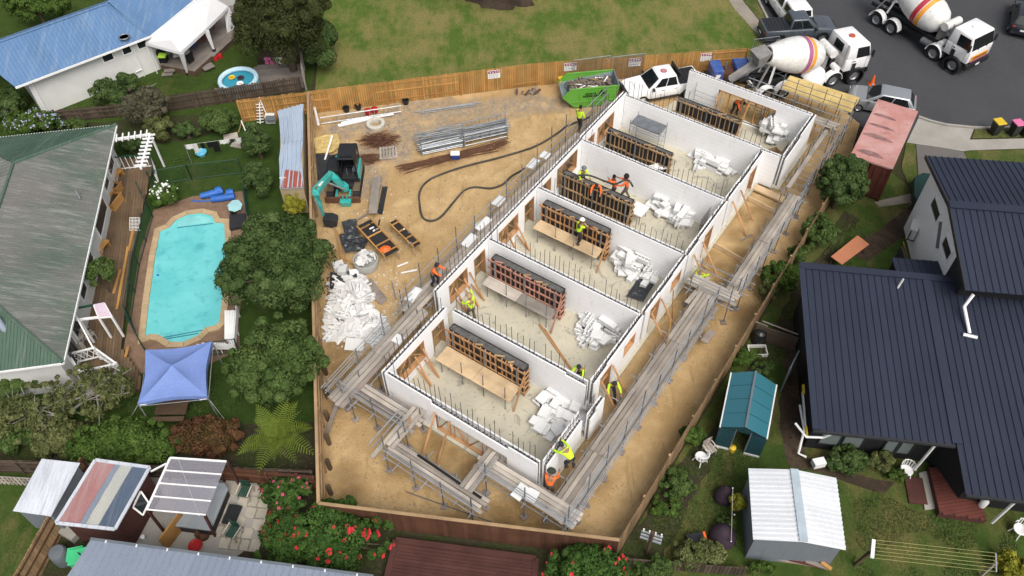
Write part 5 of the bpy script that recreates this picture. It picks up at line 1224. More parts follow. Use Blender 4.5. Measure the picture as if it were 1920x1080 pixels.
MB().path([at(1500, 760, 1.0), at(1508, 806, 1.2), at(1497, 850, .3), at(1512, 857, .25)], .06, 8).build('downpipe', M['white'], dh, smooth=True)
# glazed side door ajar
t = thing('screen_door', 'grey framed glass door standing open at the side of the dark house', 'door', at(1490, 730)); q = [at(1482, 690, 2.1), at(1498, 658, 2.1)]
bar('pane', M['glass'], t, xy(q[0], 1.1), xy(q[1], 1.1), .03, 1.9)
for z in (.12, 2.08): bar('frame_rail', M['steelgrey'], t, xy(q[0], z), xy(q[1], z), .06, .08)
for p in q: bar('frame_stile', M['steelgrey'], t, xy(p, .08), xy(p, 2.12), .06, .08)
bar('side_rail', M['offwhite'], dh, at(1505, 735, 1.6), at(1510, 800, 1.6), .08, .1); bar('yellow_strip', M['yellow'], dh, at(1506, 722, 1.8), at(1507, 738, 1.8), .09, .12); bar('yellow_strip', M['yellow'], dh, at(1511, 800, 1.8), at(1513, 818, 1.8), .09, .12)
# roof pipes
p = at(1683, 540, 3.6); rod('vent_pipe', M['offwhite'], dh, p, p + Vc((.12, .1, .55)), .05)
# upper storey
ZU = 5.0; gl = at(1735.6, 292, ZU); gr_ = at(1810, 544, ZU); ax = (gr_ - gl).normalized(); mid = (gl + gr_) / 2; nx = Vc((-ax.y, ax.x, 0))
if nx.x < 0: nx = -nx
rdg = gl.lerp(gr_, .48); rdg.z = 5.75
far = nx * 14
roof_plane(dh, [gr_, gr_ + far, rdg + far, rdg], M['roof_dark'], .33, .045, .99, flat=.80); roof_plane(dh, [gl + far, gl, rdg, rdg + far], M['roof_dark'], .33, .045, .99, flat=.80)
bar('roof_flashing', M['roof_dark'], dh, rdg + Vc((0, 0, .05)), rdg + far + Vc((0, 0, .05)), .5, .04)
for p, q in ((gl, rdg), (rdg, gr_)): bar('barge_board', M['dark'], dh, p + Vc((0, 0, -.06)), q + Vc((0, 0, -.06)), .06, .22)
Wg = gl + ax * .5 + nx * .45; Wh = gr_ - ax * 1.0 + nx * .45; mb = MB(); far2 = nx * 12
mb.hexa([xy(Wg, 0), xy(Wh, 0), xy(Wh + far2, 0), xy(Wg + far2, 0)], [xy(Wg, ZU - .05), xy(Wh, ZU - .05), xy(Wh + far2, ZU - .05), xy(Wg + far2, ZU - .05)]); rr = xy(rdg + nx * .45, 5.66)
mb.add([xy(Wg, ZU - .06), xy(Wh, ZU - .06), rr, xy(Wg + nx * .2, ZU - .06), xy(Wh + nx * .2, ZU - .06), rr + nx * .2], [(0, 1, 2), (5, 4, 3), (0, 2, 5, 3), (1, 4, 5, 2)]); mb.build('wall', M['white'], dh)
bar('wall_cladding', M['darkclad'], dh, xy(gr_ - ax * .95 + nx * .3, 3.6), xy(gr_ - ax * .95 + nx * 12, 3.6), .1, 2.7); bar('wall_cladding', M['darkclad'], dh, xy(gr_ - ax * 2.6 + nx * .38, 3.4), xy(gr_ - ax * .95 + nx * .38, 3.4), .1, 3.2)
Lg = (Wh - Wg).length
for s0, s1 in ((.20, .38), (.56, .72)): window(dh, Wg.lerp(Wh, s0), Wg.lerp(Wh, s1), 3.4, 4.1, -nx, 'white', 'glass')
bar('wall_trim', M['steelgrey'], dh, xy(Wg.lerp(Wh, .42) - nx * .03, 3.9), xy(Wg.lerp(Wh, .54) - nx * .03, 2.9), .05, .3)
roof_plane(dh, [at(1672, 483, 2.6), at(1760, 490, 2.6), at(1780, 545, 2.9), at(1690, 535, 2.9)][::-1], M['roof_dark'], .33, .04, .99, flat=.8)
bar('wall', M['darkclad'], dh, at(1676, 490, 1.3), at(1690, 530, 1.3), .1, 2.4)
# white pipe crossing from the upper gutter
MB().path([at(1825, 552, 4.6), at(1808, 575, 4.0), at(1818, 625, 3.5)], .08, 8).build('downpipe', M['white'], dh, smooth=True); rod('spreader', M['white'], dh, at(1806, 627, 3.5), at(1832, 633, 3.5), .08)
t = thing('heat_pump', 'white boxed heat pump on a bracket on the white wall', 'heat pump', at(1706, 440)); cube('casing', M['offwhite'], t, at(1712, 430, 1.3), (.9, .4, .75), 1.1); cube('bracket', M['rust'], t, at(1710, 440, .75), (.95, .45, .1), 1.1); cube('grille', M['dark'], t, at(1706, 433, 1.3) + Vc((-.02, -.1, 0)), (.5, .05, .55), 1.1)
bar('lean_board', M['pine'], dh, at(1694, 455, 1.2), at(1703, 485, .1), .16, .04)
t = thing('trailer_cover', 'dark green curved boat hull beside the driveway', 'boat', at(1715, 350)); P = ats([(1712, 336), (1728, 328), (1745, 330), (1748, 345), (1738, 375), (1722, 388), (1711, 370)], .8)
MB().prism([(p.x, p.y) for p in off_poly(P, -.25)], .1, .5).build('hull_bottom', M['greenpaint'], t, bevel=.08); MB().prism([(p.x, p.y) for p in P], .5, 1.0).build('hull', mk('hullgreen', (.012, .04, .036), .4), t, bevel=.05)
# orange tabletop on the grass
t = thing('table', 'orange brown rectangular table top standing on the lawn', 'table', at(1593, 475)); q = ats([(1558, 481), (1608, 441), (1630, 458), (1579, 496)], .7); MB().hexa([x - Vc((0, 0, .04)) for x in q], q).build('table_top', M['terracotta'], t)
for p in q: cc = sum(q, Vc()) / 4; r = p.lerp(cc, .15); bar('leg', M['log'], t, xy(r, 0), xy(r, .65), .06, .06)
# ---- red deck, chairs, plants by the dark house
t = thing('timber_deck', 'small red stained deck in the corner of the dark house', 'deck', at(1790, 930)); P = ats([(1742, 876), (1800, 868), (1825, 910), (1850, 975), (1762, 962)], .4); clip_boards(t, P, (at(1800, 870) - at(1742, 878)).normalized(), .16, .4, M['redwood']); MB().prism([(p.x, p.y) for p in P], .02, .37).build('deck_frame', M['stainred'], t)
o = bar('plank_path', M['stainred'], None, at(1712, 895, .06), at(1722, 945, .06), .8, .08); tag(o, 'reddish timber walkway panel left of the red deck', 'walkway')
o = MB().prism([(p.x, p.y) for p in ats([(1722, 888), (1738, 884), (1752, 955), (1733, 957)])], .01, .08).build('paving_strip', M['concrete']); tag(o, 'narrow grey concrete strip beside the red deck', 'paving')
def plastic_chair(label, p, rz):
  t = thing('plastic_chair', label, 'chair', p, rz); MB().lathe([(0, .40), (.26, .40), (.29, .44), (.26, .46), (0, .43)], 14).build('seat', M['white'], t, True, smooth=True)
  for i in range(7):
    a_ = rad(200 + 140 * i / 6 - 0); x, y = .27 * math.cos(a_), .27 * math.sin(a_); MB().beam((x, y, .42), (x * 1.2, y * 1.25, .84), .075, .02, (0, 0, 1)).build('back_slat', M['white'], t, True)
  MB().path([(.30 * math.cos(rad(k)) * 1.05, .32 * math.sin(rad(k)), .84 if 200 < k < 340 else .66) for k in range(160, 385, 12)], .022, 6).build('back_rim', M['white'], t, True)
  for k in (45, 135, 225, 315): MB().tube((.34 * math.cos(rad(k)), .34 * math.sin(rad(k)), 0), (.22 * math.cos(rad(k)), .22 * math.sin(rad(k)), .42), .025).build('leg', M['white'], t, True)
plastic_chair('white plastic garden chair by the fence bed', at(1312, 865), .6); plastic_chair('white plastic chair at the right edge of the lawn', at(1905, 1000), 2.0); plastic_chair('white plastic chair near the planted wall', at(1694, 890), 3.0)
slat_chair('small weathered wooden chair beside the white plastic chair', at(1328, 850), .5, 'plank')
t = thing('gas_bottle', 'white gas bottle on the corner of the red deck', 'gas bottle', at(1840, 948, .4)); MB().lathe([(.14, 0), (.16, .05), (.16, .45), (.08, .55), (.08, .62), (0, .62)], 14).build('bottle', M['white'], t, True, smooth=True)
t = thing('letter_box', 'white small metal box standing by the house corner', 'box', at(1536, 872)); cube('box', M['white'], t, at(1535, 868, .5), (.55, .35, .35), .2); cube('post', M['log'], t, at(1536, 874, .16), (.1, .1, .32))
t = thing('broom', 'broom leaning on the red deck wall', 'broom', at(1783, 893, .42)); bar('handle', M['pine'], t, at(1784, 893, .45), at(1793, 873, 1.5), .03, .03); bar('head', M['pine'], t, at(1777, 892, .46), at(1791, 894, .46), .09, .08)
# clothes line
t = thing('clothesline', 'fold-down clothesline with yellow cords on the lawn', 'clothesline', at(1602, 1060)); a0, a1 = at(1638, 1012, 1.6), at(1635, 1046, 1.6); b0, b1 = at(1867, 1037, 1.6), at(1868, 1072, 1.6)
bar('end_bar', M['white'], t, a0, a1, .14, .1); bar('end_bar', M['galv'], t, b0, b1, .05, .05); bar('post', M['log'], t, at(1602, 1060, .0), (a0 + a1) / 2 - Vc((.1, .1, 0)), .11, .11); bar('post', M['plank'], t, xy((b0 + b1) / 2, 0), (b0 + b1) / 2, .09, .09)
for i in range(6): rod('cord', mk('cord', (.40, .38, .14), .6), t, a0.lerp(a1, i / 5), b0.lerp(b1, i / 5), .0075)
# ---- white roofed shed
t = thing('garden_shed', 'grey metal shed with white ribbed gable roof on the lawn', 'shed', at(1490, 1000)); ZS = 2.2; q = [at(1403, 878, ZS), at(1412, 1011, ZS), at(1586, 1031, ZS), at(1568, 896, ZS)]; r0, r1 = at(1489, 880, ZS + .35), at(1507, 1016, ZS + .35)
roof_plane(t, [q[0], q[1], r1, r0], M['roof_white'], .21, .035, .84, flat=.5); roof_plane(t, [q[2], q[3], r0, r1], M['roof_white'], .21, .035, .84, flat=.5); bar('ridge_cap', mk('ridgegrey', (.40, .47, .52), .5), t, r0 + Vc((0, 0, .04)), r1 + Vc((0, 0, .04)), .34, .03)
iq = off_poly([Vc((p.x, p.y, 0)) for p in q], -.12); mb = MB(); mb.prism([(p.x, p.y) for p in iq], 0, ZS - .04)
for a_, b_, r in ((iq[1], iq[2], r1.lerp(r0, .04)), (iq[3], iq[0], r0.lerp(r1, .04))): mb.add([xy(a_, ZS - .05), xy(b_, ZS - .05), xy(r, ZS + .27)], [(0, 1, 2)])
mb.build('wall', M['shedgrey'], t)
for i in range(5): o = bar('stacked_timber', M[('pine', 'plank', 'redwood', 'plankdark', 'pine')[i]], None, at(1420 + 30 * i, 1042 + 3 * i, .1 + .1 * i), at(1535 + 6 * i, 1060 + 2 * i, .1 + .1 * i), .16, .08); tag(o, 'plank in the timber stack along the near wall of the white roofed shed', 'plank', 'planks stacked by the white roofed shed')
# ---- teal greenhouse
t = thing('greenhouse', 'teal polycarbonate greenhouse with open end between fence and dark house', 'greenhouse', at(1400, 790)); ZG = 1.7; q = [at(1371, 699, ZG), at(1350, 801, ZG), at(1438, 823, ZG), at(1456, 722, ZG)]; r0, r1 = at(1417, 696, ZG + .6), at(1398, 802, ZG + .6)
for pq in ([q[0], q[1], r1, r0], [q[2], q[3], r0, r1]):
  e0 = pq[0];
  for i in range(4):
    a_, b_ = pq[0].lerp(pq[1], i / 4 + .004), pq[0].lerp(pq[1], (i + 1) / 4 - .004); c_, d_ = pq[3].lerp(pq[2], (i + 1) / 4 - .004), pq[3].lerp(pq[2], i / 4 + .004)
    MB().hexa([a_, b_, c_, d_], [x + Vc((0, 0, .02)) for x in (a_, b_, c_, d_)]).build('roof_panel', M['teal'], t)
bar('ridge_cap', M['steelgrey'], t, r0 + Vc((0, 0, .04)), r1 + Vc((0, 0, .04)), .09, .04); bar('gutter', M['offwhite'], t, q[0], q[1], .07, .07); bar('gutter', M['offwhite'], t, q[3], q[2], .07, .07)
for a_, b_ in ((q[0], q[1]), (q[3], q[2]), (q[0], q[3])): bar('wall_panel', M['tealface'], t, xy(a_, ZG / 2), xy(b_, ZG / 2), .03, ZG - .1)
for f0, f1 in ((0, .34), (.66, 1)): bar('wall_panel', M['tealface'], t, xy(q[1].lerp(q[2], f0), ZG / 2), xy(q[1].lerp(q[2], f1), ZG / 2), .03, ZG - .1); bar('base_sill', M['offwhite'], t, xy(q[1].lerp(q[2], f0), .08), xy(q[1].lerp(q[2], f1), .08), .1, .12)
mb = MB(); mb.add([q[1], q[2], r1], [(0, 1, 2)]); mb.build('gable_panel', M['tealface'], t)
for f in (.34, .66): bar('door_post', M['steelgrey'], t, xy(q[1].lerp(q[2], f), 0), xy(q[1].lerp(q[2], f), ZG + .3), .05, .05)
o = MB().lathe([(0, 0), (.14, .02), (.16, .3), (0, .4)], 10, at(1372, 845)).build('watering_can', M['yellow']); tag(o, 'yellow watering can at the greenhouse door', 'watering can')
# trellis screen with purple covers
t = thing('trellis', 'grey post and wire trellis with climbing plant beside the white roofed shed', 'trellis', at(1375, 960))
for u, v in ((1374, 915), (1377, 965), (1371, 1015)): rod('post', M['galv'], t, at(u, v, 0), at(u, v, 1.6), .03)
for z in (.5, 1.0, 1.55): rod('wire', M['plank'], t, at(1374, 915, z), at(1371, 1015, z), .015)
for u, v, r, lb in ((1355, 935, .45, 'upper dark purple covered bag beside the trellis'), (1353, 1010, .6, 'lower dark purple covered bag beside the trellis')):
  o = MB().lathe([(r * .8, 0), (r, .15), (r * .9, .5), (r * .5, .85), (.1, 1.0), (0, 1.0)], 12, at(u, v, 0)).build('covered_bag', M['purple'], smooth=True); tag(o, lb, 'bag')
t = thing('wheelbarrow', 'dark wheelbarrow tray with orange rim lying in the yard', 'wheelbarrow', at(1310, 1015)); cube('tray', M['plastic'], t, at(1306, 1014, .25), (.8, .6, .3), .2); cube('rim', M['orange'], t, at(1322, 1013, .3), (.1, .65, .34), .1); MB().lathe([(0, -.05), (.18, -.05), (.18, .05), (0, .05)], 12, at(1300, 1016, .2), MR(rad(90), 3, 'X')).build('wheel', M['rubber'], t)
# power pole top with crossarms
t = thing('utility_pole', 'short pole with stacked crossarms and insulators by the fence corner', 'pole', at(1212, 1040)); rod('pole', M['log'], t, at(1212, 1040, 0), at(1212, 1040, 0) + Vc((0, 0, 2.3)), .09)
for z in (1.5, 1.8, 2.1): c = at(1212, 1040, 0) + Vc((0, 0, z)); bar('crossarm', M['galv'], t, c - Vc((.42, -.15, 0)), c + Vc((.42, -.15, 0)), .07, .09)
for k in (-.35, -.12, .12, .35): c = at(1212, 1040, 0) + Vc((k, -k * .35, 2.15)); rod('insulator', M['white'], t, c, c + Vc((0, 0, .2)), .035)
# posts and rails by the compost
for i, (u, v, u2, v2) in enumerate(((1408, 600, 1440, 612), (1430, 602, 1498, 628))): o = bar('rail', M['plank'], None, at(u, v, .6), at(u2, v2, .6), .05, .05); tag(o, ['short grey rail near the compost bin by the fence', 'long grey rail across the side yard of the dark house'][i], 'rail')
o = bar('side_gate', M['oldfence'], None, at(1415, 620, .6), at(1492, 646, .6), .05, 1.1); tag(o, 'dark board gate between the timber fence and the dark house', 'gate')
t = thing('compost_bin', 'black compost bin in the fence corner', 'bin', at(1421, 640)); MB().lathe([(.38, 0), (.3, .8), (.15, .9), (0, .9)], 12).build('body', M['plastic'], t, True)
for u, v, w_ in ((1420, 658, .7),):
  t = thing('raised_bed', 'small white edged raised garden bed near the greenhouse', 'garden bed', at(u, v))
  for dx, dy, sx, sy in ((0, -.3, .9, .05), (0, .3, .9, .05), (-.45, 0, .05, .6), (.45, 0, .05, .6)): cube('board', M['offwhite'], t, at(u, v, .12) + Vc((dx, dy, 0)), (sx, sy, .22))
# ---- sheds at the bottom left
t = thing('lean_to', 'small lean-to with pale streaked corrugated roof and grey wall', 'shed', at(80, 950)); q = [at(24, 958, 1.9), at(95, 968, 1.9), at(150, 868, 2.1), at(78, 860, 2.1)]
roof_plane(t, [q[0], q[1], q[2], q[3]], M['roof_lean'], .2, .02, .8, flat=.8); walls_poly(t, off_poly([xy(p, 0) for p in q], -.1), 0, 1.85, M['shedgrey'])
t = thing('garden_shed', 'brown shed with pink white and blue striped corrugated roof', 'shed', at(190, 950)); q = [at(106, 981, 2.3), at(216, 993, 2.3), at(281, 877, 2.3), at(179, 863, 2.3)]
M['stripe_pink'] = metal_roof('stripe_pink', (.33, .165, .16), (.38, .23, .22), (.40, .35, .35), .6); M['stripe_cream'] = metal_roof('stripe_cream', (.42, .42, .38), (.38, .39, .37), (.31, .32, .31), .6); M['stripe_blue'] = metal_roof('stripe_blue', (.075, .105, .155), (.09, .12, .17), (.17, .19, .22), .6)
cuts = [0, .37, .47, .69, 1]
for i, m_ in enumerate(('stripe_pink', 'roof_grey', 'stripe_cream', 'stripe_blue')):
  f0, f1 = cuts[i] + .002, cuts[i + 1] - .002; roof_plane(t, [q[0].lerp(q[1], f0), q[0].lerp(q[1], f1), q[3].lerp(q[2], f1), q[3].lerp(q[2], f0)], M[m_], .1, .018, .8, flat=.5)
for i in range(4): bar('edge_flashing', M['roof_lean'], t, q[i] + Vc((0, 0, .03)), q[(i + 1) % 4] + Vc((0, 0, .03)), .14, .06)
iw = off_poly([xy(p, 0) for p in q], -.15); walls_poly(t, iw, 0, 2.25, M['stainred'])
t = thing('open_window_sash', 'white framed window sash swung open from the striped shed', 'window', at(262, 950)); q2 = [at(249, 951, 1.7), at(268, 966, 1.2), at(279, 943, 1.4), at(264, 921, 1.9)]
for i in range(4): bar('sash_rail', M['white'], t, q2[i], q2[(i + 1) % 4], .07, .05)
MB().quad(*[p + Vc((0, 0, -.02)) for p in q2]).build('pane', M['glass'], t)
t = thing('pergola', 'pergola with clear corrugated roof over the grey spa pool', 'pergola', at(345, 950)); q = [at(276, 956, 2.2), at(386, 966, 2.2), at(425, 866, 2.2), at(320, 859, 2.2)]
for i in range(4):
  a_, b_ = q[0].lerp(q[3], i / 4), q[1].lerp(q[2], i / 4); c_, d_ = q[1].lerp(q[2], (i + 1) / 4 - .01), q[0].lerp(q[3], (i + 1) / 4 - .01); MB().hexa([a_, b_, c_, d_], [x + Vc((0, 0, .012)) for x in (a_, b_, c_, d_)]).build('roof_panel', M['clearroof'], t)
  bar('rafter', M['white'], t, a_ + Vc((0, 0, .035)), b_ + Vc((0, 0, .035)), .06, .04)
bar('rafter', M['white'], t, q[3] + Vc((0, 0, .035)), q[2] + Vc((0, 0, .035)), .08, .05); bar('rafter', M['white'], t, q[0] + Vc((0, 0, .045)), q[3] + Vc((0, 0, .045)), .09, .05); rod('brace_wire', M['white'], t, q[1] + Vc((-.3, 0, -.06)), q[3] + Vc((.3, 0, -.06)), .018)
for p in (q[0], q[2], q[3]): bar('post', M['stainred'], t, xy(p, 0), xy(p, 2.15), .1, .1)
bar('post', M['stainred'], t, at(404, 1005, 0), q[1] - Vc((.05, 0, .05)), .1, .1); bar('strut', M['white'], t, at(283, 884, 2.1), at(312, 869, 2.2), .06, .06)
t = thing('spa_pool', 'grey covered spa pool half under the clear roof', 'spa pool', at(390, 950)); P = ats([(318, 985), (395, 995), (428, 915), (422, 905), (345, 898)], .75); MB().prism([(p.x, p.y) for p in P], .62, .78).build('cover', mk('spagrey', (.24, .26, .275), .6), t, bevel=.06); MB().prism([(p.x, p.y) for p in off_poly(P, -.08)], .02, .61).build('cabinet', M['dark'], t)
for k in range(2): cube('step', M['plastic'], t, at(433 + 4 * k, 965, .3 - .15 * k), (.5, .9, .1), -.2)
t = thing('lounge_chair', 'dark green slatted garden chair nearest the brown fence', 'chair', at(463, 930));
def lounge(t, p, rz):
  m0 = MT(p) @ MR(rz, 4, 'Z')
  def bx(c, d, nm, m_): inst(nm, unit_box(M[m_]), t, m0 @ MT(c) @ Matrix.Diagonal((*d, 1)))
  for i in range(5): bx(Vc((-.2 + .1 * i, 0, .4)), (.075, .5, .03), 'seat_slat', 'greenpaint')
  for i in range(5): bx(Vc((-.2 + .1 * i, .27, .7)), (.075, .03, .55), 'back_slat', 'greenpaint')
  for x in (-.28, .28):
    bx(Vc((x, 0, .6)), (.06, .6, .035), 'armrest', 'plank')
    for y in (-.25, .25): bx(Vc((x, y, .3)), (.045, .045, .6), 'leg', 'plank')
lounge(t, at(463, 930), -.2); t = thing('lounge_chair', 'dark green slatted garden chair nearest the grey roof', 'chair', at(441, 1005)); lounge(t, at(441, 1005), -.4)
M['flag'] = mk('flag', (.42, .38, .31), .9, .2, 2, 25, rnd=.12)
fs = thing('patio_paving', 'square cream paving slabs of the patio below the brown fence', 'paving', at(450, 960))
for i in range(5):
  for j in range(6):
    if (i * 7 + j * 3) % 5 == 0: continue
    p = at(425 + 18 * i - 4 * j, 915 + 20 * j + 2 * i, .03); cube('paving_slab', M['flag'], fs, p, (.5, .56, .05), -.12)
for u, v, r, h, m_, lb in ((383, 1006, .3, .42, 'rust', 'brown plant pot on the patio'), (368, 1025, .3, .16, 'red', 'red plastic bowl on the patio'), (270, 1010, .1, .2, 'white', 'white pail on the patio near the grey roof')):
  o = MB().lathe([(r * .75, 0), (r, h), (r * 1.05, h), (r * .9, h * .9), (r * .65, .05), (0, .05)], 16, at(u, v, .01)).build('pot', M[m_], smooth=True); tag(o, lb, 'pot')
o = bar('timber_gate', M['pine'], None, at(305, 1022, .6), at(345, 968, .6), .06, 1.1); tag(o, 'short timber gate leaning near the spa pool', 'gate')
t = thing('water_drum', 'grey drum with lid by the brown dividing fence', 'drum', at(122, 1050)); MB().lathe([(.36, 0), (.38, .4), (.36, .85), (.3, .92), (0, .95)], 18).build('body', M['steelgrey'], t, True, smooth=True)
t = thing('wheelie_bin', 'bright green lidded bin beside the grey drum', 'bin', at(146, 1045)); cube('body', M['brightgreen'], t, at(146, 1045, .4), (.62, .6, .8), .2); MB().box((0, 0, 0), (.72, .7, .1), None).build('lid', M['brightgreen'], t, bevel=.03); t.children[-1].matrix_basis = MT(at(145, 1043, .87)) @ MR(.2, 4, 'Z')
cube('handle', M['plastic'], t, at(150, 1040, .95), (.3, .04, .05), -.6)
t = thing('stepping_box', 'concrete block step behind the striped shed wall', 'block', at(128, 1010)); cube('block', M['concrete'], t, at(132, 1000, .2), (.8, .5, .38), -.5)
hb = thing('house', 'house with grey ribbed metal roof at the bottom of the picture', 'house', at(400, 1130)); q = [at(118, 1084, 2.6), at(170, 1013, 2.8), at(700, 1082, 2.8), at(700, 1160, 2.4), at(80, 1160, 2.4)]
roof_plane(hb, [at(700, 1083, 2.9), at(170, 1013, 2.9), at(60, 1180, 3.3), at(640, 1230, 3.3)], M['roof_grey'], .3, .03, .9, flat=.8); MB().beam(at(700, 1081, 2.85), at(170, 1011, 2.85), .12, .1).build('gutter', M['steelgrey'], hb)
walls_poly(hb, [at(690, 1092, 2.8), at(180, 1024, 2.8), at(80, 1180, 2.8), at(640, 1230, 2.8)], 0, 2.7, M['offwhite'])
for i in range(9): cube('gutter_clip', M['white'], hb, at(170, 1012, 2.92).lerp(at(700, 1082, 2.92), (i + .5) / 9), (.05, .1, .05))
dk2 = thing('timber_deck', 'dark red brown board deck at the bottom edge of the picture', 'deck', at(860, 1070)); P = ats([(742, 1013), (1005, 1048), (1000, 1130), (715, 1130)], .35); clip_boards(dk2, P, (at(1005, 1048) - at(742, 1013)).normalized(), .15, .35, M['stainred'])
for a_, b_ in ((P[0], P[1]), (P[0], P[3]), (P[1], P[2])): bar('edge_board', M['stainred'], dk2, xy(a_, .40), xy(b_, .40), .25, .05)
MB().prism([(p.x, p.y) for p in P], .02, .32).build('deck_frame', M['log'], dk2)
# ================================================================== VEHICLES AND MACHINES
def paint(name, col, rough=.28, metal=0.0, dirt=.12):
  n = N(name); c = n.mix(n.ramp(n.noise(3.2, 6, .75), .46, .72, 0, dirt * 1.6), col, (.27, .23, .18)); n.b.inputs['Coat Weight'].default_value = .35; n.b.inputs['Coat Roughness'].default_value = .12
  return n.fin(c, rough, metal, .5)
M['pwhite'] = paint('pwhite', (.76, .76, .76)); M['pgrey'] = paint('pgrey', (.075, .092, .115), .3, .3); M['psilver'] = paint('psilver', (.36, .38, .40), .3, .55); M['pnavy'] = paint('pnavy', (.012, .015, .022))
M['pteal'] = paint('pteal', (.025, .36, .33), .4, 0, .25); M['pblue'] = paint('pblue', (.02, .075, .30), .45, 0, .3); M['pgreen'] = paint('pgreen', (.10, .34, .035), .5, 0, .2); M['rim'] = mk('rim', (.42, .43, .44), .35, .15, metal=.7)
M['drum'] = paint('drum', (.66, .66, .64), .5, 0, .3); M['stripe_red'] = paint('stripe_red', (.40, .015, .035), .5); M['stripe_purple'] = paint('stripe_purple', (.33, .075, .21), .5, 0, .25); M['stripe_orange'] = paint('stripe_orange', (.78, .30, .02), .5, 0, .2); M['greysteel'] = mk('greysteel', (.27, .26, .25), .7, .35, 2, 18)
M['undersea'] = glass_mat('carglass', (.010, .012, .014), .06); M['lamp'] = mk('lamp', (.55, .56, .56), .2, .1, spec=.6); M['tail'] = mk('tail', (.35, .015, .012), .3, .1, spec=.6)
def ring(x, w_, zb, zt, r=.12, top=.92):
  return [(x, -w_ * .93, zb), (x, -w_, zb + .22), (x, -w_, zt - r), (x, -w_ * top, zt), (x, w_ * top, zt), (x, w_, zt - r), (x, w_, zb + .22), (x, w_ * .93, zb)]
def loft(mb, rings):
  n = len(rings[0]); vs = [p for r in rings for p in r]
  fs = [(i * n + k, i * n + (k + 1) % n, (i + 1) * n + (k + 1) % n, (i + 1) * n + k) for i in range(len(rings) - 1) for k in range(n)]
  fs += [tuple(range(n - 1, -1, -1)), tuple((len(rings) - 1) * n + k for k in range(n))]; return mb.add(vs, fs)
def pane(t, name, m, q, ins=(.06, .06, .1, .1), out=.012):
  """glass set into a face q = (bottom-left, bottom-right, top-right, top-left)"""
  q = [Vc(p) for p in q]; l, r, b, tp = ins
  f = lambda u, v: q[0].lerp(q[1], u).lerp(q[3].lerp(q[2], u), v)
  c = [f(l, b), f(1 - r, b), f(1 - r, 1 - tp), f(l, 1 - tp)]; n = (c[1] - c[0]).cross(c[3] - c[0]).normalized()
  cen = sum(q, Vc()) / 4
  if n.dot(cen - Vc((cen.x * .2, 0, .8))) < 0: n = -n
  mb = MB(); mb.hexa([p - n * .03 for p in c], [p + n * out for p in c]); return mb.build(name, m, t, True)
def wheel(t, x, y, r=.37, w_=.25, hub=.6):
  s = 1 if y > 0 else -1; R3 = MR(rad(-90 * s), 3, 'X')
  ty = MB().lathe([(r * .62, -w_ / 2), (r * .93, -w_ / 2), (r, -w_ / 2 + .04), (r, w_ / 2 - .04), (r * .93, w_ / 2), (r * .62, w_ / 2)], 20, (x, y, r), R3, False).build('wheel', M['rubber'], t, True, smooth=True)
  MB().lathe([(0, w_ * .30), (r * .2, w_ * .36), (r * .5, w_ * .26), (r * .64, w_ * .46)], 14, (x, y, r), R3, False).build('rim', M['rim'], ty, True, smooth=True)
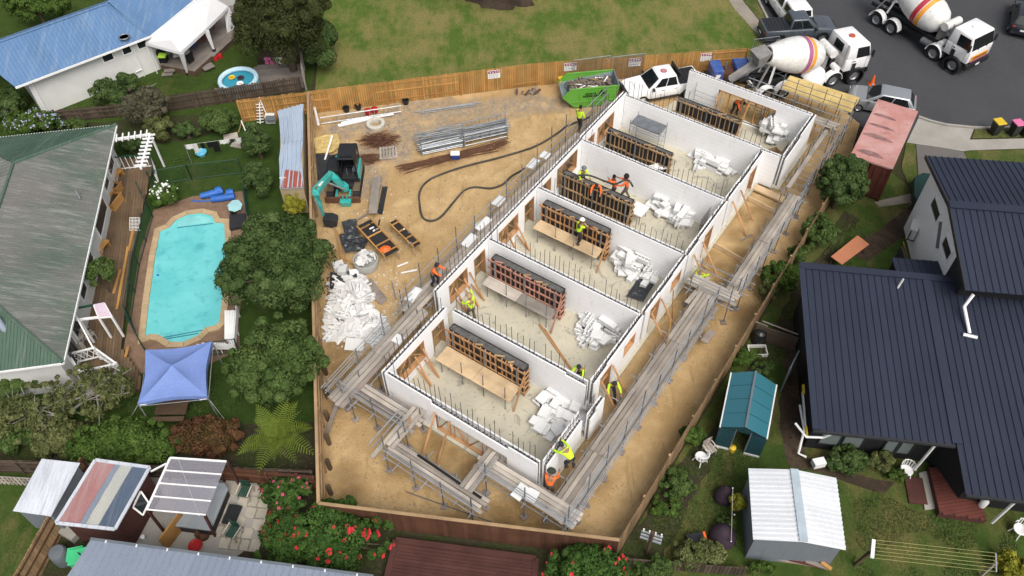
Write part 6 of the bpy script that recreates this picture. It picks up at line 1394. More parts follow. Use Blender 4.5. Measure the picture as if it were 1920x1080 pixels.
def ute(label, p, rz, col, cover='tray', cat='ute', bar_=False):
  t = thing('parked_ute', label, cat, p, rz); m = M[col]; w_ = .93
  mb = MB(); loft(mb, [ring(2.62, .70, .42, .82), ring(2.55, .86, .36, .98), ring(2.2, w_, .33, 1.06, .1), ring(1.2, w_, .33, 1.15, .1), ring(.9, w_, .33, 1.12, .08), ring(-.95, w_, .33, 1.12, .08), ring(-2.5, w_, .38, 1.14, .05, .97), ring(-2.62, .90, .42, 1.10, .05, .97)]); mb.build('body', m, t, True, smooth=True, bevel=0)
  b = [(-.95, -.88, 1.08), (1.25, -.88, 1.10), (1.25, .88, 1.10), (-.95, .88, 1.08)]; tp = [(-.72, -.66, 1.82), (.42, -.68, 1.82), (.42, .68, 1.82), (-.72, .66, 1.82)]
  MB().hexa(b, tp).build('cabin', m, t, True, bevel=.05, smooth=True)
  pane(t, 'windscreen', M['undersea'], (b[1], b[2], tp[2], tp[1]), (.06, .06, .06, .12)); pane(t, 'rear_window', M['undersea'], (b[3], b[0], tp[0], tp[3]), (.12, .12, .3, .15))
  for i, j in ((0, 1), (2, 3)):
    q = (b[i], b[j], tp[j], tp[i]) if i == 0 else (b[3], b[2], tp[2], tp[3])
    pane(t, 'side_window', M['undersea'], q, (.06, .55, .16, .12)); pane(t, 'side_window', M['undersea'], q, (.48, .16, .16, .12))
  for y in (-1, 1):
    for x in (1.62, -1.55): wheel(t, x, y * .83, .39); MB().lathe([(.36, 0), (.47, 0), (.47, .05), (.36, .05)], 20, (x, y * .93 - .025, .42), MR(rad(90), 3, 'X'), False).build('wheel_arch', M['plastic'], t, True)
    MB().box((.95, y * 1.02, 1.2), (.14, .22, .17)).build('mirror', M['plastic'], t, True, bevel=.03)
    MB().box((2.52, y * .68, .86), (.16, .32, .16)).build('headlight', M['lamp'], t, True, bevel=.03); MB().box((-2.60, y * .82, .92), (.08, .14, .34)).build('tail_light', M['tail'], t, True, bevel=.02)
  MB().box((2.62, 0, .55), (.16, 1.5, .26)).build('front_bumper', M['plastic'], t, True, bevel=.05); MB().box((2.60, 0, .86), (.12, 1.0, .2)).build('grille', M['plastic'], t, True, bevel=.03); MB().box((-2.66, 0, .5), (.14, 1.6, .18)).build('rear_bumper', M['plastic'], t, True, bevel=.03)
  MB().box((0.1, 0, .34), (4.4, 1.6, .16)).build('underbody', M['black'], t, True)
  for y in (-1, 1):
    for x in (1.0, .12, -.82): MB().box((x, y * .932, .78), (.014, .006, .6)).build('door_gap', M['black'], t, True)
    for x in (.25, -.65): MB().box((x, y * .94, .98), (.16, .02, .03)).build('door_handle', M['plastic'], t, True)
    MB().box((.1, y * .9, .40), (2.2, .1, .05)).build('side_step', M['plastic'], t, True)
  MB().box((1.55, .0, 1.135), (.9, .9, .02)).build('bonnet_panel', m, t, True, bevel=.01)
  MB().box((-2.735, 0, .62), (.01, .36, .12)).build('number_plate', M['white'], t, True)
  for y in (-.35, .3): MB().beam((1.22, y, 1.17), (.98, y + .45, 1.36), .02, .02).build('wiper', M['black'], t, True)
  if cover == 'tray':
    MB().box((-1.75, 0, 1.15), (1.5, 1.62, .05)).build('tray_cover', M['plastic'], t, True, bevel=.02)
    for k in range(5): MB().box((-1.15 - .28 * k, 0, 1.185), (.02, 1.58, .02)).build('cover_rib', M['black'], t, True)
  else:
    b2 = [(-2.5, -.88, 1.08), (-.96, -.88, 1.08), (-.96, .88, 1.08), (-2.5, .88, 1.08)]; t2 = [(-2.35, -.70, 1.84), (-.92, -.68, 1.84), (-.92, .68, 1.84), (-2.35, .70, 1.84)]
    MB().hexa(b2, t2).build('canopy', m, t, True, bevel=.05, smooth=True); pane(t, 'rear_window', M['undersea'], (b2[3], b2[0], t2[0], t2[3]), (.08, .08, .15, .12))
    for q in ((b2[0], b2[1], t2[1], t2[0]), (b2[3], b2[2], t2[2], t2[3])): pane(t, 'side_window', M['undersea'], q, (.1, .1, .25, .15))
  if bar_:
    MB().box((2.72, 0, .75), (.14, 1.7, .5)).build('bull_bar', M['plastic'], t, True, bevel=.06); MB().lathe([(0, 0), (.22, 0), (.22, .012), (0, .014)], 18, (-.05, 0, 1.825)).build('roof_emblem', mk('emblem', (.38, .06, .08), .5), t, True)
    MB().lathe([(0, 0), (.15, 0), (.15, .012), (0, .014)], 18, (-.05, 0, 1.834)).build('roof_emblem', mk('emblem2', (.55, .25, .25), .5), t, True)
    MB().beam((-.95, 0, 1.5), (-.95, 0, 1.95), 1.5, .08, (1, 0, 0)).build('headboard', M['plastic'], t, True)
    mb = MB()
    for r in range(3):
      x = -.75
      while x < .45: l_ = ru(.06, .14); mb.box((x + l_ / 2, -.945, .96 - .14 * r), (l_, .006, .06)); x += l_ + .04
    mb.build('door_lettering', M['dark'], t, True)
  return t
def heading(p, q): d = q - p; return math.atan2(d.y, d.x)
def gp(v): return Vc((v.x, v.y, 0))
h1 = heading(at(1258, 119, 1.8), at(1226, 123, 1.8)); ute('white ute with black front bar parked against the timber fence', gp(at(1247, 133, 1.8)) + Vc((math.cos(h1), math.sin(h1), 0)) * .15, h1 + .08, 'pwhite', 'tray', bar_=True)
ute('slate grey ute with black tray cover parked at the road edge', gp(at(1497, 46, 1.0)), heading(at(1430, 60, 1), at(1560, 52, 1)), 'pgrey')
ute('white ute with canopy parked behind the grey ute', gp(at(1478, 5, 1.0)), heading(at(1470, 0), at(1428, -60)), 'pwhite', 'canopy')
def hatch(label, p, rz, col):
  t = thing('parked_car', label, 'car', p, rz); m = M[col]; w_ = .88
  mb = MB(); loft(mb, [ring(2.15, .6, .4, .68), ring(2.05, .8, .32, .80), ring(1.6, w_, .26, .90, .1), ring(.95, w_, .25, .98, .1), ring(-1.6, w_, .25, 1.0, .08), ring(-2.05, .84, .3, .98, .1), ring(-2.15, .74, .38, .85)]); mb.build('body', m, t, True, smooth=True)
  b = [(-2.0, -.82, .95), (1.05, -.82, .95), (1.05, .82, .95), (-2.0, .82, .95)]; tp = [(-1.55, -.60, 1.5), (.15, -.62, 1.5), (.15, .62, 1.5), (-1.55, .60, 1.5)]
  MB().hexa(b, tp).build('cabin', m, t, True, bevel=.07, smooth=True); pane(t, 'windscreen', M['undersea'], (b[1], b[2], tp[2], tp[1]), (.05, .05, .05, .1)); pane(t, 'rear_window', M['undersea'], (b[3], b[0], tp[0], tp[3]), (.1, .1, .15, .15))
  for q in ((b[0], b[1], tp[1], tp[0]), (b[3], b[2], tp[2], tp[3])): pane(t, 'side_window', M['undersea'], q, (.1, .52, .12, .14)); pane(t, 'side_window', M['undersea'], q, (.51, .12, .12, .14))
  for y in (-1, 1):
    for x in (1.3, -1.3): wheel(t, x, y * .78, .32, .21)
    MB().box((.75, y * .96, 1.02), (.14, .18, .13)).build('mirror', m, t, True, bevel=.03); MB().box((2.0, y * .6, .72), (.2, .3, .14)).build('headlight', M['lamp'], t, True, bevel=.03); MB().box((-2.08, y * .66, .82), (.1, .22, .24)).build('tail_light', M['tail'], t, True, bevel=.03)
  MB().box((2.12, 0, .45), (.1, 1.2, .16)).build('grille', M['plastic'], t, True)
  MB().box((0, 0, .27), (3.6, 1.5, .14)).build('underbody', M['black'], t, True)
  for y in (-1, 1):
    for x in (.85, -.15, -1.0): MB().box((x, y * .882, .66), (.013, .006, .5)).build('door_gap', M['black'], t, True)
    for x in (.0, -.85): MB().box((x, y * .89, .84), (.15, .02, .03)).build('door_handle', m, t, True)
  MB().box((-2.16, 0, .7), (.012, .36, .12)).build('number_plate', M['white'], t, True)
hatch('silver hatchback parked behind the rusty container', gp(at(1655, 182, .9)), heading(at(1704, 197, .7), at(1597, 176, .7)), 'psilver')
hatch('dark car at the right edge of the street', gp(at(1922, 30, .7)), heading(at(1912, 50), at(1920, 0)), 'pnavy')
def mixer(label, p, rz, stripe, open_rear=True, eight=True, beacon=False, logo=False):
  t = thing('concrete_mixer_truck', label, 'mixer truck', p, rz)
  for y in (-.42, .42): MB().box((-.6, y, 1.0), (8.0, .12, .26)).build('chassis_rail', M['dark'], t, True)
  MB().box((-.4, 0, .8), (5.6, 1.5, .3)).build('underframe', M['black'], t, True)
  # cab
  b = [(2.35, -1.2, 1.05), (4.25, -1.2, 1.05), (4.25, 1.2, 1.05), (2.35, 1.2, 1.05)]; c_ = [(2.35, -1.2, 1.95), (4.25, -1.2, 1.95), (4.25, 1.2, 1.95), (2.35, 1.2, 1.95)]; tp = [(2.42, -1.1, 2.95), (3.95, -1.1, 2.92), (3.95, 1.1, 2.92), (2.42, 1.1, 2.95)]
  MB().hexa(b, c_).build('cab_lower', M['pwhite'], t, True, bevel=.06, smooth=True); MB().hexa([(x, y, z - .05) for x, y, z in c_], tp).build('cab_upper', M['pwhite'], t, True, bevel=.1, smooth=True)
  pane(t, 'windscreen', M['undersea'], (c_[1], c_[2], tp[2], tp[1]), (.05, .05, .06, .12)); pane(t, 'rear_window', M['undersea'], (c_[3], c_[0], tp[0], tp[3]), (.3, .3, .2, .2))
  for q in ((c_[0], c_[1], tp[1], tp[0]), (c_[3], c_[2], tp[2], tp[3])): pane(t, 'side_window', M['undersea'], q, (.38, .07, .04, .2))
  for y in (-1, 1):
    MB().box((3.05, y * 1.215, 1.35), (.3, .02, .5)).build('door_dark_panel', M['dark'], t, True); MB().box((4.15, y * 1.38, 2.25), (.1, .2, .5)).build('mirror', M['plastic'], t, True, bevel=.03); MB().box((4.25, y * .9, .85), (.12, .36, .2)).build('headlight', M['lamp'], t, True, bevel=.03)  # includes a flat dark panel on each cab door
    MB().lathe([(.52, 0), (.66, 0), (.66, .34), (.52, .34)], 24, (3.4, y * 1.22 + (.0 if y < 0 else 0) + .17, .55), MR(rad(90), 3, 'X'), False).build('front_arch', M['plastic'], t, True)
  MB().box((4.3, 0, .8), (.2, 2.4, .4)).build('front_bumper', M['plastic'], t, True, bevel=.06); MB().box((4.27, 0, 1.35), (.06, 1.7, .34)).build('grille', M['stripe_orange'], t, True); MB().box((4.28, 0, 1.12), (.06, 1.7, .1)).build('grille_trim', M['stripe_purple'], t, True)
  MB().lathe([(.22, 0), (.2, .08), (.12, .1), (.0, .06)], 14, (3.2, 0, 2.93)).build('roof_vent' if not beacon else 'beacon', M['pwhite'] if not beacon else mk('beacon', (.45, .10, .06), .5), t, True, smooth=True)
  for y in (-1, 1):
    for x in (2.85, 3.95): MB().box((x, y * 1.204, 1.6), (.016, .006, .9)).build('door_gap', M['dark'], t, True)
    MB().box((3.0, y * 1.21, 1.75), (.18, .03, .05)).build('door_handle', M['plastic'], t, True)
    MB().box((2.2, y * .95, .75), (.6, .35, .4)).build('tool_locker', M['dark'], t, True, bevel=.04); MB().tube((.4, y * .8, .75), (1.2, y * .8, .75), .24, n=14).build('fuel_tank', M['galvdark'], t, True, smooth=True)
  for k in range(4): MB().box((4.315, 0, 1.26 + .06 * k), (.012, 1.5, .015)).build('grille_bar', M['dark'], t, True)
  for y in (-.5, .35): MB().beam((4.28, y, 1.98), (4.2, y + .55, 2.3), .025, .02).build('wiper', M['black'], t, True)
  MB().box((4.41, 0, .78), (.012, .4, .13)).build('number_plate', M['white'], t, True); MB().tube((2.3, -1.0, 1.4), (2.3, -1.0, 3.0), .06, n=10).build('exhaust_stack', M['galv'], t, True)
  # axles
  xs = [3.4, 1.75, -2.0, -3.35]
  for i, x in enumerate(xs):
    for y in (-1.05, 1.05):
      wheel(t, x, y, .52, .3)
      if i > 0:
        mb = MB(); k = 12; yy = y
        for j in range(k):
          a0, a1 = math.pi * (j / k) * 1.0, math.pi * ((j + 1) / k); r0 = .62
          mb.hexa([(x + r0 * math.cos(a0), yy - .22, .55 + r0 * math.sin(a0)), (x + r0 * math.cos(a0), yy + .22, .55 + r0 * math.sin(a0)), (x + r0 * math.cos(a1), yy + .22, .55 + r0 * math.sin(a1)), (x + r0 * math.cos(a1), yy - .22, .55 + r0 * math.sin(a1))],
              [(x + (r0 + .03) * math.cos(a0), yy - .22, .55 + (r0 + .03) * math.sin(a0)), (x + (r0 + .03) * math.cos(a0), yy + .22, .55 + (r0 + .03) * math.sin(a0)), (x + (r0 + .03) * math.cos(a1), yy + .22, .55 + (r0 + .03) * math.sin(a1)), (x + (r0 + .03) * math.cos(a1), yy - .22, .55 + (r0 + .03) * math.sin(a1))])
        mb.build('mudguard', M['pwhite'], t, True)
  # drum: axis rises towards the rear
  ax = Vc((-math.cos(rad(13)), 0, math.sin(rad(13)))); o = Vc((1.05, 0, 1.95)); R3 = ax.to_track_quat('Z', 'Y').to_matrix()
  prof = [(0, -.05), (.55, 0), (.9, .35), (1.12, .95), (1.2, 1.5), (1.22, 2.0), (1.12, 2.7), (.92, 3.4), (.68, 4.1), (.6, 4.35), (.5, 4.35), (.45, 3.9), (0, 3.6)]
  s0, s1, s2 = 1.25, 1.58, 1.95
  def rad_at(z):
    for (r0, z0), (r1, z1) in zip(prof, prof[1:]):
      if z0 <= z <= z1 and z1 > z0: return lerp(r0, r1, (z - z0) / (z1 - z0))
    return 1
  MB().lathe(prof, 32, o, R3).build('drum', M['drum'], t, True, smooth=True)
  for a_, b_, m_ in ((s0, s1 - .03, 'stripe_orange'), (s1 + .03, s2, stripe)):
    pr = [(rad_at(z) + .012, z) for z in np.linspace(a_, b_, 5)]; MB().lathe(pr, 32, o, R3).build('drum_stripe', M[m_], t, True, smooth=True)
  MB().lathe([(.42, 3.95), (.44, 4.36), (0, 4.30)], 20, o, R3).build('drum_mouth', M['black'], t, True)
  # front pedestal, gearbox, water tank
  MB().box((1.25, 0, 1.6), (.3, 1.0, 1.0)).build('pedestal', M['greysteel'], t, True, bevel=.04); MB().tube((1.55, -.75, 2.35), (1.55, .75, 2.35), .3, n=16).build('water_tank', M['drum'], t, True, smooth=True); MB().tube((1.9, .5, 1.3), (1.9, 1.1, 1.3), .22, n=12).build('air_tank', M['pwhite'], t, True); MB().tube((1.9, -.5, 1.3), (1.9, -1.1, 1.3), .22, n=12).build('air_tank', M['pwhite'], t, True)
  for k in range(6): MB().path([(1.9 + .05 * k, -.6 + .22 * k, 1.2), (2.1, -.5 + .2 * k, 1.7 + .1 * (k % 3)), (1.75, -.5 + .2 * k, 2.0)], .04, 6).build('engine_hose', M['black'] if k % 2 else M['greysteel'], t, True)
  # rear: stand, hopper, chute, ladder
  for y in (-.7, .7): MB().beam((-3.0, y, 1.1), (-2.75, y * .75, 2.35), .12, .12).build('rear_stand', M['pwhite'], t, True); MB().beam((-3.9, y, 1.0), (-3.1, y * .7, 2.7), .1, .1).build('rear_stand', M['greysteel'], t, True)
  MB().hexa([(-3.9, -.3, 2.3), (-3.5, -.3, 2.3), (-3.5, .3, 2.3), (-3.9, .3, 2.3)], [(-4.2, -.6, 3.2), (-3.2, -.55, 3.4), (-3.2, .55, 3.4), (-4.2, .6, 3.2)]).build('hopper', M['greysteel'], t, True)
  MB().add([(-3.9, -.28, 2.25), (-3.9, .28, 2.25), (-5.6, .22, 1.45), (-5.6, -.22, 1.45), (-3.9, -.36, 2.5), (-3.9, .36, 2.5), (-5.6, .3, 1.68), (-5.6, -.3, 1.68)], [(0, 1, 2, 3), (0, 3, 7, 4), (1, 5, 6, 2)]).build('chute', M['greysteel'], t, True)
  for y in (.78, 1.08): MB().tube((-3.9, y, .8), (-3.5, y, 2.9), .025).build('ladder_rail', M['galv'], t, True)
  for k in range(6): MB().tube((-3.88 + .065 * k, .78, 1.0 + .33 * k), (-3.88 + .065 * k, 1.08, 1.0 + .33 * k), .02).build('ladder_rung', M['galv'], t, True)
  MB().box((-3.85, 0, .75), (.12, 2.3, .2)).build('rear_bumper', M['drum'], t, True)
  return t
g0, g1 = at(1652, 57, 0), at(1763.6, 124.5, 0); hz = heading(g0, g1); d = Vc((math.cos(hz), math.sin(hz), 0)); nl = Vc((-d.y, d.x, 0))
m2 = mixer('white concrete mixer truck with red and orange drum bands alone on the road', gp((g0 + g1) / 2) - d * .02 + nl * 1.2, hz, 'stripe_red')
hz = heading(at(1592, 110, 2.9), at(1640, 99, 2.9)); d = Vc((math.cos(hz), math.sin(hz), 0)); nl = Vc((-d.y, d.x, 0)); fwp = at(1597, 154, 0)
m1 = mixer('white concrete mixer truck with purple and orange drum bands reversing to the pump', gp(fwp) - d * 3.4 + nl * 1.2, hz, 'stripe_purple', beacon=True)
# ---- trailer pump
hz = heading(at(1345, 130, 1), at(1405, 126, 1)); t = thing('concrete_pump', 'blue trailer concrete pump between far wall and timber fence', 'concrete pump', gp(at(1372, 136, .8)), hz)
MB().box((-1.15, 0, 1.0), (.75, 1.35, .9)).build('pump_cabinet', M['pblue'], t, True, bevel=.06); MB().box((.55, 0, 1.15), (.9, 1.3, .7)).build('engine_hood', M['pblue'], t, True, bevel=.06); MB().box((-.35, 0, .85), (.85, .9, .5)).build('engine', M['rust'], t, True, bevel=.04); MB().box((0, 0, .55), (3.4, 1.2, .14)).build('chassis', M['dark'], t, True)
MB().hexa([(1.15, -.3, .7), (1.7, -.3, .7), (1.7, .3, .7), (1.15, .3, .7)], [(1.05, -.65, 1.55), (1.95, -.6, 1.45), (1.95, .6, 1.45), (1.05, .65, 1.55)]).build('hopper', M['steelgrey'], t, True)
for y in (-.65, .65): wheel(t, -.2, y, .34, .22); MB().tube((.1, y, .6), (.1, y, 1.5), .03).build('hood_strut', M['galv'], t, True)
MB().tube((-.5, 0, 1.2), (-.5, 0, 1.65), .06).build('exhaust', M['galvdark'], t, True); MB().box((-1.15, -.69, 1.05), (.3, .02, .25)).build('access_panel', M['white'], t, True)
t = thing('pump_cage', 'grey steel hopper with cage frame between blue pump and mixer truck', 'hopper', gp(at(1440, 150)))
q = [at(1418, 150, .1), at(1465, 168, .1), at(1478, 150, .1), at(1432, 135, .1)]
for p in q: rod('upright', M['galv'], t, gp(p), xy(p, 1.7), .03)
for z in (.6, 1.15, 1.7):
  for i in range(4): rod('rail', M['galv'], t, xy(q[i], z), xy(q[(i + 1) % 4], z), .025)
for i in range(4): rod('brace', M['galv'], t, xy(q[i], .2), xy(q[(i + 1) % 4], 1.6), .02)
c = sum(q, Vc()) / 4; MB().lathe([(.25, .6), (.75, 1.5), (.78, 1.55), (.7, 1.5), (.2, .7), (0, .7)], 18, gp(c) + Vc((0, .3, 0))).build('hopper_bowl', M['greysteel'], t, smooth=True); MB().lathe([(0, 0), (.3, .02), (.3, .2), (0, .25)], 12, gp(c) + Vc((-.5, .35, 1.35))).build('yellow_motor', M['yellow'], t)
for k in range(2):
  pts = [gp(at(1418, 158)) + Vc((.45 * math.cos(a_) * (1 + .2 * k), .2 * math.sin(a_), .75 + .5 * math.sin(a_ * 1) + .1 * k)) for a_ in np.linspace(0, 6.0, 16)]; MB().path(pts, .05, 6).build('coiled_hose', M['galvdark'], t, smooth=True)
for u, v, r, h, lb in ((1515, 158, 1.0, 1.5, 'large white bulk bag dome beside the yellow plywood deck'), (1490, 150, .6, 1.2, 'smaller white bulk bag left of the large one')):
  o = MB().lathe([(r * .9, 0), (r, h * .4), (r * .85, h * .75), (r * .4, h * .97), (0, h)], 18, at(u, v, 0)).build('bulk_bag', M['white'], smooth=True); tag(o, lb, 'bag')
# cone
t = thing('traffic_cone', 'orange traffic cone on the road by the mixer truck', 'cone', at(1634, 158)); MB().lathe([(.17, .04), (.04, .72), (0, .72)], 14).build('cone', M['orange'], t, True, smooth=True); MB().box((0, 0, .02), (.42, .42, .04)).build('base', M['orange'], t, True)
# bins
def wbin(label, u, v, lid, s=1.0):
  t = thing('wheelie_bin', label, 'bin', at(u, v), .2); MB().hexa([(-.2, -.2, .06), (.2, -.2, .06), (.2, .22, .06), (-.2, .22, .06)], [(-.28, -.3, 1.0), (.28, -.3, 1.0), (.28, .3, 1.0), (-.28, .3, 1.0)]).build('body', M['plastic'], t, True, bevel=.02); MB().box((0, 0, 1.04), (.6, .66, .09)).build('lid', M[lid], t, True, bevel=.03)
  for x in (-.22, .22): MB().tube((x - .03, .26, .1), (x + .03, .26, .1), .1, n=12).build('wheel', M['rubber'], t, True)
  MB().tube((-.25, .33, .98), (.25, .33, .98), .02).build('handle', M['plastic'], t, True)
wbin('black wheelie bin with yellow lid on the verge', 1862, 252, 'yellow'); wbin('black wheelie bin with pink red lid on the verge', 1897, 254, 'pink'); wbin('black wheelie bin cut by the right edge of the picture', 1919, 254, 'steelgrey')
# ---- container
n = N('container_roof'); a_ = n.noise(.7, 6, .65); c = n.mix(n.ramp(a_, .35, .65), (.40, .185, .16), (.47, .29, .27)); c = n.mix(n.ramp(n.noise(1.3, 6, .75), .58, .68, 0, .75), c, (.26, .13, .13)); c = n.mix(n.ramp(n.noise(6, 4, .8), .62, .7), c, (.22, .08, .06)); M['controof'] = n.fin(c, .8, 0, .2); M['contside'] = mk('contside', (.13, .038, .028), .7, .35, 1.5, 18)
q = [at(1595.9, 290, 2.59), at(1673.4, 316.7, 2.59), at(1720.9, 210, 2.59), at(1646.8, 185.9, 2.59)]; cc = gp(sum(q, Vc()) / 4); hz = heading((q[0] + q[1]) / 2, (q[2] + q[3]) / 2)
t = thing('shipping_container', 'rusty red shipping container with faded pink roof', 'container', cc, hz); Lc, Wc, Hc = 6.06, 2.44, 2.59
mb = MB(); mb.box((0, 0, Hc - .03), (Lc - .1, Wc - .1, .04)); mb.build('roof', M['controof'], t, True)
M['roofdent'] = mk('roofdent', (.29, .16, .15), .8, .5, 2, 10)
for x, y, l_, w2 in ((1.45, .42, .46, 1.45), (.4, .36, .38, 1.7), (-.72, .3, .62, 1.95), (-2.4, .25, .7, 1.6)):
  k = 14; pts = [(x + l_ * .5 * math.sin(math.pi * i / k) ** .7 * (1 + .2 * mnoise.noise(Vc((i * .7, x, 0)))), y + w2 / 2 - w2 * i / k) for i in range(k + 1)] + [(x - l_ * .16 * math.sin(math.pi * i / k) ** .7 * (1 + .8 * mnoise.noise(Vc((i * .9, x * 3, 4)))), y + w2 / 2 - w2 * i / k) for i in range(k - 1, 0, -1)]
  MB().prism(pts, Hc - .012, Hc - .005).build('roof_dent_patch', M['roofdent'], t, True)  # roof dents drawn only as flat darker patches
for y in (-Wc / 2 + .05, Wc / 2 - .05):
  MB().box((0, y, Hc - .05), (Lc, .1, .1)).build('top_rail', M['controof'], t, True); MB().box((0, y, .08), (Lc, .1, .16)).build('bottom_rail', M['contside'], t, True); mb = MB(); k = 44; s_ = 1 if y > 0 else -1
  for i in range(k):
    x0, x1 = -Lc / 2 + .08 + (Lc - .16) * i / k, -Lc / 2 + .08 + (Lc - .16) * (i + 1) / k; d0 = .03 if (i // 2) % 2 else 0; d1 = d0 if i % 2 == 0 else (.03 - d0); mb.quad((x0, y - s_ * d0, .12), (x1, y - s_ * d1, .12), (x1, y - s_ * d1, Hc - .08), (x0, y - s_ * d0, Hc - .08))
  mb.build('side_wall', M['contside'], t, True)
for x in (-Lc / 2 + .05, Lc / 2 - .05):
  MB().box((x, 0, Hc - .05), (.1, Wc, .11)).build('top_rail', M['controof'], t, True)
  for y in (-Wc / 4, Wc / 4): MB().box((x * .995, y, 1.3), (.05, Wc / 2 - .06, 2.3)).build('door', M['contside'], t, True)
  for y in (-Wc / 2 + .06, Wc / 2 - .06): MB().box((x, y, 1.29), (.13, .13, 2.56)).build('corner_post', M['contside'], t, True)
  if x < 0:
    for y in (-.8, -.35, .35, .8): MB().tube((x - .05, y, .15), (x - .05, y, 2.45), .02).build('lock_rod', M['rust'], t, True)
# ---- skip bin
q0, q1 = at(1071.5, 169, 1.55), at(1161, 161, 1.55); hz = heading(q0, q1); Ls = (q1 - q0).length; ws = 1.75
t = thing('skip_bin', 'bright green skip bin full of rubble with black house logo', 'skip', gp(q0), hz)
pf_ = [(-.55, .95), (.25, .12), (Ls - .25, .12), (Ls, 1.55), (0, 1.55)]
for y in (0, ws): mb = MB(); mb.profile(pf_, y - .02, y + .02); mb.build('side_plate', M['pgreen'], t, True)
for (x0, z0), (x1, z1) in zip(pf_[:3], pf_[1:4]): MB().beam((x0, ws / 2, z0), (x1, ws / 2, z1), ws, .04, (0, 0, 1)).build('floor_plate', mk('skipin', (.24, .31, .33), .7, .35, 2, 14), t, True)
for y in (.03, ws - .03): MB().hexa([(-.5, y - .012, .95), (.25, y - .012, .16), (Ls - .25, y - .012, .16), (Ls - .03, y - .012, 1.5)], [(-.5, y + .012, .95), (.25, y + .012, .16), (Ls - .25, y + .012, .16), (Ls - .03, y + .012, 1.5)]).build('liner', mk('skipliner', (.27, .35, .38), .7, .35, 2, 14), t, True)
for y in (0, ws): MB().beam((0, y, 1.57), (Ls, y, 1.57), .1, .07).build('rim', M['pgreen'], t, True); MB().beam((-.55, y, .97), (0, y, 1.57), .1, .07).build('rim', M['pgreen'], t, True); MB().beam((.0, y - .03 if y == 0 else y + .03, .55), (Ls - .12, y - .03 if y == 0 else y + .03, .55), .06, .08).build('stiffener', M['pgreen'], t, True)
MB().beam((Ls, 0, 1.57), (Ls, ws, 1.57), .1, .07).build('rim', M['steelgrey'], t, True)
for x in (.55, 1.2, 1.85, 2.4):
  if x < Ls - .2: MB().box((x, -.035, .95), (.05, .03, .8)).build('stiffener', M['pgreen'], t, True)
# lettering block and house emblem on the near side
mb = MB()
for r, (x0, x1, z, h) in enumerate(((.95, 1.6, 1.17, .12), (.8, 1.75, .98, .15))):
  x = x0
  while x < x1: l_ = .07; mb.box((x + l_ / 2, -.055, z), (l_, .008, h)); mb.box((x + l_ * .9, -.055, z + (h * .3 if random.random() > .5 else -h * .3)), (l_ * .8, .008, h * .3)); x += l_ * 1.75
mb.build('lettering', M['black'], t, True)
mb = MB()
for i in range(3):
  s_ = .3 - .08 * i; z = .98 + .13 * i; mb.beam((2.05 - s_, -.055, z), (2.05, -.055, z + .16), .01, .05); mb.beam((2.05 + s_, -.055, z), (2.05, -.055, z + .16), .01, .05)
for x in (1.85, 2.05, 2.25): mb.box((x, -.055, .95), (.06, .01, .12))
mb.build('house_emblem', M['black'], t, True)
rb_ = MB();
for i in range(220):
  x, y = ru(-.1, Ls - .2), ru(.12, ws - .12); s_ = ru(.06, .22); rb_.box((x, y, .85 + .35 * min(1, (x + .4) / 1.2) + ru(-.1, .12)), (s_, s_ * ru(.4, 1), s_ * ru(.2, .6)), MR(ru(0, 6), 3, 'Z') @ MR(ru(-.5, .5), 3, 'X'))
rb_.box((Ls / 2, ws / 2, .75), (Ls - .5, ws - .1, .5)); o = rb_.build('rubble', mk('rubble', (.26, .21, .17), .9, .5, 5, 20), t, True); tag(o, kind='stuff')
for i in range(16):
  x, y = ru(.2, Ls - .6), ru(.2, ws - .2); a_ = ru(0, 6.3); MB().beam((x, y, 1.25), (x + .55 * math.cos(a_), y + .4 * math.sin(a_), 1.3 + ru(0, .15)), .07, .03).build('waste_timber', M['pineweath'] if i % 3 else M['white'], t, True)
cube('marker', M['yellow'], t, at(1052, 152, .9), (.35, .4, .5), .4)
# ---- excavator
ex = thing('excavator', 'teal mini excavator with black cab working beside the left fence', 'excavator', gp(at(650, 346)), 0)
def trk(x):
  mb = MB(); L2 = 1.15; pts = []; k = 8
  for i in range(k + 1): a_ = math.pi / 2 + math.pi * i / k; pts.append((-L2 + .28 * math.cos(a_), .28 + .28 * math.sin(a_)))
  for i in range(k + 1): a_ = -math.pi / 2 + math.pi * i / k; pts.append((L2 + .28 * math.cos(a_), .28 + .28 * math.sin(a_)))
  n2 = len(pts); vs = [(x - .2, p[0], p[1]) for p in pts] + [(x + .2, p[0], p[1]) for p in pts]; mb.add(vs, [tuple(range(n2)), tuple(range(2 * n2 - 1, n2 - 1, -1))] + [(i, n2 + i, n2 + (i + 1) % n2, (i + 1) % n2) for i in range(n2)]); o = mb.build('track', M['rubber'], ex, True)
  for i in range(26): y = -L2 + 2 * L2 * i / 25; MB().box((x, y, .575), (.42, .04, .03)).build('track_pad', mk('trackmud', (.20, .15, .10), .95) if i == 0 and x < 0 else bpy.data.materials['trackmud'], o, True)
trk(-.78); trk(.78)
MB().box((0, 0, .45), (1.2, 1.6, .3)).build('undercarriage', M['dark'], ex, True); MB().box((0, -1.65, .3), (2.1, .14, .42)).build('dozer_blade', M['rust'], ex, True, bevel=.03)
for x in (-.4, .4): MB().beam((x, -.9, .4), (x, -1.6, .3), .12, .12).build('blade_arm', M['pteal'], ex, True)
MB().lathe([(0, .6), (.62, .6), (.62, .72), (0, .72)], 20).build('slew_ring', M['dark'], ex, True)
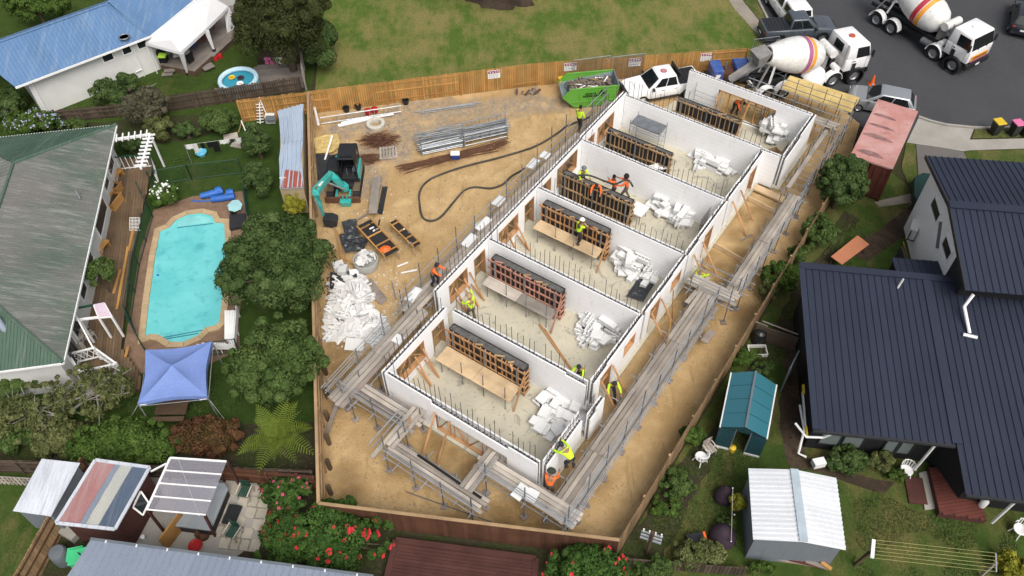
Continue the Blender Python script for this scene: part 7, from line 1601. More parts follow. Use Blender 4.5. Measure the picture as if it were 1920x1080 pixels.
MB().prism([(-.95, -.55), (1.0, -.55), (1.0, .75), (.55, 1.15), (-.55, 1.15), (-.95, .75)], .74, 1.0).build('platform', M['dark'], ex, True, bevel=.04); MB().prism([(-.97, -.5), (-.12, -.5), (-.12, 1.1), (-.5, 1.12), (-.97, .75)], 1.0, 1.6).build('engine_cover', M['plastic'], ex, True, bevel=.12, smooth=True); MB().prism([(.85, -.55), (1.03, -.5), (1.03, .7), (.85, .9)], .8, 1.5).build('side_cover', M['pteal'], ex, True, bevel=.05)
MB().box((-.35, .75, 1.62), (.3, .12, .06)).build('fuel_cap_cover', M['pteal'], ex, True)
cx, cy, cw, cl = .42, .05, .98, 1.35
MB().box((cx, cy, 2.58), (cw + .08, cl + .1, .1)).build('cab_roof', M['plastic'], ex, True, bevel=.05); MB().box((cx, cy - .52, 2.645), (cw * .75, .16, .03)).build('roof_hatch', M['black'], ex, True)
for x in (cx - cw / 2, cx + cw / 2):
  for y in (cy - cl / 2, cy + cl / 2): MB().beam((x, y, 1.0), (x, y, 2.55), .08, .08).build('cab_pillar', M['plastic'], ex, True)
MB().box((cx, cy + cl / 2, 1.5), (cw, .05, 1.0)).build('cab_back', M['plastic'], ex, True); MB().box((cx, cy, 1.02), (cw, cl, .06)).build('cab_floor', M['dark'], ex, True); MB().box((cx + cw / 2, cy, 1.35), (.04, cl, .7)).build('cab_side', M['plastic'], ex, True); MB().box((cx - cw / 2, cy, 1.25), (.04, cl, .5)).build('cab_side', M['plastic'], ex, True)
MB().box((cx, cy + .3, 1.35), (.5, .5, .14)).build('seat', M['black'], ex, True, bevel=.04); MB().box((cx, cy + .55, 1.75), (.48, .14, .7)).build('seat_back', M['black'], ex, True, bevel=.04); MB().box((cx + .3, cy - .3, 1.5), (.14, .3, .2)).build('console', M['steelgrey'], ex, True);
for x in (-.18, .18): MB().tube((cx + x, cy - .3, 1.05), (cx + x, cy - .25, 1.5), .02).build('lever', M['steelgrey'], ex, True)
for x, s_ in ((cx + cw / 2 + .01, 1), (cx - cw / 2 - .01, -1)): MB().box((x, cy, 2.05), (.02, cl - .16, .75)).build('cab_window', M['glass'], ex, True)
# boom, stick and bucket at their swung-out position
def bxbeam(nm, m, pts, ws, hs):
  mb = MB(); pts = [Vc(p) for p in pts]
  rings = []
  for i, p in enumerate(pts):
    d_ = (pts[min(i + 1, len(pts) - 1)] - pts[max(i - 1, 0)]).normalized(); s_ = d_.cross(Vc((0, 0, 1))).normalized(); u_ = s_.cross(d_); w2, h2 = ws[i] / 2, hs[i] / 2; rings.append([p - s_ * w2 - u_ * h2, p + s_ * w2 - u_ * h2, p + s_ * w2 + u_ * h2, p - s_ * w2 + u_ * h2])
  loft(mb, rings); return mb.build(nm, m, ex, bevel=.02)
pA, pB, pC, pD = at(646, 352, .95), at(620, 330, 2.0), at(593, 364, 2.6), at(606, 404, .75)
MB().beam(at(650, 348, .9), at(641, 352, .95), .5, .45).build('swing_post', M['pteal'], ex, bevel=.04)
bxbeam('boom', M['pteal'], [pA, pA.lerp(pB, .6) + Vc((0, 0, .15)), pB + Vc((0, 0, .1)), pB.lerp(pC, .5) + Vc((0, 0, .12)), pC], [.24, .28, .28, .24, .2], [.24, .4, .46, .36, .22]); bxbeam('stick', M['pteal'], [pC + Vc((-.15, .1, .25)), pC, pC.lerp(pD, .5), pD], [.16, .22, .2, .16], [.16, .36, .28, .18])
MB().tube(pA + Vc((.05, -.25, .1)), pB.lerp(pC, .2) + Vc((0, -.1, -.15)), .06).build('boom_cylinder', M['galv'], ex); MB().tube(pB.lerp(pC, .2) + Vc((0, 0, .38)), pC + Vc((-.15, .1, .32)), .055).build('stick_cylinder', M['pteal'], ex); MB().tube(pC.lerp(pD, .15) + Vc((-.1, -.2, 0)), pD + Vc((-.02, -.22, .25)), .05).build('bucket_cylinder', M['galv'], ex)
MB().beam(pB.lerp(pC, .35) + Vc((-.02, 0, .31)), pB.lerp(pC, .75) + Vc((-.02, 0, .27)), .16, .01).build('boom_label', M['white'], ex)
bk = MB(); c = pD + Vc((.35, -.05, -.35)); prf = [(-.35, .3), (.15, .32), (.45, .1), (.4, -.2), (.1, -.36), (-.3, -.2)]; bk.add([(c.x + p[0], c.y - .3, c.z + p[1]) for p in prf] + [(c.x + p[0], c.y + .3, c.z + p[1]) for p in prf], [tuple(range(6)), tuple(range(11, 5, -1))] + [(i, 6 + i, 6 + (i + 1) % 6, (i + 1) % 6) for i in range(6)]); bk.build('bucket', M['dark'], ex)
for k in range(4): MB().box(c + Vc((-.38, -.24 + .16 * k, -.22)), (.14, .06, .05)).build('bucket_tooth', M['galvdark'], ex)
t = thing('spare_bucket', 'small teal excavator bucket lying in front of the blade', 'bucket', at(650, 386)); P0 = gp(at(650, 384)); MB().hexa([P0 + Vc((-.3, -.2, .02)), P0 + Vc((.3, -.2, .02)), P0 + Vc((.3, .2, .02)), P0 + Vc((-.3, .2, .02))], [P0 + Vc((-.34, -.28, .45)), P0 + Vc((.34, -.28, .45)), P0 + Vc((.34, .22, .45)), P0 + Vc((-.34, .22, .45))]).build('shell', M['pteal'], t, bevel=.03)
for x in (-.12, .12): cube('ear', M['pteal'], t, P0 + Vc((x, .05, .55)), (.05, .25, .25))
# ================================================================== SITE CLUTTER
def bundle(name, label, cat, p, q, n, r, m, spread=.3, z=.05, hz_=.3, rnd_=.03):
  t = thing(name, label, cat, gp((p + q) / 2)); d = (q - p).normalized(); s = Vc((-d.y, d.x, 0))
  for i in range(n):
    o = s * ru(-spread, spread) + Vc((0, 0, z + ru(0, hz_))); e = d * ru(-.4, .4); k = s * random.gauss(0, rnd_)
    rod('tube', M[m], t, p + o + e - k, q + o + e + k, r)
  return t
# aluminium ladder on its side
t = thing('ladder', 'long aluminium ladder lying beside the timber fence', 'ladder', gp(at(670, 220))); a0, a1 = at(600, 221, .6), at(752, 198, .6); b0, b1 = at(602, 232, .15), at(752, 209, .15)
rod('stile', M['galv'], t, a0, a1, .035); rod('stile', M['galv'], t, b0, b1, .035)
for i in range(17): rod('rung', M['galv'], t, a0.lerp(a1, (i + .3) / 17), b0.lerp(b1, (i + .3) / 17), .022)
for i, (p, q, r) in enumerate((((634, 236), (700, 221), .11), ((640, 231), (690, 220), .09), ((660, 227), (738, 214), .06), ((585, 182), (597, 233), .09))): o = rod('plastic_pipe', M['white'], None, at(*p, .15 + .05 * (i % 2)), at(*q, .15 + (.6 if i == 3 else 0)), r); tag(o, ['thickest white plastic pipe below the ladder', 'shorter white plastic pipe on the thick one below the ladder', 'thin white plastic pipe right below the ladder', 'white plastic pipe leaning in the fence corner'][i], 'pipe')
o = rod('plastic_pipe', M['white'], None, at(609, 300, .06), at(623, 254, .9), .06); tag(o, 'white plastic pipe leaning over the plywood sheets behind the excavator', 'pipe')
for i, (u, v, w_, lb) in enumerate(((612, 190, .9, 'red fuel canister in the fence corner'), (690, 206, .6, 'red plastic drum behind the ladder'), (703, 203, .6, 'second red plastic drum behind the ladder'))):
  t = thing('fuel_drum', lb, 'drum', gp(at(u, v + 8))); MB().lathe([(.2, 0), (.22, .1), (.22, .6 * w_), (.1, .7 * w_), (0, .7 * w_)], 12).build('body', M['red'], t, True)
for u, v, lb in ((672, 205, 'black crate behind the middle of the ladder'), (650, 209, 'black crate behind the left part of the ladder'), (761, 195, 'black bucket at the end of the ladder')):
  o = MB().lathe([(.18, 0), (.24, .35), (.2, .35), (.15, .04), (0, .04)], 12, gp(at(u, v))).build('bucket', M['plastic']); tag(o, lb, 'bucket')
t = thing('concrete_ring', 'pale concrete manhole ring lying on the gravel', 'concrete ring', gp(at(705, 236))); MB().lathe([(.36, 0), (.6, 0), (.62, .04), (.62, .26), (.58, .3), (.40, .3), (.36, .26), (.36, 0)], 28).build('ring', mk('ringconc', (.52, .49, .42), .9, .15, 3, 25), t, True, smooth=True)
t = thing('rebar_heap', 'tangled heap of rusty steel offcuts behind the pallet', 'rebar heap', gp(at(712, 262)));
for i in range(230):
  c = at(712 + random.gauss(0, 14), 263 + random.gauss(0, 5.5), .05 + random.random() * .22); a_ = ru(-.9, .9); l_ = ru(.3, .75); rod('rebar', M['rust'], t, c - Vc((math.cos(a_), math.sin(a_), ru(-.2, .2))) * l_ / 2, c + Vc((math.cos(a_), math.sin(a_), ru(-.1, .25))) * l_ / 2, .016)
t = thing('rebar_heap', 'small heap of rusty bars left of the pallet', 'rebar heap', gp(at(692, 300)))
for i in range(60):
  c = at(693 + random.gauss(0, 7), 299 + random.gauss(0, 4), .05 + random.random() * .1); a_ = ru(-.6, .6); rod('rebar', M['rust'], t, c - Vc((math.cos(a_), math.sin(a_), 0)) * .3, c + Vc((math.cos(a_), math.sin(a_), .1)) * .3, .016)
def pallet(label, p, rz, n=6, m='plank'):
  t = thing('pallet', label, 'pallet', p, rz)
  for i in range(n): MB().box((-.5 + 1.0 * i / (n - 1), 0, .13), (.12, 1.15, .025)).build('deck_slat', M[m], t, True)
  for y in (-.5, 0, .5): MB().box((0, y, .07), (1.1, .09, .09)).build('bearer', M[m], t, True)
pp = gp(at(729, 290)); pp.z = sand_h(pp) + .05; pallet('wooden pallet beside the rusty steel heap', pp, .12)
# scaffold stillages
def stillage(label, pts, n, h, full):
  t = thing('stillage', label, 'stillage', gp(at(*pts[0]))); q = ats(pts, .15)
  for p in q: rod('post', M['galv'], t, xy(p, .02), xy(p, h), .04)
  for z in (.18, h * .5, h):
    for i in range(4): rod('rail', M['galv'], t, xy(q[i], z), xy(q[(i + 1) % 4], z), .032)
  for k in range(1, 5):
    for i, j in ((0, 1), (3, 2)): p = q[i].lerp(q[j], k / 5); rod('upright', M['galv'], t, xy(p, .18), xy(p, h), .022)
    rod('cross_rail', M['galv'], t, xy(q[0].lerp(q[1], k / 5), h * .5), xy(q[3].lerp(q[2], k / 5), h * .5), .02)
  for i in range(n):
    f = random.random(); z = .22 + random.random() * (h * full - .22); a_ = q[0].lerp(q[3], .08 + .84 * f); b_ = q[1].lerp(q[2], .08 + .84 * min(1, max(0, f + random.gauss(0, .08)))); e = (b_ - a_) * ru(-.12, .03)
    rod('tube', M['galvdark'] if i % 6 else M['galv'], t, xy(a_ + e, z), xy(b_ - e * random.random(), z + random.gauss(0, .03)), .026)
stillage('galvanised stillage of scaffold tubes, right hand one', [(872, 274), (951, 256), (948, 232), (868, 250)], 60, 1.0, .75); stillage('galvanised stillage of scaffold tubes, left hand one', [(792, 290), (868, 274), (866, 250), (788, 268)], 70, .6, .95)
bundle('scaffold_tubes', 'loose pale scaffold tubes sticking out of the left stillage', 'tubes', at(776, 268, .5), at(862, 253, .6), 10, .028, 'galvdark', .35, .45, .2, .1); bundle('scaffold_tubes', 'grey tubes lying on the gravel below the timber fence', 'tubes', at(786, 212), at(895, 197), 6, .03, 'galvdark', .2, .06, .02)
bundle('rebar_bundle', 'rust brown reinforcing bars laid along the ground below the stillages', 'rebar', at(752, 318), at(925, 278), 30, .014, 'rust', .3, .05, .04, .15)
bundle('rebar_bundle', 'second rust brown bar bundle nearer the cooler', 'rebar', at(800, 306), at(948, 268), 24, .014, 'rust', .2, .05, .04, .12)
t = thing('cooler_box', 'white lidded blue cooler box on the sand', 'cooler', gp(at(854, 297))); MB().box((0, 0, .2), (.55, .35, .36)).build('body', M['pnavyblue'] if 'pnavyblue' in M else mk('pnavyblue', (.02, .05, .22), .5), t, True, bevel=.03); MB().box((0, 0, .42), (.58, .38, .1)).build('lid', M['white'], t, True, bevel=.03)
hose = [(1180, 190), (1150, 203), (1104, 220), (1064, 236), (1049, 247), (1015, 269), (982, 282), (927, 298), (871, 312), (827, 327), (800, 341), (787, 360), (787, 386), (793, 408), (809, 414), (827, 406), (849, 381), (869, 359), (889, 351), (920, 353), (942, 346), (960, 330), (985, 316)]
def smooth_path(P, k=5):
  out = []
  for i in range(len(P) - 1):
    a, b, c, d_ = P[max(i - 1, 0)], P[i], P[i + 1], P[min(i + 2, len(P) - 1)]
    for j in range(k): s_ = j / k; out.append(.5 * ((2 * b) + (-a + c) * s_ + (2 * a - 5 * b + 4 * c - d_) * s_ * s_ + (-a + 3 * b - 3 * c + d_) * s_ ** 3))
  return out + [P[-1]]
P = [at(u, v, .09) for u, v in hose]; P[-1] = at(985, 316, 1.5); P[-2] = at(960, 330, .5)
o = MB().path(smooth_path(P), .065, 8).build('concrete_hose', mk('hose', (.075, .068, .06), .8, .4, 3, 20), smooth=True); tag(o, 'long dark concrete pump hose looping across the sand', 'hose')
# second hose held by the crew on the platform
P = [bl(16.6, -.2, 2.4), bl(17.0, .6, 2.6), bl(17.3, 1.6, 2.4), bl(17.1, 2.3, 2.7), bl(17.4, 2.9, 3.1), bl(17.6, 3.2, 2.6)]
o = MB().path(smooth_path(P), .055, 8).build('concrete_hose', bpy.data.materials['hose'], smooth=True); tag(o, 'short dark hose held by the crew over the fourth room formwork', 'hose')
# benches, planks, trestles, sheets
for i, (p, q, w_, z, m_, lb) in enumerate((((707, 332), (699, 400), .5, .45, 'plank', 'grey plank bench top right of the excavator'), ((722, 350), (712, 402), .32, .04, 'dark', 'black membrane strip lying on the sand'), ((712, 412), (708, 432), .08, .05, 'dark', 'short dark bar on the sand by the work tables'), ((660, 418), (690, 400), .14, .08, 'plankdark', 'dark plank between bucket and membrane'))):
  o = bar('board', M[m_], None, at(*p, z), at(*q, z), w_, .05); tag(o, lb, 'board')
t = thing('trestle', 'timber trestles carrying the grey plank bench', 'trestle', gp(at(702, 370)))
for u, v in ((706, 345), (699, 392)):
  for dx in (-.3, .3): bar('leg', M['pineweath'], t, at(u, v, 0) + Vc((dx, .05, 0)), at(u, v, .42) + Vc((dx * .6, 0, 0)), .07, .05)
  bar('top_bar', M['pineweath'], t, at(u, v, .4) - Vc((.32, 0, 0)), at(u, v, .4) + Vc((.32, 0, 0)), .09, .06)
def table(label, p, q, w_, m):
  t = thing('work_table', label, 'work table', gp((p + q) / 2)); d = (q - p).normalized(); s = Vc((-d.y, d.x, 0)); bar('top', M[m], t, p, q, w_, .03)
  for k in (-1, 1): bar('edge_timber', M['pine'], t, p + s * k * w_ / 2 + Vc((0, 0, .05)), q + s * k * w_ / 2 + Vc((0, 0, .05)), .07, .09)
  for f in (.12, .4, .68, .92): c = p.lerp(q, f); bar('cross_timber', M['pine'], t, c - s * w_ * .5 + Vc((0, 0, .06)), c + s * w_ * .5 + Vc((0, 0, .06)), .08, .05)
  for f in (.05, .95):
    for k in (-1, 1): c = p.lerp(q, f) + s * k * w_ * .4; bar('leg', M['pineweath'], t, xy(c + d * (.15 if f > .5 else -.15), 0), c, .06, .06)
table('black topped work table with timber edges nearest the foam bag', at(682, 418, .75), at(735, 475, .75), .95, 'blackply'); table('black topped work table with tools farther right', at(736, 415, .75), at(782, 460, .75), .5, 'blackply')
t = thing('orange_jacket', 'orange work jacket thrown on the work table', 'jacket', at(722, 470, .85)); MB().lathe([(.26, 0), (.3, .06), (.2, .16), (0, .2)], 9, at(722, 468, .8), Matrix(((1.1, .2, 0), (0, .8, 0), (0, .1, 1)))).build('cloth', M['orange'], t, smooth=True)
for i in range(10):
  u, v = random.choice(((690, 420), (700, 430), (765, 440), (760, 432), (770, 452))); o = cube('tool_box', M[random.choice(('dark', 'galvdark', 'white', 'plank'))], None, at(u + ru(-8, 8), v + ru(-5, 5), .83), (ru(.08, .3), .07, .06), ru(0, 3)); tag(o, 'small tool or offcut lying on the black work tables', 'tool', 'tools on the work tables')
def crumple(name, label, pts, z, m, amp=.12, cat='sheet'):
  P = ats(pts, z); c = sum(P, Vc()) / len(P); mb = MB(); k = 10; rows = []
  for r in range(k + 1):
    row = []
    for s_ in range(len(P) * 4):
      i, f = divmod(s_, 4); p = P[i].lerp(P[(i + 1) % len(P)], f / 4); x = c.lerp(p, .02 + .98 * r / k); x.z = z + amp * abs(mnoise.noise(Vc((x.x * 2.6, x.y * 2.6, z * 9)))) + amp * .5 * mnoise.noise(Vc((x.x * 6, x.y * 6, 1))); x.z = max(x.z, .06); row.append(x)
    rows.append(row)
  L2 = len(rows[0])
  for r in range(k):
    for s_ in range(L2): mb.quad(rows[r][s_], rows[r][(s_ + 1) % L2], rows[r + 1][(s_ + 1) % L2], rows[r + 1][s_])
  o = mb.build(name, m); tag(o, label, cat)
M['polythene'] = mk('polythene', (.042, .046, .052), .42, .35, 1.5, 10, spec=.5)
crumple('plastic_sheet', 'black polythene sheet folded over stacked panels', [(640, 416), (668, 410), (674, 448), (650, 450)], .5, M['polythene'], .16); crumple('plastic_sheet', 'lower black polythene heap beside the work table', [(636, 440), (652, 438), (690, 450), (682, 470), (648, 474), (640, 458)], .3, M['polythene'], .22)
crumple('plastic_sheet', 'black polythene under the foam rubbish heap', [(620, 512), (668, 508), (675, 545), (640, 556), (618, 540)], .2, M['polythene'], .2); crumple('hardboard_sheet', 'brown hardboard sheet beside the foam heap', [(686, 525), (696, 522), (726, 560), (716, 572), (700, 560)], .15, M['plankdark'], .05)
crumple('plywood_sheets', 'orange plywood offcuts behind the excavator', [(588, 258), (632, 250), (640, 272), (625, 286), (592, 288)], .2, M['plyyellow'], .1); crumple('plastic_sheet', 'dark membrane on the ground behind the excavator engine', [(592, 290), (632, 290), (628, 320), (618, 345), (596, 340)], .1, M['polythene'], .06)
crumple('plastic_sheet', 'black polythene on the third room floor beside the foam', [(1196, 522), (1228, 532), (1206, 566), (1174, 556)], .3, M['polythene'], .12)
crumple('plastic_sheet', 'white plastic over the formwork end in the fifth room', [(1215, 312), (1240, 304), (1258, 316), (1240, 320)], 1.1, M['foamblock'], .3)
t = thing('bulk_bag', 'grey bulk bag overflowing with white foam pieces', 'bag', gp(at(688, 500))); MB().lathe([(.62, 0), (.72, .3), (.7, .62), (.66, .62), (.6, .3), (0, .2)], 16).build('bag', mk('bagcloth', (.42, .42, .40), .8, .15), t, True, smooth=True)
for i in range(26):
  a_ = ru(0, 6.3); r = ru(0, .58); mtx = MT(gp(at(688, 500)) + Vc((r * math.cos(a_), r * math.sin(a_), .62 + ru(0, .22) * (1 - r)))) @ MR(ru(0, 6), 4, 'Z') @ MR(random.gauss(0, .5), 4, 'X') @ Matrix.Diagonal((.6, .6, 1, 1)); o = inst('foam_offcut', SCR[random.choice((0, 1, 2, 4))], None, mtx); tag(o, 'white foam piece on top of the grey bulk bag', 'foam offcut', 'foam pieces in the bulk bag')
for i, (u, v) in enumerate(((635, 500), (643, 508))): o = cube('foam_chunk', M['foamheap'], None, at(u, v, .3), (.6, .45, .5), .4 + i); tag(o, ['large foam chunk at the upper left of the rubbish heap', 'second foam chunk at the upper left of the rubbish heap'][i], 'foam chunk')
for i in range(7): o = bar('timber_offcut', M['pine' if i % 2 else 'pineweath'], None, at(626 + 3 * i, 425 + 6 * i, .1), at(640 + ru(-8, 8), 470 + 5 * i, .12 + .04 * i), .12, .05); tag(o, 'timber length stacked between tree and black polythene', 'timber', 'timber lengths by the tree')
for i in range(6): o = bar('timber_offcut', M['pineweath'], None, at(606 + 2 * i, 300 + 14 * i, .05), at(604 + 3 * i, 330 + 14 * i, .05), .1, .05); tag(o, 'timber length lying along the left fence behind the excavator arm', 'timber', 'timber lengths along the left fence')
for i in range(9): o = bar('scrap_timber', M['log' if i % 2 else 'plankdark'], None, at(966 + 5 * i + ru(-4, 4), 178 - i % 3, .08 + .03 * (i % 4)), at(972 + 5 * i + ru(-14, 14), 164 + ru(-4, 6), .25 + .05 * (i % 3)), .14, .06); tag(o, 'dark scrap board in the small heap below the fence', 'scrap', 'scrap boards heaped by the fence')
o = bar('rail_board', M['pine'], None, at(962, 159, .6), at(1014, 152, .6), .05, .08); tag(o, 'pale board leaning along the fence above the scrap heap', 'board')
mb = MB()
for i in range(500):
  u, v = ru(612, 660), ru(520, 720); p = at(u, v, .02); s_ = ru(.05, .2); mb.box(p, (s_, s_ * .3, .03), MR(ru(0, 6), 3, 'Z'))
o = mb.build('yard_debris', M['log']); tag(o, 'fine brown timber debris along the left fence', 'debris', kind='stuff')
# brown heap near fence by the foam heap
# stones, pebbles over sand and gravel
mb = MB(); k = 0
while k < 2600:
  u, v = ru(600, 1100), ru(180, 960); p = at(u, v, 0); a_, b_ = inv_bl(p)
  if -2.6 < a_ < 31 and -3 < b_ < 12: continue
  if u < 600 + (v - 200) * .02 or p.x < lerp(FFL.x, FBL.x, (p.y - FFL.y) / (FBL.y - FFL.y)) + .4 or p.y < lerp(FFL.y, FFR.y, (p.x - FFL.x) / (FFR.x - FFL.x)) + .3: continue
  s_ = ru(.02, .055) * (1.8 if random.random() < .06 else 1); z = sand_h(p) + .01; mb.box((p.x, p.y, z), (s_, s_ * .8, s_ * .6), MR(ru(0, 3), 3, 'Z')); k += 1
o = mb.build('stones', mk('stones', (.42, .33, .22), .95, .5, 3, 20, col2=(.20, .16, .12))); tag(o, 'small stones and clods scattered over the sand', 'stones', kind='stuff')
mb = MB(); k = 0
while k < 1300:
  u, v = ru(600, 1500), ru(200, 1000); p = at(u, v, 0); a_, b_ = inv_bl(p)
  if not ((-3.2 < a_ < 26 and 8.9 < b_ < 12.2) or (a_ < -.3 and -4 < b_ < 11) or (b_ < -3 and u > 600)): continue
  if p.x < lerp(FFL.x, FBL.x, (p.y - FFL.y) / (FBL.y - FFL.y)) + .3 or p.y < lerp(FFL.y, FFR.y, (p.x - FFL.x) / (FFR.x - FFL.x)) + .3: continue
  if mnoise.noise(Vc((p.x * .5, p.y * .5, 7))) < 0: continue
  s_ = ru(.02, .06); mb.box((p.x, p.y, sand_h(p) + .01), (s_, s_ * .8, s_ * .5), MR(ru(0, 3), 3, 'Z')); k += 1
o = mb.build('clods', mk('clods', (.40, .26, .12), .95, .4, 3, 20)); tag(o, 'dark clods of earth on the sand around the building', 'earth', kind='stuff')
mb = MB()
for i in range(420):
  u, v = random.gauss(700, 45), random.gauss(560, 110); p = at(u, v, 0); a_, b_ = inv_bl(p)
  if b_ > -2.5 or p.x < lerp(FFL.x, FBL.x, (p.y - FFL.y) / (FBL.y - FFL.y)) + .4: continue
  s_ = ru(.03, .12); mb.box((p.x, p.y, sand_h(p) + .03), (s_, s_ * .5, .03), MR(ru(0, 3), 3, 'Z'))
o = mb.build('foam_crumbs', M['foamheap']); tag(o, 'white foam crumbs blown over the sand near the heap', 'foam crumbs', kind='stuff')
for i, (u0, v0, u1, v1, m_) in enumerate(((745, 500, 765, 492, 'white'), (752, 512, 782, 506, 'white'), (640, 480, 668, 500, 'pine'), (735, 530, 742, 560, 'plankdark'), (655, 690, 668, 718, 'pineweath'), (1100, 905, 1108, 880, 'white'), (1205, 720, 1216, 712, 'white'), (1255, 640, 1262, 628, 'pine'), (1310, 560, 1330, 545, 'pineweath'), (1390, 450, 1410, 440, 'plank'))):
  o = bar('offcut_strip', M[m_], None, at(u0, v0, .09), at(u1, v1, .09), .09, .05); tag(o, ['white strip lying above the foam crumbs', 'longer white strip near the small work table', 'timber strip between tree and foam bag', 'dark strip on the sand below the foam bag', 'timber strip near the left scaffold foot', 'white strip on the sand by the front right scaffold', 'white strip between right wall and long scaffold', 'timber strip between right wall and long scaffold', 'timber strip in the right trench below the crossing', 'grey strip on the mound in the right trench'][i], 'offcut')
# ================================================================== VEGETATION
rng = np.random.default_rng(11)
M['leaf_dark'] = leafmat('leaf_dark', (.032, .062, .016), (.115, .165, .055), (.052, .092, .026))
M['leaf_mid'] = leafmat('leaf_mid', (.040, .074, .018), (.115, .165, .048), (.064, .108, .028))
M['leaf_grey'] = leafmat('leaf_grey', (.060, .060, .036), (.145, .130, .090), (.085, .085, .045))
M['leaf_olive'] = leafmat('leaf_olive', (.066, .082, .026), (.18, .19, .075), (.10, .12, .04))
M['leaf_bright'] = leafmat('leaf_bright', (.034, .068, .012), (.105, .165, .034), (.056, .105, .02))
M['leaf_yellow'] = leafmat('leaf_yellow', (.13, .135, .015), (.36, .34, .045), (.20, .20, .02))
M['leaf_red'] = leafmat('leaf_red', (.060, .030, .016), (.17, .070, .036), (.060, .062, .018))
M['leaf_hib'] = leafmat('leaf_hib', (.028, .066, .014), (.085, .155, .034), (.045, .10, .02))
M['leaf_pine'] = leafmat('leaf_pine', (.028, .036, .012), (.075, .085, .028), (.042, .052, .016))
M['leaf_fern'] = leafmat('leaf_fern', (.060, .095, .012), (.17, .21, .035), (.10, .135, .018))
def leaf_mesh(name, P, Nn, S, tone, m, aspect=.55):
  n = len(P); Nn = Nn / np.linalg.norm(Nn, axis=1, keepdims=True)
  t = rng.normal(size=(n, 3)); t -= Nn * np.sum(t * Nn, 1, keepdims=True); t /= np.linalg.norm(t, axis=1, keepdims=True); b = np.cross(Nn, t)
  S = S[:, None]; v = np.empty((n, 4, 3))
  v[:, 0] = P - t * S; v[:, 1] = P + b * S * aspect + Nn * S * .15; v[:, 2] = P + t * S; v[:, 3] = P - b * S * aspect + Nn * S * .15
  me = bpy.data.meshes.new(name); me.vertices.add(n * 4); me.vertices.foreach_set('co', v.reshape(-1)); me.loops.add(n * 4); me.loops.foreach_set('vertex_index', np.arange(n * 4, dtype=np.int32)); me.polygons.add(n); me.polygons.foreach_set('loop_start', np.arange(0, n * 4, 4, dtype=np.int32)); me.polygons.foreach_set('loop_total', np.full(n, 4, dtype=np.int32))
  me.update(calc_edges=True); a = me.attributes.new('tone', 'FLOAT', 'FACE'); a.data.foreach_set('value', np.clip(tone, 0, 1).astype(np.float32)); me.materials.append(m); return me
def crown_pts(c, r, n, lobes, lobe_r, up=.15, gap=.0, shell=.16):
  c = np.array(c); r = np.array(r); L = []
  for i in range(lobes):
    d = rng.normal(size=3); d /= np.linalg.norm(d)
    if d[2] < -.45: d[2] *= -.6
    L.append((c + d * r * rng.uniform(.45, .86), lobe_r * rng.uniform(.6, 1.3) * r.mean(), rng.normal(0, .24)))
  for i in range(lobes // 3):
    d = rng.normal(size=3); d /= np.linalg.norm(d); d[2] = abs(d[2]) * .9 + .08; d /= np.linalg.norm(d)
    L.append((c + d * r * rng.uniform(.88, 1.1), lobe_r * rng.uniform(.3, .55) * r.mean(), rng.normal(.08, .16)))
  k = n // len(L); PS = []; NS = []; TN = []
  for lc, lr, tn in L:
    d = rng.normal(size=(k, 3)); d /= np.linalg.norm(d, axis=1, keepdims=True); o = (lc - c) / r; o = o / max(np.linalg.norm(o), 1e-6)
    flip = (d @ o) < -.35; d[flip] *= -1; d[:, 2] += up; d /= np.linalg.norm(d, axis=1, keepdims=True)
    rr = lr * (1 - np.abs(rng.normal(0, shell, k))); p = lc + d * rr[:, None] * np.array([1, 1, .85])
    PS.append(p); NS.append(d + rng.normal(0, .45, (k, 3))); TN.append(np.clip(.42 + tn + rng.normal(0, .2, k), 0, 1))
  P = np.concatenate(PS); Nn = np.concatenate(NS); T = np.concatenate(TN); ok = P[:, 2] > .04
  return P[ok], Nn[ok], T[ok], L
def plant(name, label, cat, u, v, zc, r, n, leaf, m, lobes=24, lobe_r=.36, base=None, trunk=.12, aspect=.55, shell=.16, group=None, twigs=0):
  c = at(u, v, zc); b = Vc((c.x, c.y, 0)) if base is None else gp(base); t = thing(name, label, cat, b, 0, group)
  if n < 15000 and aspect > .5: n = int(n * 1.8); leaf *= .78; lobes = int(lobes * 1.5)
  P, Nn, T, L = crown_pts(c, r, n, lobes, lobe_r, shell=shell)
  me = leaf_mesh('crown', P, Nn, leaf * rng.uniform(.45, 1.55, len(P)), T, M[m], aspect); o = bpy.data.objects.new('crown', me); COL.objects.link(o); place(o, t, I4)
  if trunk:
    mb = MB(); top = c - Vc((0, 0, r[2] * .25)); mid = b.lerp(top, .5) + Vc((ru(-.1, .1), ru(-.1, .1), 0)); mb.path([b, mid, top], [trunk * 1.25, trunk, trunk * .7], 8)
    for lc, lr, tn in L[:: max(1, len(L) // 10)]: q = Vc(lc); mb.path([mid.lerp(top, .6), top.lerp(q, .5) + Vc((0, 0, .05)), q], [trunk * .55, trunk * .35, trunk * .12], 5)
    mb.build('trunk', M['bark'], t)
  if twigs:
    mb = MB()
    for lc, lr, tn in L[:twigs]: q = Vc(lc); e = q + Vc((random.gauss(0, .5), random.gauss(0, .5), ru(.1, .5))); mb.path([c, q, q.lerp(e, .6), e], [.05, .03, .02, .01], 5); mb.path([q, q + Vc((random.gauss(0, .4), random.gauss(0, .4), .3))], [.022, .008], 5)
    mb.build('bare_branches', mk('greybark', (.30, .28, .25), .9, .25) if 'greybark' not in bpy.data.materials else bpy.data.materials['greybark'], t)
  return t
plant('round_tree', 'largest dense round dark green tree between pool and building site', 'tree', 517, 508, 2.9, (2.6, 2.9, 2.5), 64000, .072, 'leaf_dark', 110, .30, trunk=.2)
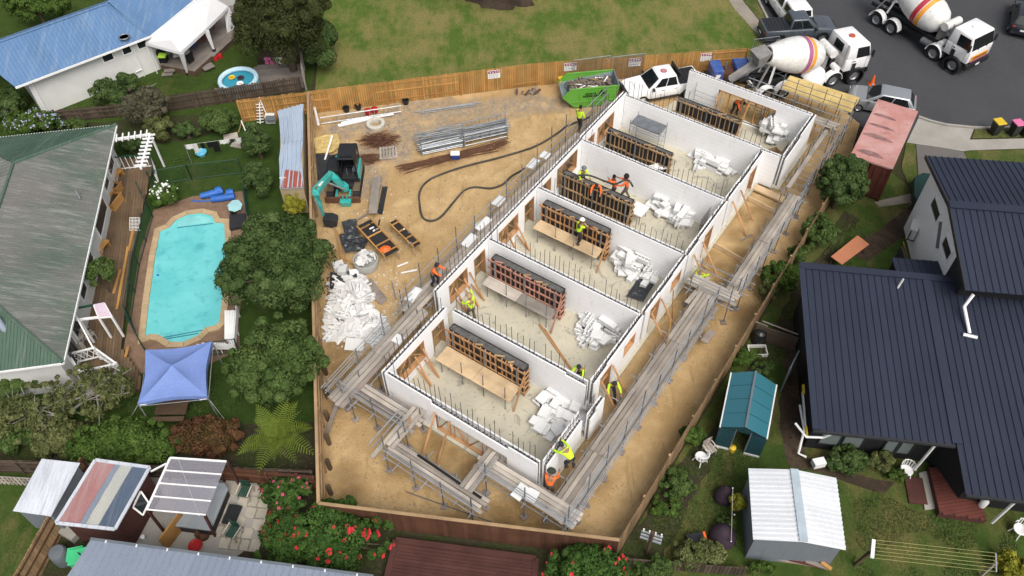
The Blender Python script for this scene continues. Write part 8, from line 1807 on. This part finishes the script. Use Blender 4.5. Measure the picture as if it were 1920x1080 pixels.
plant('round_tree', 'smaller dense rounded tree directly above the tree fern', 'tree', 517, 684, 2.0, (2.1, 2.35, 1.8), 42000, .068, 'leaf_mid', 80, .29, trunk=.15)
plant('park_tree', 'big dark feathery tree at the top beside the park lawn', 'tree', 528, 40, 4.0, (3.0, 2.8, 3.2), 48000, .10, 'leaf_pine', 80, .32, trunk=.25, aspect=.3)
plant('leafy_shrub', 'dense dark green shrub right below the big tree by the park lawn', 'shrub', 600, 85, 1.6, (1.1, 1.9, 1.6), 20000, .08, 'leaf_dark', 40, .36)
plant('hedge', 'clipped bright green hedge left of the reddish hedge', 'hedge', 232, 832, .9, (2.7, 1.1, .95), 34000, .06, 'leaf_bright', 110, .30, trunk=.06)
plant('hedge', 'reddish brown hedge below the blue gazebo', 'hedge', 385, 820, .8, (1.85, .9, .9), 20000, .06, 'leaf_red', 70, .32, trunk=.06)
plant('twiggy_tree', 'sparse grey branched tree at the corner of the green roofed house', 'tree', 180, 735, 1.5, (1.9, 1.3, 1.2), 4200, .085, 'leaf_olive', 40, .25, twigs=30, shell=.4)
plant('twiggy_tree', 'sparse tangled tree at the left edge above the old fence', 'tree', 65, 775, 1.3, (2.2, 1.5, 1.1), 5500, .085, 'leaf_olive', 44, .24, twigs=26, shell=.4)
plant('leafy_shrub', 'dark green shrub under the eave at the left edge', 'shrub', 20, 720, .8, (1.3, .7, .7), 4500, .11, 'leaf_mid', 18, .4)
plant('leafy_shrub', 'dark rounded shrub at the left end of the green hedge', 'shrub', 110, 825, .8, (1.4, .8, .8), 6000, .09, 'leaf_olive', 24, .34); plant('leafy_shrub', 'low dark bush in front of the tangled left tree', 'shrub', 30, 820, .6, (1.4, .7, .6), 5000, .09, 'leaf_mid', 20, .36)
plant('grey_bush', 'big grey brown bush behind the green roofed house', 'bush', 268, 200, 1.6, (1.55, 1.4, 1.4), 10000, .08, 'leaf_grey', 36, .28, twigs=8, shell=.3); plant('grey_bush', 'olive green lower side of the bush by the pergola', 'bush', 300, 240, .9, (1.0, .9, .8), 5500, .085, 'leaf_olive', 22, .32)
plant('leafy_shrub', 'dark shrub against the white weatherboard wall', 'shrub', 205, 178, 1.0, (1.2, .8, 1.0), 6000, .09, 'leaf_dark', 22, .36); plant('leafy_shrub', 'second dark shrub against the white wall nearer the marquee', 'shrub', 238, 158, .8, (.8, .6, .8), 3500, .09, 'leaf_dark', 16, .38)
plant('flowering_bush', 'bush with yellow green tips left of the golden fence', 'bush', 408, 228, 1.0, (1.35, .8, .8), 6500, .085, 'leaf_mid', 26, .32); plant('leafy_shrub', 'small yellow green bush between old fence and yellow tipped bush', 'shrub', 350, 245, .6, (.8, .5, .5), 2800, .085, 'leaf_dark', 12, .4)
plant('conifer', 'dark upright shrub left of the blue shed, upper one', 'shrub', 482, 268, 1.2, (.75, .75, 1.3), 7000, .08, 'leaf_dark', 26, .34); plant('conifer', 'dark upright shrub left of the blue shed, lower one', 'shrub', 483, 340, 1.0, (.85, .85, 1.2), 7000, .08, 'leaf_dark', 26, .34)
plant('leafy_shrub', 'round yellow leaved bush at the end of the blue shed', 'shrub', 553, 384, .9, (.65, .65, .7), 4200, .075, 'leaf_yellow', 18, .36)
lv = plant('flowering_bush', 'green bush with white flowers beside the pool fence', 'bush', 308, 365, .7, (.85, .9, .6), 5200, .085, 'leaf_bright', 22, .34)
lav = plant('flowering_bush', 'wide bush covered in lavender blue flowers below the blue roofed house', 'bush', 55, 232, .9, (2.2, .9, .7), 9000, .09, 'leaf_bright', 34, .28)
plant('leafy_shrub', 'low green plants between lavender bush and green roof', 'shrub', 140, 238, .4, (1.2, .5, .4), 3600, .08, 'leaf_mid', 16, .36); plant('leafy_shrub', 'low bush under the white pergola arms', 'shrub', 245, 272, .6, (.9, .5, .6), 3500, .085, 'leaf_dark', 16, .38)
plant('leafy_tree', 'bright leafy tree top at the upper left corner of the picture', 'tree', 70, 15, 1.8, (2.6, 1.2, 1.3), 9000, .10, 'leaf_bright', 34, .28); plant('leafy_shrub', 'dark shrubs at the left end of the blue roofed house', 'shrub', 8, 195, 1.0, (1.2, 1.4, 1.0), 6000, .1, 'leaf_dark', 22, .34)
plant('potted_tree', 'broad leaved potted tree standing on the deck by the white wall', 'tree', 186, 512, 1.9, (.75, .75, .55), 1500, .17, 'leaf_mid', 16, .4, trunk=.05, aspect=.4)
# right hand side
plant('round_tree', 'dense round dark tree beside the rusty container', 'tree', 1580, 345, 1.9, (1.45, 1.55, 1.7), 30000, .068, 'leaf_dark', 70, .31)
for i, (u, v, z, r, n_, m_, lb) in enumerate(((1533, 435, .9, (1.0, 1.0, .9), 6500, 'leaf_mid', 'leafy bush below the round tree by the right fence'), (1462, 520, .9, (1.0, .9, .8), 6000, 'leaf_bright', 'bright leafy bush overhanging the right fence'), (1500, 475, .6, (.7, .7, .6), 3000, 'leaf_mid', 'small bush between the two leafy bushes at the right fence'), (1440, 545, .6, (.5, .6, .5), 2200, 'leaf_olive', 'thin shrub on the right fence above the side gate'),
    (1396, 672, .4, (.7, .6, .4), 2600, 'leaf_bright', 'green vegetable patch above the greenhouse'), (1430, 690, .3, (.6, .4, .3), 1800, 'leaf_mid', 'low green plants right of the vegetable patch'), (1296, 818, .5, (.6, .6, .4), 2600, 'leaf_bright', 'bright green shrub by the fence near the white chair'), (1270, 905, .4, (.8, .9, .4), 3600, 'leaf_mid', 'climbing plants along the fence bed'), (1245, 950, .3, (.7, .6, .3), 2400, 'leaf_bright', 'low green plants near the crossarm pole'),
    (1310, 1040, .5, (1.3, .6, .5), 5000, 'leaf_olive', 'long rough bush at the bottom of the green yard'), (1230, 1065, .5, (1.0, .5, .5), 3800, 'leaf_mid', 'rough bush below the crossarm pole'), (1385, 945, .9, (.45, .35, .5), 1500, 'leaf_yellow', 'yellow green vine on the trellis'), (1363, 985, .3, (.4, .4, .3), 1100, 'leaf_mid', 'small plant between the purple bags'),
    (1590, 862, .5, (1.2, .6, .6), 4500, 'leaf_dark', 'dark shrubs planted along the dark house wall'), (1648, 868, .5, (.8, .5, .6), 2600, 'leaf_olive', 'reddish shrub in the planting beside the walkway'), (1680, 892, .3, (.5, .3, .3), 1200, 'leaf_bright', 'small bright plant at the end of the house planting'), (1898, 1062, .5, (.8, .6, .5), 3200, 'leaf_yellow', 'yellow leaved bush at the bottom right corner'),
    (1425, 1068, .3, (.6, .3, .3), 1300, 'leaf_bright', 'small plant below the white roofed shed'), (1560, 520, .15, (.4, .3, .12), 500, 'leaf_mid', 'low weeds beside the dark house roof edge'))):
  plant('leafy_shrub', lb, 'shrub', u, v, z, r, n_, .08, m_, max(10, n_ // 220), .34, trunk=.04, shell=.25)
plant('park_tree', 'big park tree whose trunk foot shows at the top edge of the lawn', 'tree', 945, -150, 7.0, (3.4, 3.2, 2.2), 24000, .12, 'leaf_pine', 50, .3, trunk=.3, base=at(945, -8, 0))
# flowers
def flower_mesh(m, s=.1, n=5):
  mb = MB()
  for k in range(n):
    a0 = 2 * math.pi * k / n; p = [(0, 0, 0)] + [(s * r * math.cos(a0 + d_), s * r * math.sin(a0 + d_), s * .35 * r) for d_, r in ((-.5, .6), (-.3, 1), (.3, 1), (.5, .6))]; mb.add(p, [(0, 1, 2, 3, 4)])
  return mb.mesh('flower_mesh', m)
M['petal_red'] = mk('petal_red', (.60, .035, .045), .6, .15); M['petal_pink'] = mk('petal_pink', (.55, .07, .16), .6, .15); M['petal_lav'] = mk('petal_lav', (.42, .42, .62), .6, .15); M['petal_white'] = mk('petal_white', (.75, .75, .72), .6, .1)
def flowers(t, n, me, rmin=.5, size=(.7, 1.2), zmin=.2):
  cr = [c for c in t.children if c.name.startswith('crown')][0].data; k = len(cr.vertices); co = np.empty(k * 3); cr.vertices.foreach_get('co', co); co = co.reshape(-1, 3); c = co.mean(0)
  idx = np.argsort(-(co[:, 2] + .35 * np.linalg.norm((co - c)[:, :2], axis=1) + rng.normal(0, .25, k)))[: max(n * 40, 200)]
  for i in rng.choice(idx, n, replace=False):
    p = co[i]; d = Vc((p[0] - c[0], p[1] - c[1] - .5, 1.2)).normalized(); s = ru(*size)
    inst('flower', me, t, MT(Vc(p) + d * .05) @ d.to_track_quat('Z', 'Y').to_matrix().to_4x4() @ Matrix.Diagonal((s, s, s, 1)))
hib = plant('hibiscus_bush', 'large green hibiscus bush with many red flowers below the brown fence', 'bush', 602, 1012, .85, (2.9, 1.5, .85), 34000, .07, 'leaf_hib', 100, .26)
hib2 = plant('hibiscus_bush', 'green hibiscus bush with red flowers at the bottom corner of the site', 'bush', 1105, 1068, .9, (1.8, 1.0, .9), 18000, .07, 'leaf_hib', 60, .29)
can = plant('canna_plant', 'broad leaved pink flowering plants against the brown fence', 'plant', 535, 925, .7, (1.1, .8, .6), 1800, .2, 'leaf_hib', 22, .34, aspect=.35, trunk=.03)
FR, FP, FL, FW = flower_mesh(M['petal_red'], .13), flower_mesh(M['petal_pink'], .11), flower_mesh(M['petal_lav'], .085), flower_mesh(M['petal_white'], .07)
flowers(hib, 75, FR, size=(.55, .95)); flowers(hib2, 18, FR, size=(.55, .95)); flowers(can, 34, FP, size=(.5, .9)); flowers(lav, 230, FL, size=(.4, .8)); flowers(lv, 45, FW)
plant('garden_plant', 'thin plant beside the brown fence left of the red deck', 'plant', 728, 985, .5, (.25, .25, .45), 380, .07, 'leaf_hib', 8, .5, trunk=.02)
for i, (u, v) in enumerate(((645, 930), (690, 975))): plant('garden_plant', ['leafy shoot rising from the hibiscus by the fence corner', 'leafy shoot at the right end of the hibiscus'][i], 'plant', u, v + 20, .9, (.5, .4, .5), 1400, .085, 'leaf_hib', 10, .45, trunk=.02)
# tree fern
ft = thing('tree_fern', 'yellow green tree fern with arching fronds below the round trees', 'tree fern', gp(at(520, 822, 1.2))); fc = at(520, 822, 1.35)
MB().path([xy(fc, 0), xy(fc, .7), fc], [.16, .14, .12], 8).build('trunk', M['bark'], ft)
def frond():
  Lf = 2.1; P = []; Nn = []; vs = MB(); fs = []
  pts = [Vc((Lf * s, 0, .75 * math.sin(s * 2.2) * (1 - .25 * s) - .55 * s * s)) for s in np.linspace(0, 1, 14)]
  vs.path(pts, [.018 * (1 - .8 * s) + .003 for s in np.linspace(0, 1, 14)], 4)
  for i in range(17):
    s = .1 + .9 * i / 16; p = Vc((Lf * s, 0, .75 * math.sin(s * 2.2) * (1 - .25 * s) - .55 * s * s)); l_ = .46 * math.sin(math.pi * min(1, .12 + s * .9)) ** .8 + .04
    for sg in (-1, 1):
      tip = p + Vc((.14, sg * l_, -.1 * l_)); w_ = .026; vs.quad(p + Vc((-w_, 0, 0)), p + Vc((w_, 0, 0)), p.lerp(tip, .7) + Vc((w_ * 1.1, 0, 0)), tip, p.lerp(tip, .7) + Vc((-w_ * 1.1, 0, 0)))
  return vs.mesh('frond_mesh', M['leaf_fern'])
fm = frond(); a_ = fm.attributes.new('tone', 'FLOAT', 'FACE'); a_.data.foreach_set('value', rng.uniform(.2, .9, len(fm.polygons)).astype(np.float32))
for i in range(21):
  az = 2 * math.pi * i / 21 + ru(-.25, .25); el = ru(-.45, .75); s = ru(.5, .95)
  inst('frond', fm, ft, MT(fc) @ MR(az, 4, 'Z') @ MR(-el, 4, 'Y') @ Matrix.Diagonal((s, s, s, 1)))
def tufts(name, label, polys, n, h, m, clear=()):
  P = []; Nn = []; S = []
  for pts, f in polys:
    W_ = ats(pts); k = int(n * f)
    xs = [p.x for p in W_]; ys = [p.y for p in W_]; got = 0; tries = 0
    while got < k and tries < k * 30:
      tries += 1; x, y = ru(min(xs), max(xs)), ru(min(ys), max(ys)); ins = False; j = len(W_) - 1
      for i in range(len(W_)):
        if (W_[i].y > y) != (W_[j].y > y) and x < (W_[j].x - W_[i].x) * (y - W_[i].y) / (W_[j].y - W_[i].y) + W_[i].x: ins = not ins
        j = i
      if not ins: continue
      if mnoise.noise(Vc((x * .6, y * .6, 4))) < -.12: continue
      got += 1; s = h * ru(.5, 1.3); P.append((x, y, s * .55)); a = ru(0, 6.3); Nn.append((math.cos(a), math.sin(a), .5)); S.append(s)
  P = np.array(P); me = leaf_mesh(name, P, np.array(Nn), np.array(S), rng.uniform(0, 1, len(P)), M[m], .3); o = bpy.data.objects.new(name, me); COL.objects.link(o); place(o, None, I4); tag(o, label, 'grass', kind='stuff')
tufts('rough_grass', 'rough grass and weeds in the yards right of the site fence', [([(1175, 1035), (1290, 860), (1400, 690), (1500, 545), (1590, 405), (1640, 420), (1560, 560), (1450, 700), (1400, 1060), (1250, 1060)], .7), ([(1600, 900), (1720, 960), (1900, 990), (1920, 1080), (1600, 1080)], .3)], 15000, .055, 'leaf_olive')
tufts('lawn_grass', 'grass blades of the pool yard lawn', [([(320, 300), (455, 270), (470, 310), (340, 330)], .2), ([(400, 690), (470, 660), (470, 760), (320, 790), (200, 770), (250, 735)], .5), ([(300, 140), (400, 130), (420, 160), (380, 175), (300, 185)], .3)], 9000, .045, 'leaf_mid')
# ================================================================== PEOPLE
SKIN = mk('skin', (.30, .16, .10), .6, .1); SKIND = mk('skin_dark', (.13, .07, .045), .6, .1); HAIR = mk('hair', (.018, .014, .012), .7, .2)
HVY = mk('hi_vis_yellow', (.52, .78, .03), .7, .06); HVO = mk('hi_vis_orange', (.88, .16, .03), .7, .06); NAVY = mk('work_navy', (.025, .028, .038), .85, .2); KHAKI = mk('work_khaki', (.13, .11, .085), .85, .2); BOOT = mk('boots', (.055, .04, .03), .8, .2); STRAW = mk('straw', (.42, .31, .17), .8, .2); HELM = mk('helmet_white', (.75, .75, .73), .4, .05)
def skin(name, m, verts, edges, parent, sub=2):
  me = bpy.data.meshes.new(name); me.from_pydata([v[0] for v in verts], edges, []); me.materials.append(m); o = bpy.data.objects.new(name, me); COL.objects.link(o); place(o, parent, W[parent.name].copy())
  sm = o.modifiers.new('skin', 'SKIN'); sm.use_smooth_shade = True; me.skin_vertices or None
  if not me.skin_vertices:
    bm = bmesh.new(); bm.from_mesh(me); bm.verts.layers.skin.verify(); bm.to_mesh(me); bm.free()
  for i, v in enumerate(verts):
    sv = me.skin_vertices[0].data[i]; r = v[1]; sv.radius = r if isinstance(r, tuple) else (r, r); sv.use_root = (i == 0)
  sb = o.modifiers.new('sub', 'SUBSURF'); sb.levels = sb.render_levels = sub; return o
def person(label, p, rz, top, legs, hat=None, lean=0.0, arms=((.3, .5), (.3, .5)), crouch=0.0, stride=.12, h=1.86, skin_m=SKIN, vest=False, twist=0.0, hatm=None, longsleeve=True):
  """arms: (raise forward angle, elbow bend) for right and left; lean bends the trunk forward; crouch bends the knees"""
  t = thing('person', label, 'person', p, rz); s = h / 1.78
  def R(v): return Vc(v) * s
  hipz = .93 - .42 * crouch; pel = Vc((0, 0, hipz)); sl, cl = math.sin(lean), math.cos(lean)
  up = lambda d, side=0, fw=0: pel + Vc((d * sl + fw * cl, side, d * cl - fw * sl))
  neck = up(.52); head = up(.74, 0, .03); sh = {-1: up(.47, -.19), 1: up(.47, .19)}
  V = [(R(pel), (.15 * s, .115 * s)), (R(up(.2)), (.14 * s, .105 * s)), (R(up(.40)), (.165 * s, .11 * s)), (R(neck), .06 * s), (R(up(.62, 0, .015)), .062 * s), (R(up(.70, 0, .03)), (.078 * s, .095 * s)), (R(up(.80, 0, .025)), (.07 * s, .088 * s))]; E_ = [(0, 1), (1, 2), (2, 3), (3, 4), (4, 5), (5, 6)]
  hands = []
  slv = [(R(up(.2)), (.155 * s, .12 * s)), (R(pel + Vc((0, 0, .02))), (.16 * s, .125 * s)), (R(up(.40)), (.18 * s, .125 * s)), (R(up(.475)), (.10 * s, .085 * s))]; sE = [(0, 1), (0, 2), (2, 3)]
  for side, (ra, eb) in zip((-1, 1), arms):
    ua = .29; fa = .26; dirU = Vc((math.sin(ra) * 1.0, side * .28, -math.cos(ra))).normalized(); el = sh[side] + dirU * ua; ra2 = ra + eb; dirF = Vc((math.sin(ra2), side * -.05, -math.cos(ra2))).normalized(); wr = el + dirF * fa; hd = wr + dirF * .08
    i0 = len(V); V += [(R(sh[side]), .062 * s), (R(el), .045 * s), (R(wr), .031 * s), (R(hd), (.04 * s, .022 * s))]; E_ += [(2, i0), (i0, i0 + 1), (i0 + 1, i0 + 2), (i0 + 2, i0 + 3)]
    sd = dirF.cross(Vc((0, 0, 1))); sd = sd.normalized() if sd.length > .1 else Vc((0, 1, 0)); crl = dirF.cross(sd).normalized()
    for k, (o_, l_) in enumerate(((-.032, .06), (-.011, .075), (.011, .07), (.032, .055))):
      b0 = hd + sd * o_ + dirF * .02; j = len(V); V += [(R(b0 + dirF * l_ * .55 - crl * .008), .009), (R(b0 + dirF * l_ - crl * .035), .008)]; E_ += [(i0 + 3, j), (j, j + 1)]
    j = len(V); V += [(R(hd + sd * .05 - dirF * .01), .01), (R(hd + sd * .062 + dirF * .03), .009)]; E_ += [(i0 + 2, j), (j, j + 1)]
    j = len(slv); slv += [(R(sh[side]), .078 * s), (R(el if longsleeve else sh[side].lerp(el, .55)), .06 * s)]; sE += [(2, j), (j, j + 1)]
    if longsleeve: slv.append((R(wr.lerp(el, .12)), .044 * s)); sE.append((j + 1, j + 2))
  tr = [(R(pel), (.158 * s, .125 * s)), (R(up(.12)), (.15 * s, .115 * s))]; tE = [(0, 1)]
  feet = []
  for side in (-1, 1):
    hp = pel + Vc((0, side * .095, -.05)); fx = stride * side; ft = Vc((fx, side * (.11 + .05 * crouch), .08)); mid = (hp + ft) / 2; dl = (hp - ft).length; bend = math.sqrt(max(.0, .43 ** 2 - (dl / 2) ** 2)) if dl < .86 else .015; kn = mid + Vc((bend, side * .03, 0)); toe = ft + Vc((.17, side * .02, -.035))
    i0 = len(V); V += [(R(hp), .10 * s), (R(kn), .062 * s), (R(ft), .045 * s), (R(toe), (.045 * s, .03 * s))]; E_ += [(0, i0), (i0, i0 + 1), (i0 + 1, i0 + 2), (i0 + 2, i0 + 3)]
    j = len(tr); tr += [(R(hp), .115 * s), (R(kn), .078 * s), (R(kn.lerp(ft, .82)), .066 * s)]; tE += [(0, j), (j, j + 1), (j + 1, j + 2)]
    feet.append((kn.lerp(ft, .86), ft, toe))
  body = skin('body', skin_m, V, E_, t); skin('shirt', top, slv, sE, t); skin('trousers', legs, tr, tE, t)
  for a, b, c in feet: skin('boot', BOOT, [(R(b), .066 * s), (R(a), .062 * s), (R(c), (.062 * s, .042 * s))], [(0, 1), (0, 2)], t)
  # face and hair
  hc = R(up(.77, 0, .025)); fwd = Vc((cl, 0, -sl)); upv = Vc((sl, 0, cl)); R3 = Matrix((fwd, Vc((0, 1, 0)), upv)).transposed()
  MB().lathe([(0, -.03), (.016, -.022), (.012, .012), (0, .02)], 6, hc + fwd * .098 - upv * .01, R3).build('nose', skin_m, t, True)
  for y in (-.034, .034): MB().lathe([(0, -.01), (.011, 0), (0, .01)], 6, hc + fwd * .088 + Vc((0, y, 0)) + upv * .015, R3).build('eye', HAIR, t, True)
  for y in (-.078, .078): MB().lathe([(0, -.028), (.014, 0), (0, .028)], 6, hc + Vc((0, y, 0)), R3).build('ear', skin_m, t, True)
  MB().box(hc + fwd * .09 - upv * .045, (.01, .045, .009), R3).build('mouth', mk('lips', (.25, .09, .07), .6) if 'lips' not in bpy.data.materials else bpy.data.materials['lips'], t, True)
  if hat == 'helmet': MB().lathe([(.125, .02), (.16, .022), (.128, .04), (.12, .09), (.08, .135), (0, .15)], 14, hc + upv * .02, R3).build('helmet', hatm or HELM, t, True, smooth=True)
  elif hat == 'brim': MB().lathe([(.21, .03), (.2, .045), (.115, .05), (.1, .12), (0, .14)], 14, hc + upv * .03, R3).build('hat', hatm or STRAW, t, True, smooth=True)
  elif hat == 'hood': MB().lathe([(.07, -.13), (.112, -.04), (.118, .04), (.09, .11), (0, .135)], 12, hc - fwd * .018, R3).build('hood', hatm or NAVY, t, True, smooth=True)
  elif hat == 'bighair': MB().lathe([(.08, -.14), (.16, -.05), (.165, .05), (.11, .14), (0, .17)], 12, hc - fwd * .05, R3).build('hair', HAIR, t, True, smooth=True)
  else: MB().lathe([(.085, -.06), (.1, 0), (.1, .06), (.07, .11), (0, .125)], 12, hc - fwd * .02 + upv * .01, R3).build('hair', HAIR, t, True, smooth=True)
  if vest:
    vm = mk('vest_back', (.30, .75, .25), .7); MB().box(R(up(.3, 0, -.118)), (.01, .1, .1), R3).build('vest_mark', M['dark'], t, True)
  return t
def bldir(a, b): d = AX * a + BX * b; return math.atan2(d.y, d.x)
DZP = 1.48
person('worker in orange top with dark cap leaning over the left wall from the scaffold', bl(6.3, -2.3, DZP), bldir(0.2, 1), HVO, NAVY, 'hood', .35, ((1.2, .3), (1.0, .5)))
person('worker in lime top and straw hat reaching up at the left wall', bl(6.0, .35, .75), bldir(.3, -1), HVY, KHAKI, 'brim', .15, ((2.4, .2), (.7, .8)))
person('worker in lime singlet and white helmet standing on the plywood platform', bl(13.15, 2.35, 1.33), bldir(1, .5), HVY, NAVY, 'helmet', .2, ((1.0, .4), (.8, .7)), skin_m=SKIND, vest=True, longsleeve=False)
person('worker in lime vest with grey cap at the left end of the hose crew', xy(at(1091, 325, 2.15), .99), bldir(-.6, .8), HVY, NAVY, 'helmet', .25, ((.8, .6), (.7, .7)), hatm=M['steelgrey'], vest=False)
person('orange shirted worker bending over the hose at the fourth formwork', xy(at(1120, 345, 2.15), .99), bldir(-.9, .4), HVO, NAVY, None, .75, ((1.1, .3), (1.2, .2)))
person('worker in orange shirt raising an arm on the pour platform', xy(at(1153, 346, 2.15), .99), bldir(-.6, -.8), HVO, NAVY, None, .1, ((.6, .8), (2.3, .2)), skin_m=SKIND)
person('worker with big dark hair and orange vest at the right end of the pour platform', xy(at(1176, 346, 2.15), .99), bldir(-.3, -.95), HVO, KHAKI, 'bighair', .15, ((.9, .8), (.7, .8)), skin_m=SKIND, stride=.2)
pw_ = at(1091, 692, 2.2); wp = thing('work_platform', 'small plank trestle behind the front party wall', 'platform', xy(pw_, FLR))
bar('deck_board', M['plank'], wp, xy(pw_ - BX * .7, 1.25), xy(pw_ + BX * .6, 1.25), .5, .04)
for k in (-.6, .5):
  for j in (-.2, .2): rod('leg', M['galv'], wp, xy(pw_ + BX * k + AX * j, FLR), xy(pw_ + BX * k + AX * j, 1.23), .025)
person('hooded worker in lime jacket bending behind the front party wall at its right end', xy(pw_, 1.28), bldir(-1, 0), HVY, NAVY, 'hood', .4, ((.8, .7), (.8, .7)), .45)
person('worker in lime jacket stepping out beside the right wall by the long scaffold', xy(at(1147, 716, 1.25), .05), bldir(-.6, .6), HVY, NAVY, 'hood', .5, ((.5, .4), (.9, .5)), .1, .38, h=1.9)
person('worker in lime jacket bending over the front right wall from the planks', bl(1.2, 9.3, DZP), bldir(.2, -1), HVY, NAVY, 'hood', 1.0, ((1.3, .2), (1.0, .4)), .1)
person('worker with orange front and dark cap in the gap at the front right corner', bl(.15, 8.85, .25), bldir(.9, -.3), HVO, KHAKI, 'brim', .25, ((.7, .8), (.9, .9)), hatm=mk('greencap', (.05, .06, .045), .8))
person('worker in dark clothes and lime vest walking on the far left scaffold', bl(21.3, -2.55, DZP), bldir(1, .1), HVY, NAVY, None, .05, ((.2, .3), (.1, .3)), stride=.2)
person('worker with orange cap standing in the gap behind the fifth room wall', bl(25.3, .0, .4), bldir(-.4, 1), NAVY, NAVY, 'helmet', .3, ((.8, .7), (.8, .6)), hatm=M['orange'])
person('worker in lime vest half hidden beside the orange capped one', bl(25.2, -.6, .3), bldir(0, 1), HVY, NAVY, None, .5, ((.8, .6), (.8, .6)), .2)
person('worker in orange vest standing on the mixer truck ladder', gp(at(1488, 108, 1.9)) + Vc((0, 0, 1.3)), 2.6, HVO, NAVY, None, .2, ((1.0, .6), (1.0, .6)))
person('bending worker in orange seen through the far timber window', bl(29.9, 4.2, .1), bldir(-.5, .9), HVO, NAVY, None, 1.1, ((1.0, .3), (1.2, .3)), skin_m=SKIN)
person('worker in lime crouching outside the right wall near the crossing', bl(14.85, 8.75, .02), bldir(1, .2), HVY, NAVY, 'brim', 1.0, ((.9, .5), (.9, .5)), .6)
# driver of the mixer truck, seen through the door window
dm = m2.matrix_basis if False else W[m2.name]
pdr = dm @ Vc((3.25, -.55, 1.0)); person('driver in orange sitting in the cab of the mixer truck on the road', pdr, math.atan2(dm[1][0], dm[0][0]), HVO, NAVY, None, .1, ((.9, .4), (.9, .4)), .5)
# site ladders and small things in the rooms
t = thing('step_ladder', 'aluminium step ladder behind the far timber window', 'ladder', bl(30.2, 5.6))
for b_ in (5.4, 5.85): rod('stile', M['galv'], t, bl(30.5, b_, .05), bl(30.1, b_, 1.9), .03);
for k in range(6): rod('rung', M['galv'], t, bl(30.5 - .06 * k, 5.4, .3 + .28 * k), bl(30.5 - .06 * k, 5.85, .3 + .28 * k), .02)
for i, (a, b) in enumerate(((3.9, 5.75), (3.85, 6.0), (8.9, 5.35), (8.85, 5.65))): o = MB().tube(bl(a, b, FLR), bl(a, b, FLR + .4), .09, n=12).build('drain_pipe', M['dark']); tag(o, ['black pipe stub in the front room, left of the pair', 'black pipe stub in the front room, right of the pair', 'black pipe stub in the second room, left of the pair', 'black pipe stub in the second room, right of the pair'][i], 'pipe')
o = bar('timber_length', M['timber'], None, bl(8.0, 3.2, FLR + .04), bl(6.4, 6.3, FLR + .04), .14, .05); tag(o, 'long timber lying across the second room floor', 'timber')
o = bar('timber_length', M['timber'], None, bl(7.9, 3.6, FLR + .05), bl(6.5, 6.1, FLR + .05), .06, .06); tag(o, 'thinner timber beside the long one in the second room', 'timber')
t = thing('cardboard_box', 'open brown cardboard box beside the foam heap in the far room', 'box', bl(27.0, 8.1, FLR), .4)
for dx, dy, sx, sy in ((0, -.3, .8, .02), (0, .3, .8, .02), (-.4, 0, .02, .6), (.4, 0, .02, .6)): MB().box((dx, dy, .3), (sx, sy, .6)).build('side', M['ply'], t, True)
MB().box((0, 0, .02), (.8, .6, .02)).build('bottom', M['ply'], t, True); MB().box((.1, -.42, .55), (.7, .24, .02), MR(.6, 3, 'X')).build('flap', M['ply'], t, True)
mb = MB()
for i in range(420):
  k = random.randrange(6); a = ru(PW[k] + .4, PW[k + 1] - .4); b = ru(-.9, 7.6);
  if k == 0 and b < .1: continue
  s = ru(.03, .12); p = bl(a, b, FLR + .012); mb.box(p, (s, s * .35, .02), MR(ru(0, 3), 3, 'Z'))
o = mb.build('floor_litter', mk('litter', (.5, .42, .32), .9, .5, 6, 30, col2=(.16, .12, .09))); tag(o, 'small timber chips and litter on the concrete floors', 'litter', kind='stuff')
for i in range(5):
  a, b = 6.5 + ru(-.3, .3), 3.0 + i * .35; pts = [bl(5.9 + .25 * math.cos(x) + .02 * i, 5.4 + .3 * math.sin(x), FLR + .03 + .01 * i) for x in np.linspace(0, 6, 14)]
o = MB().path(pts, .012, 5).build('wire_coil', M['rust']); tag(o, 'small coil of rusty tie wire on the second room floor', 'wire')
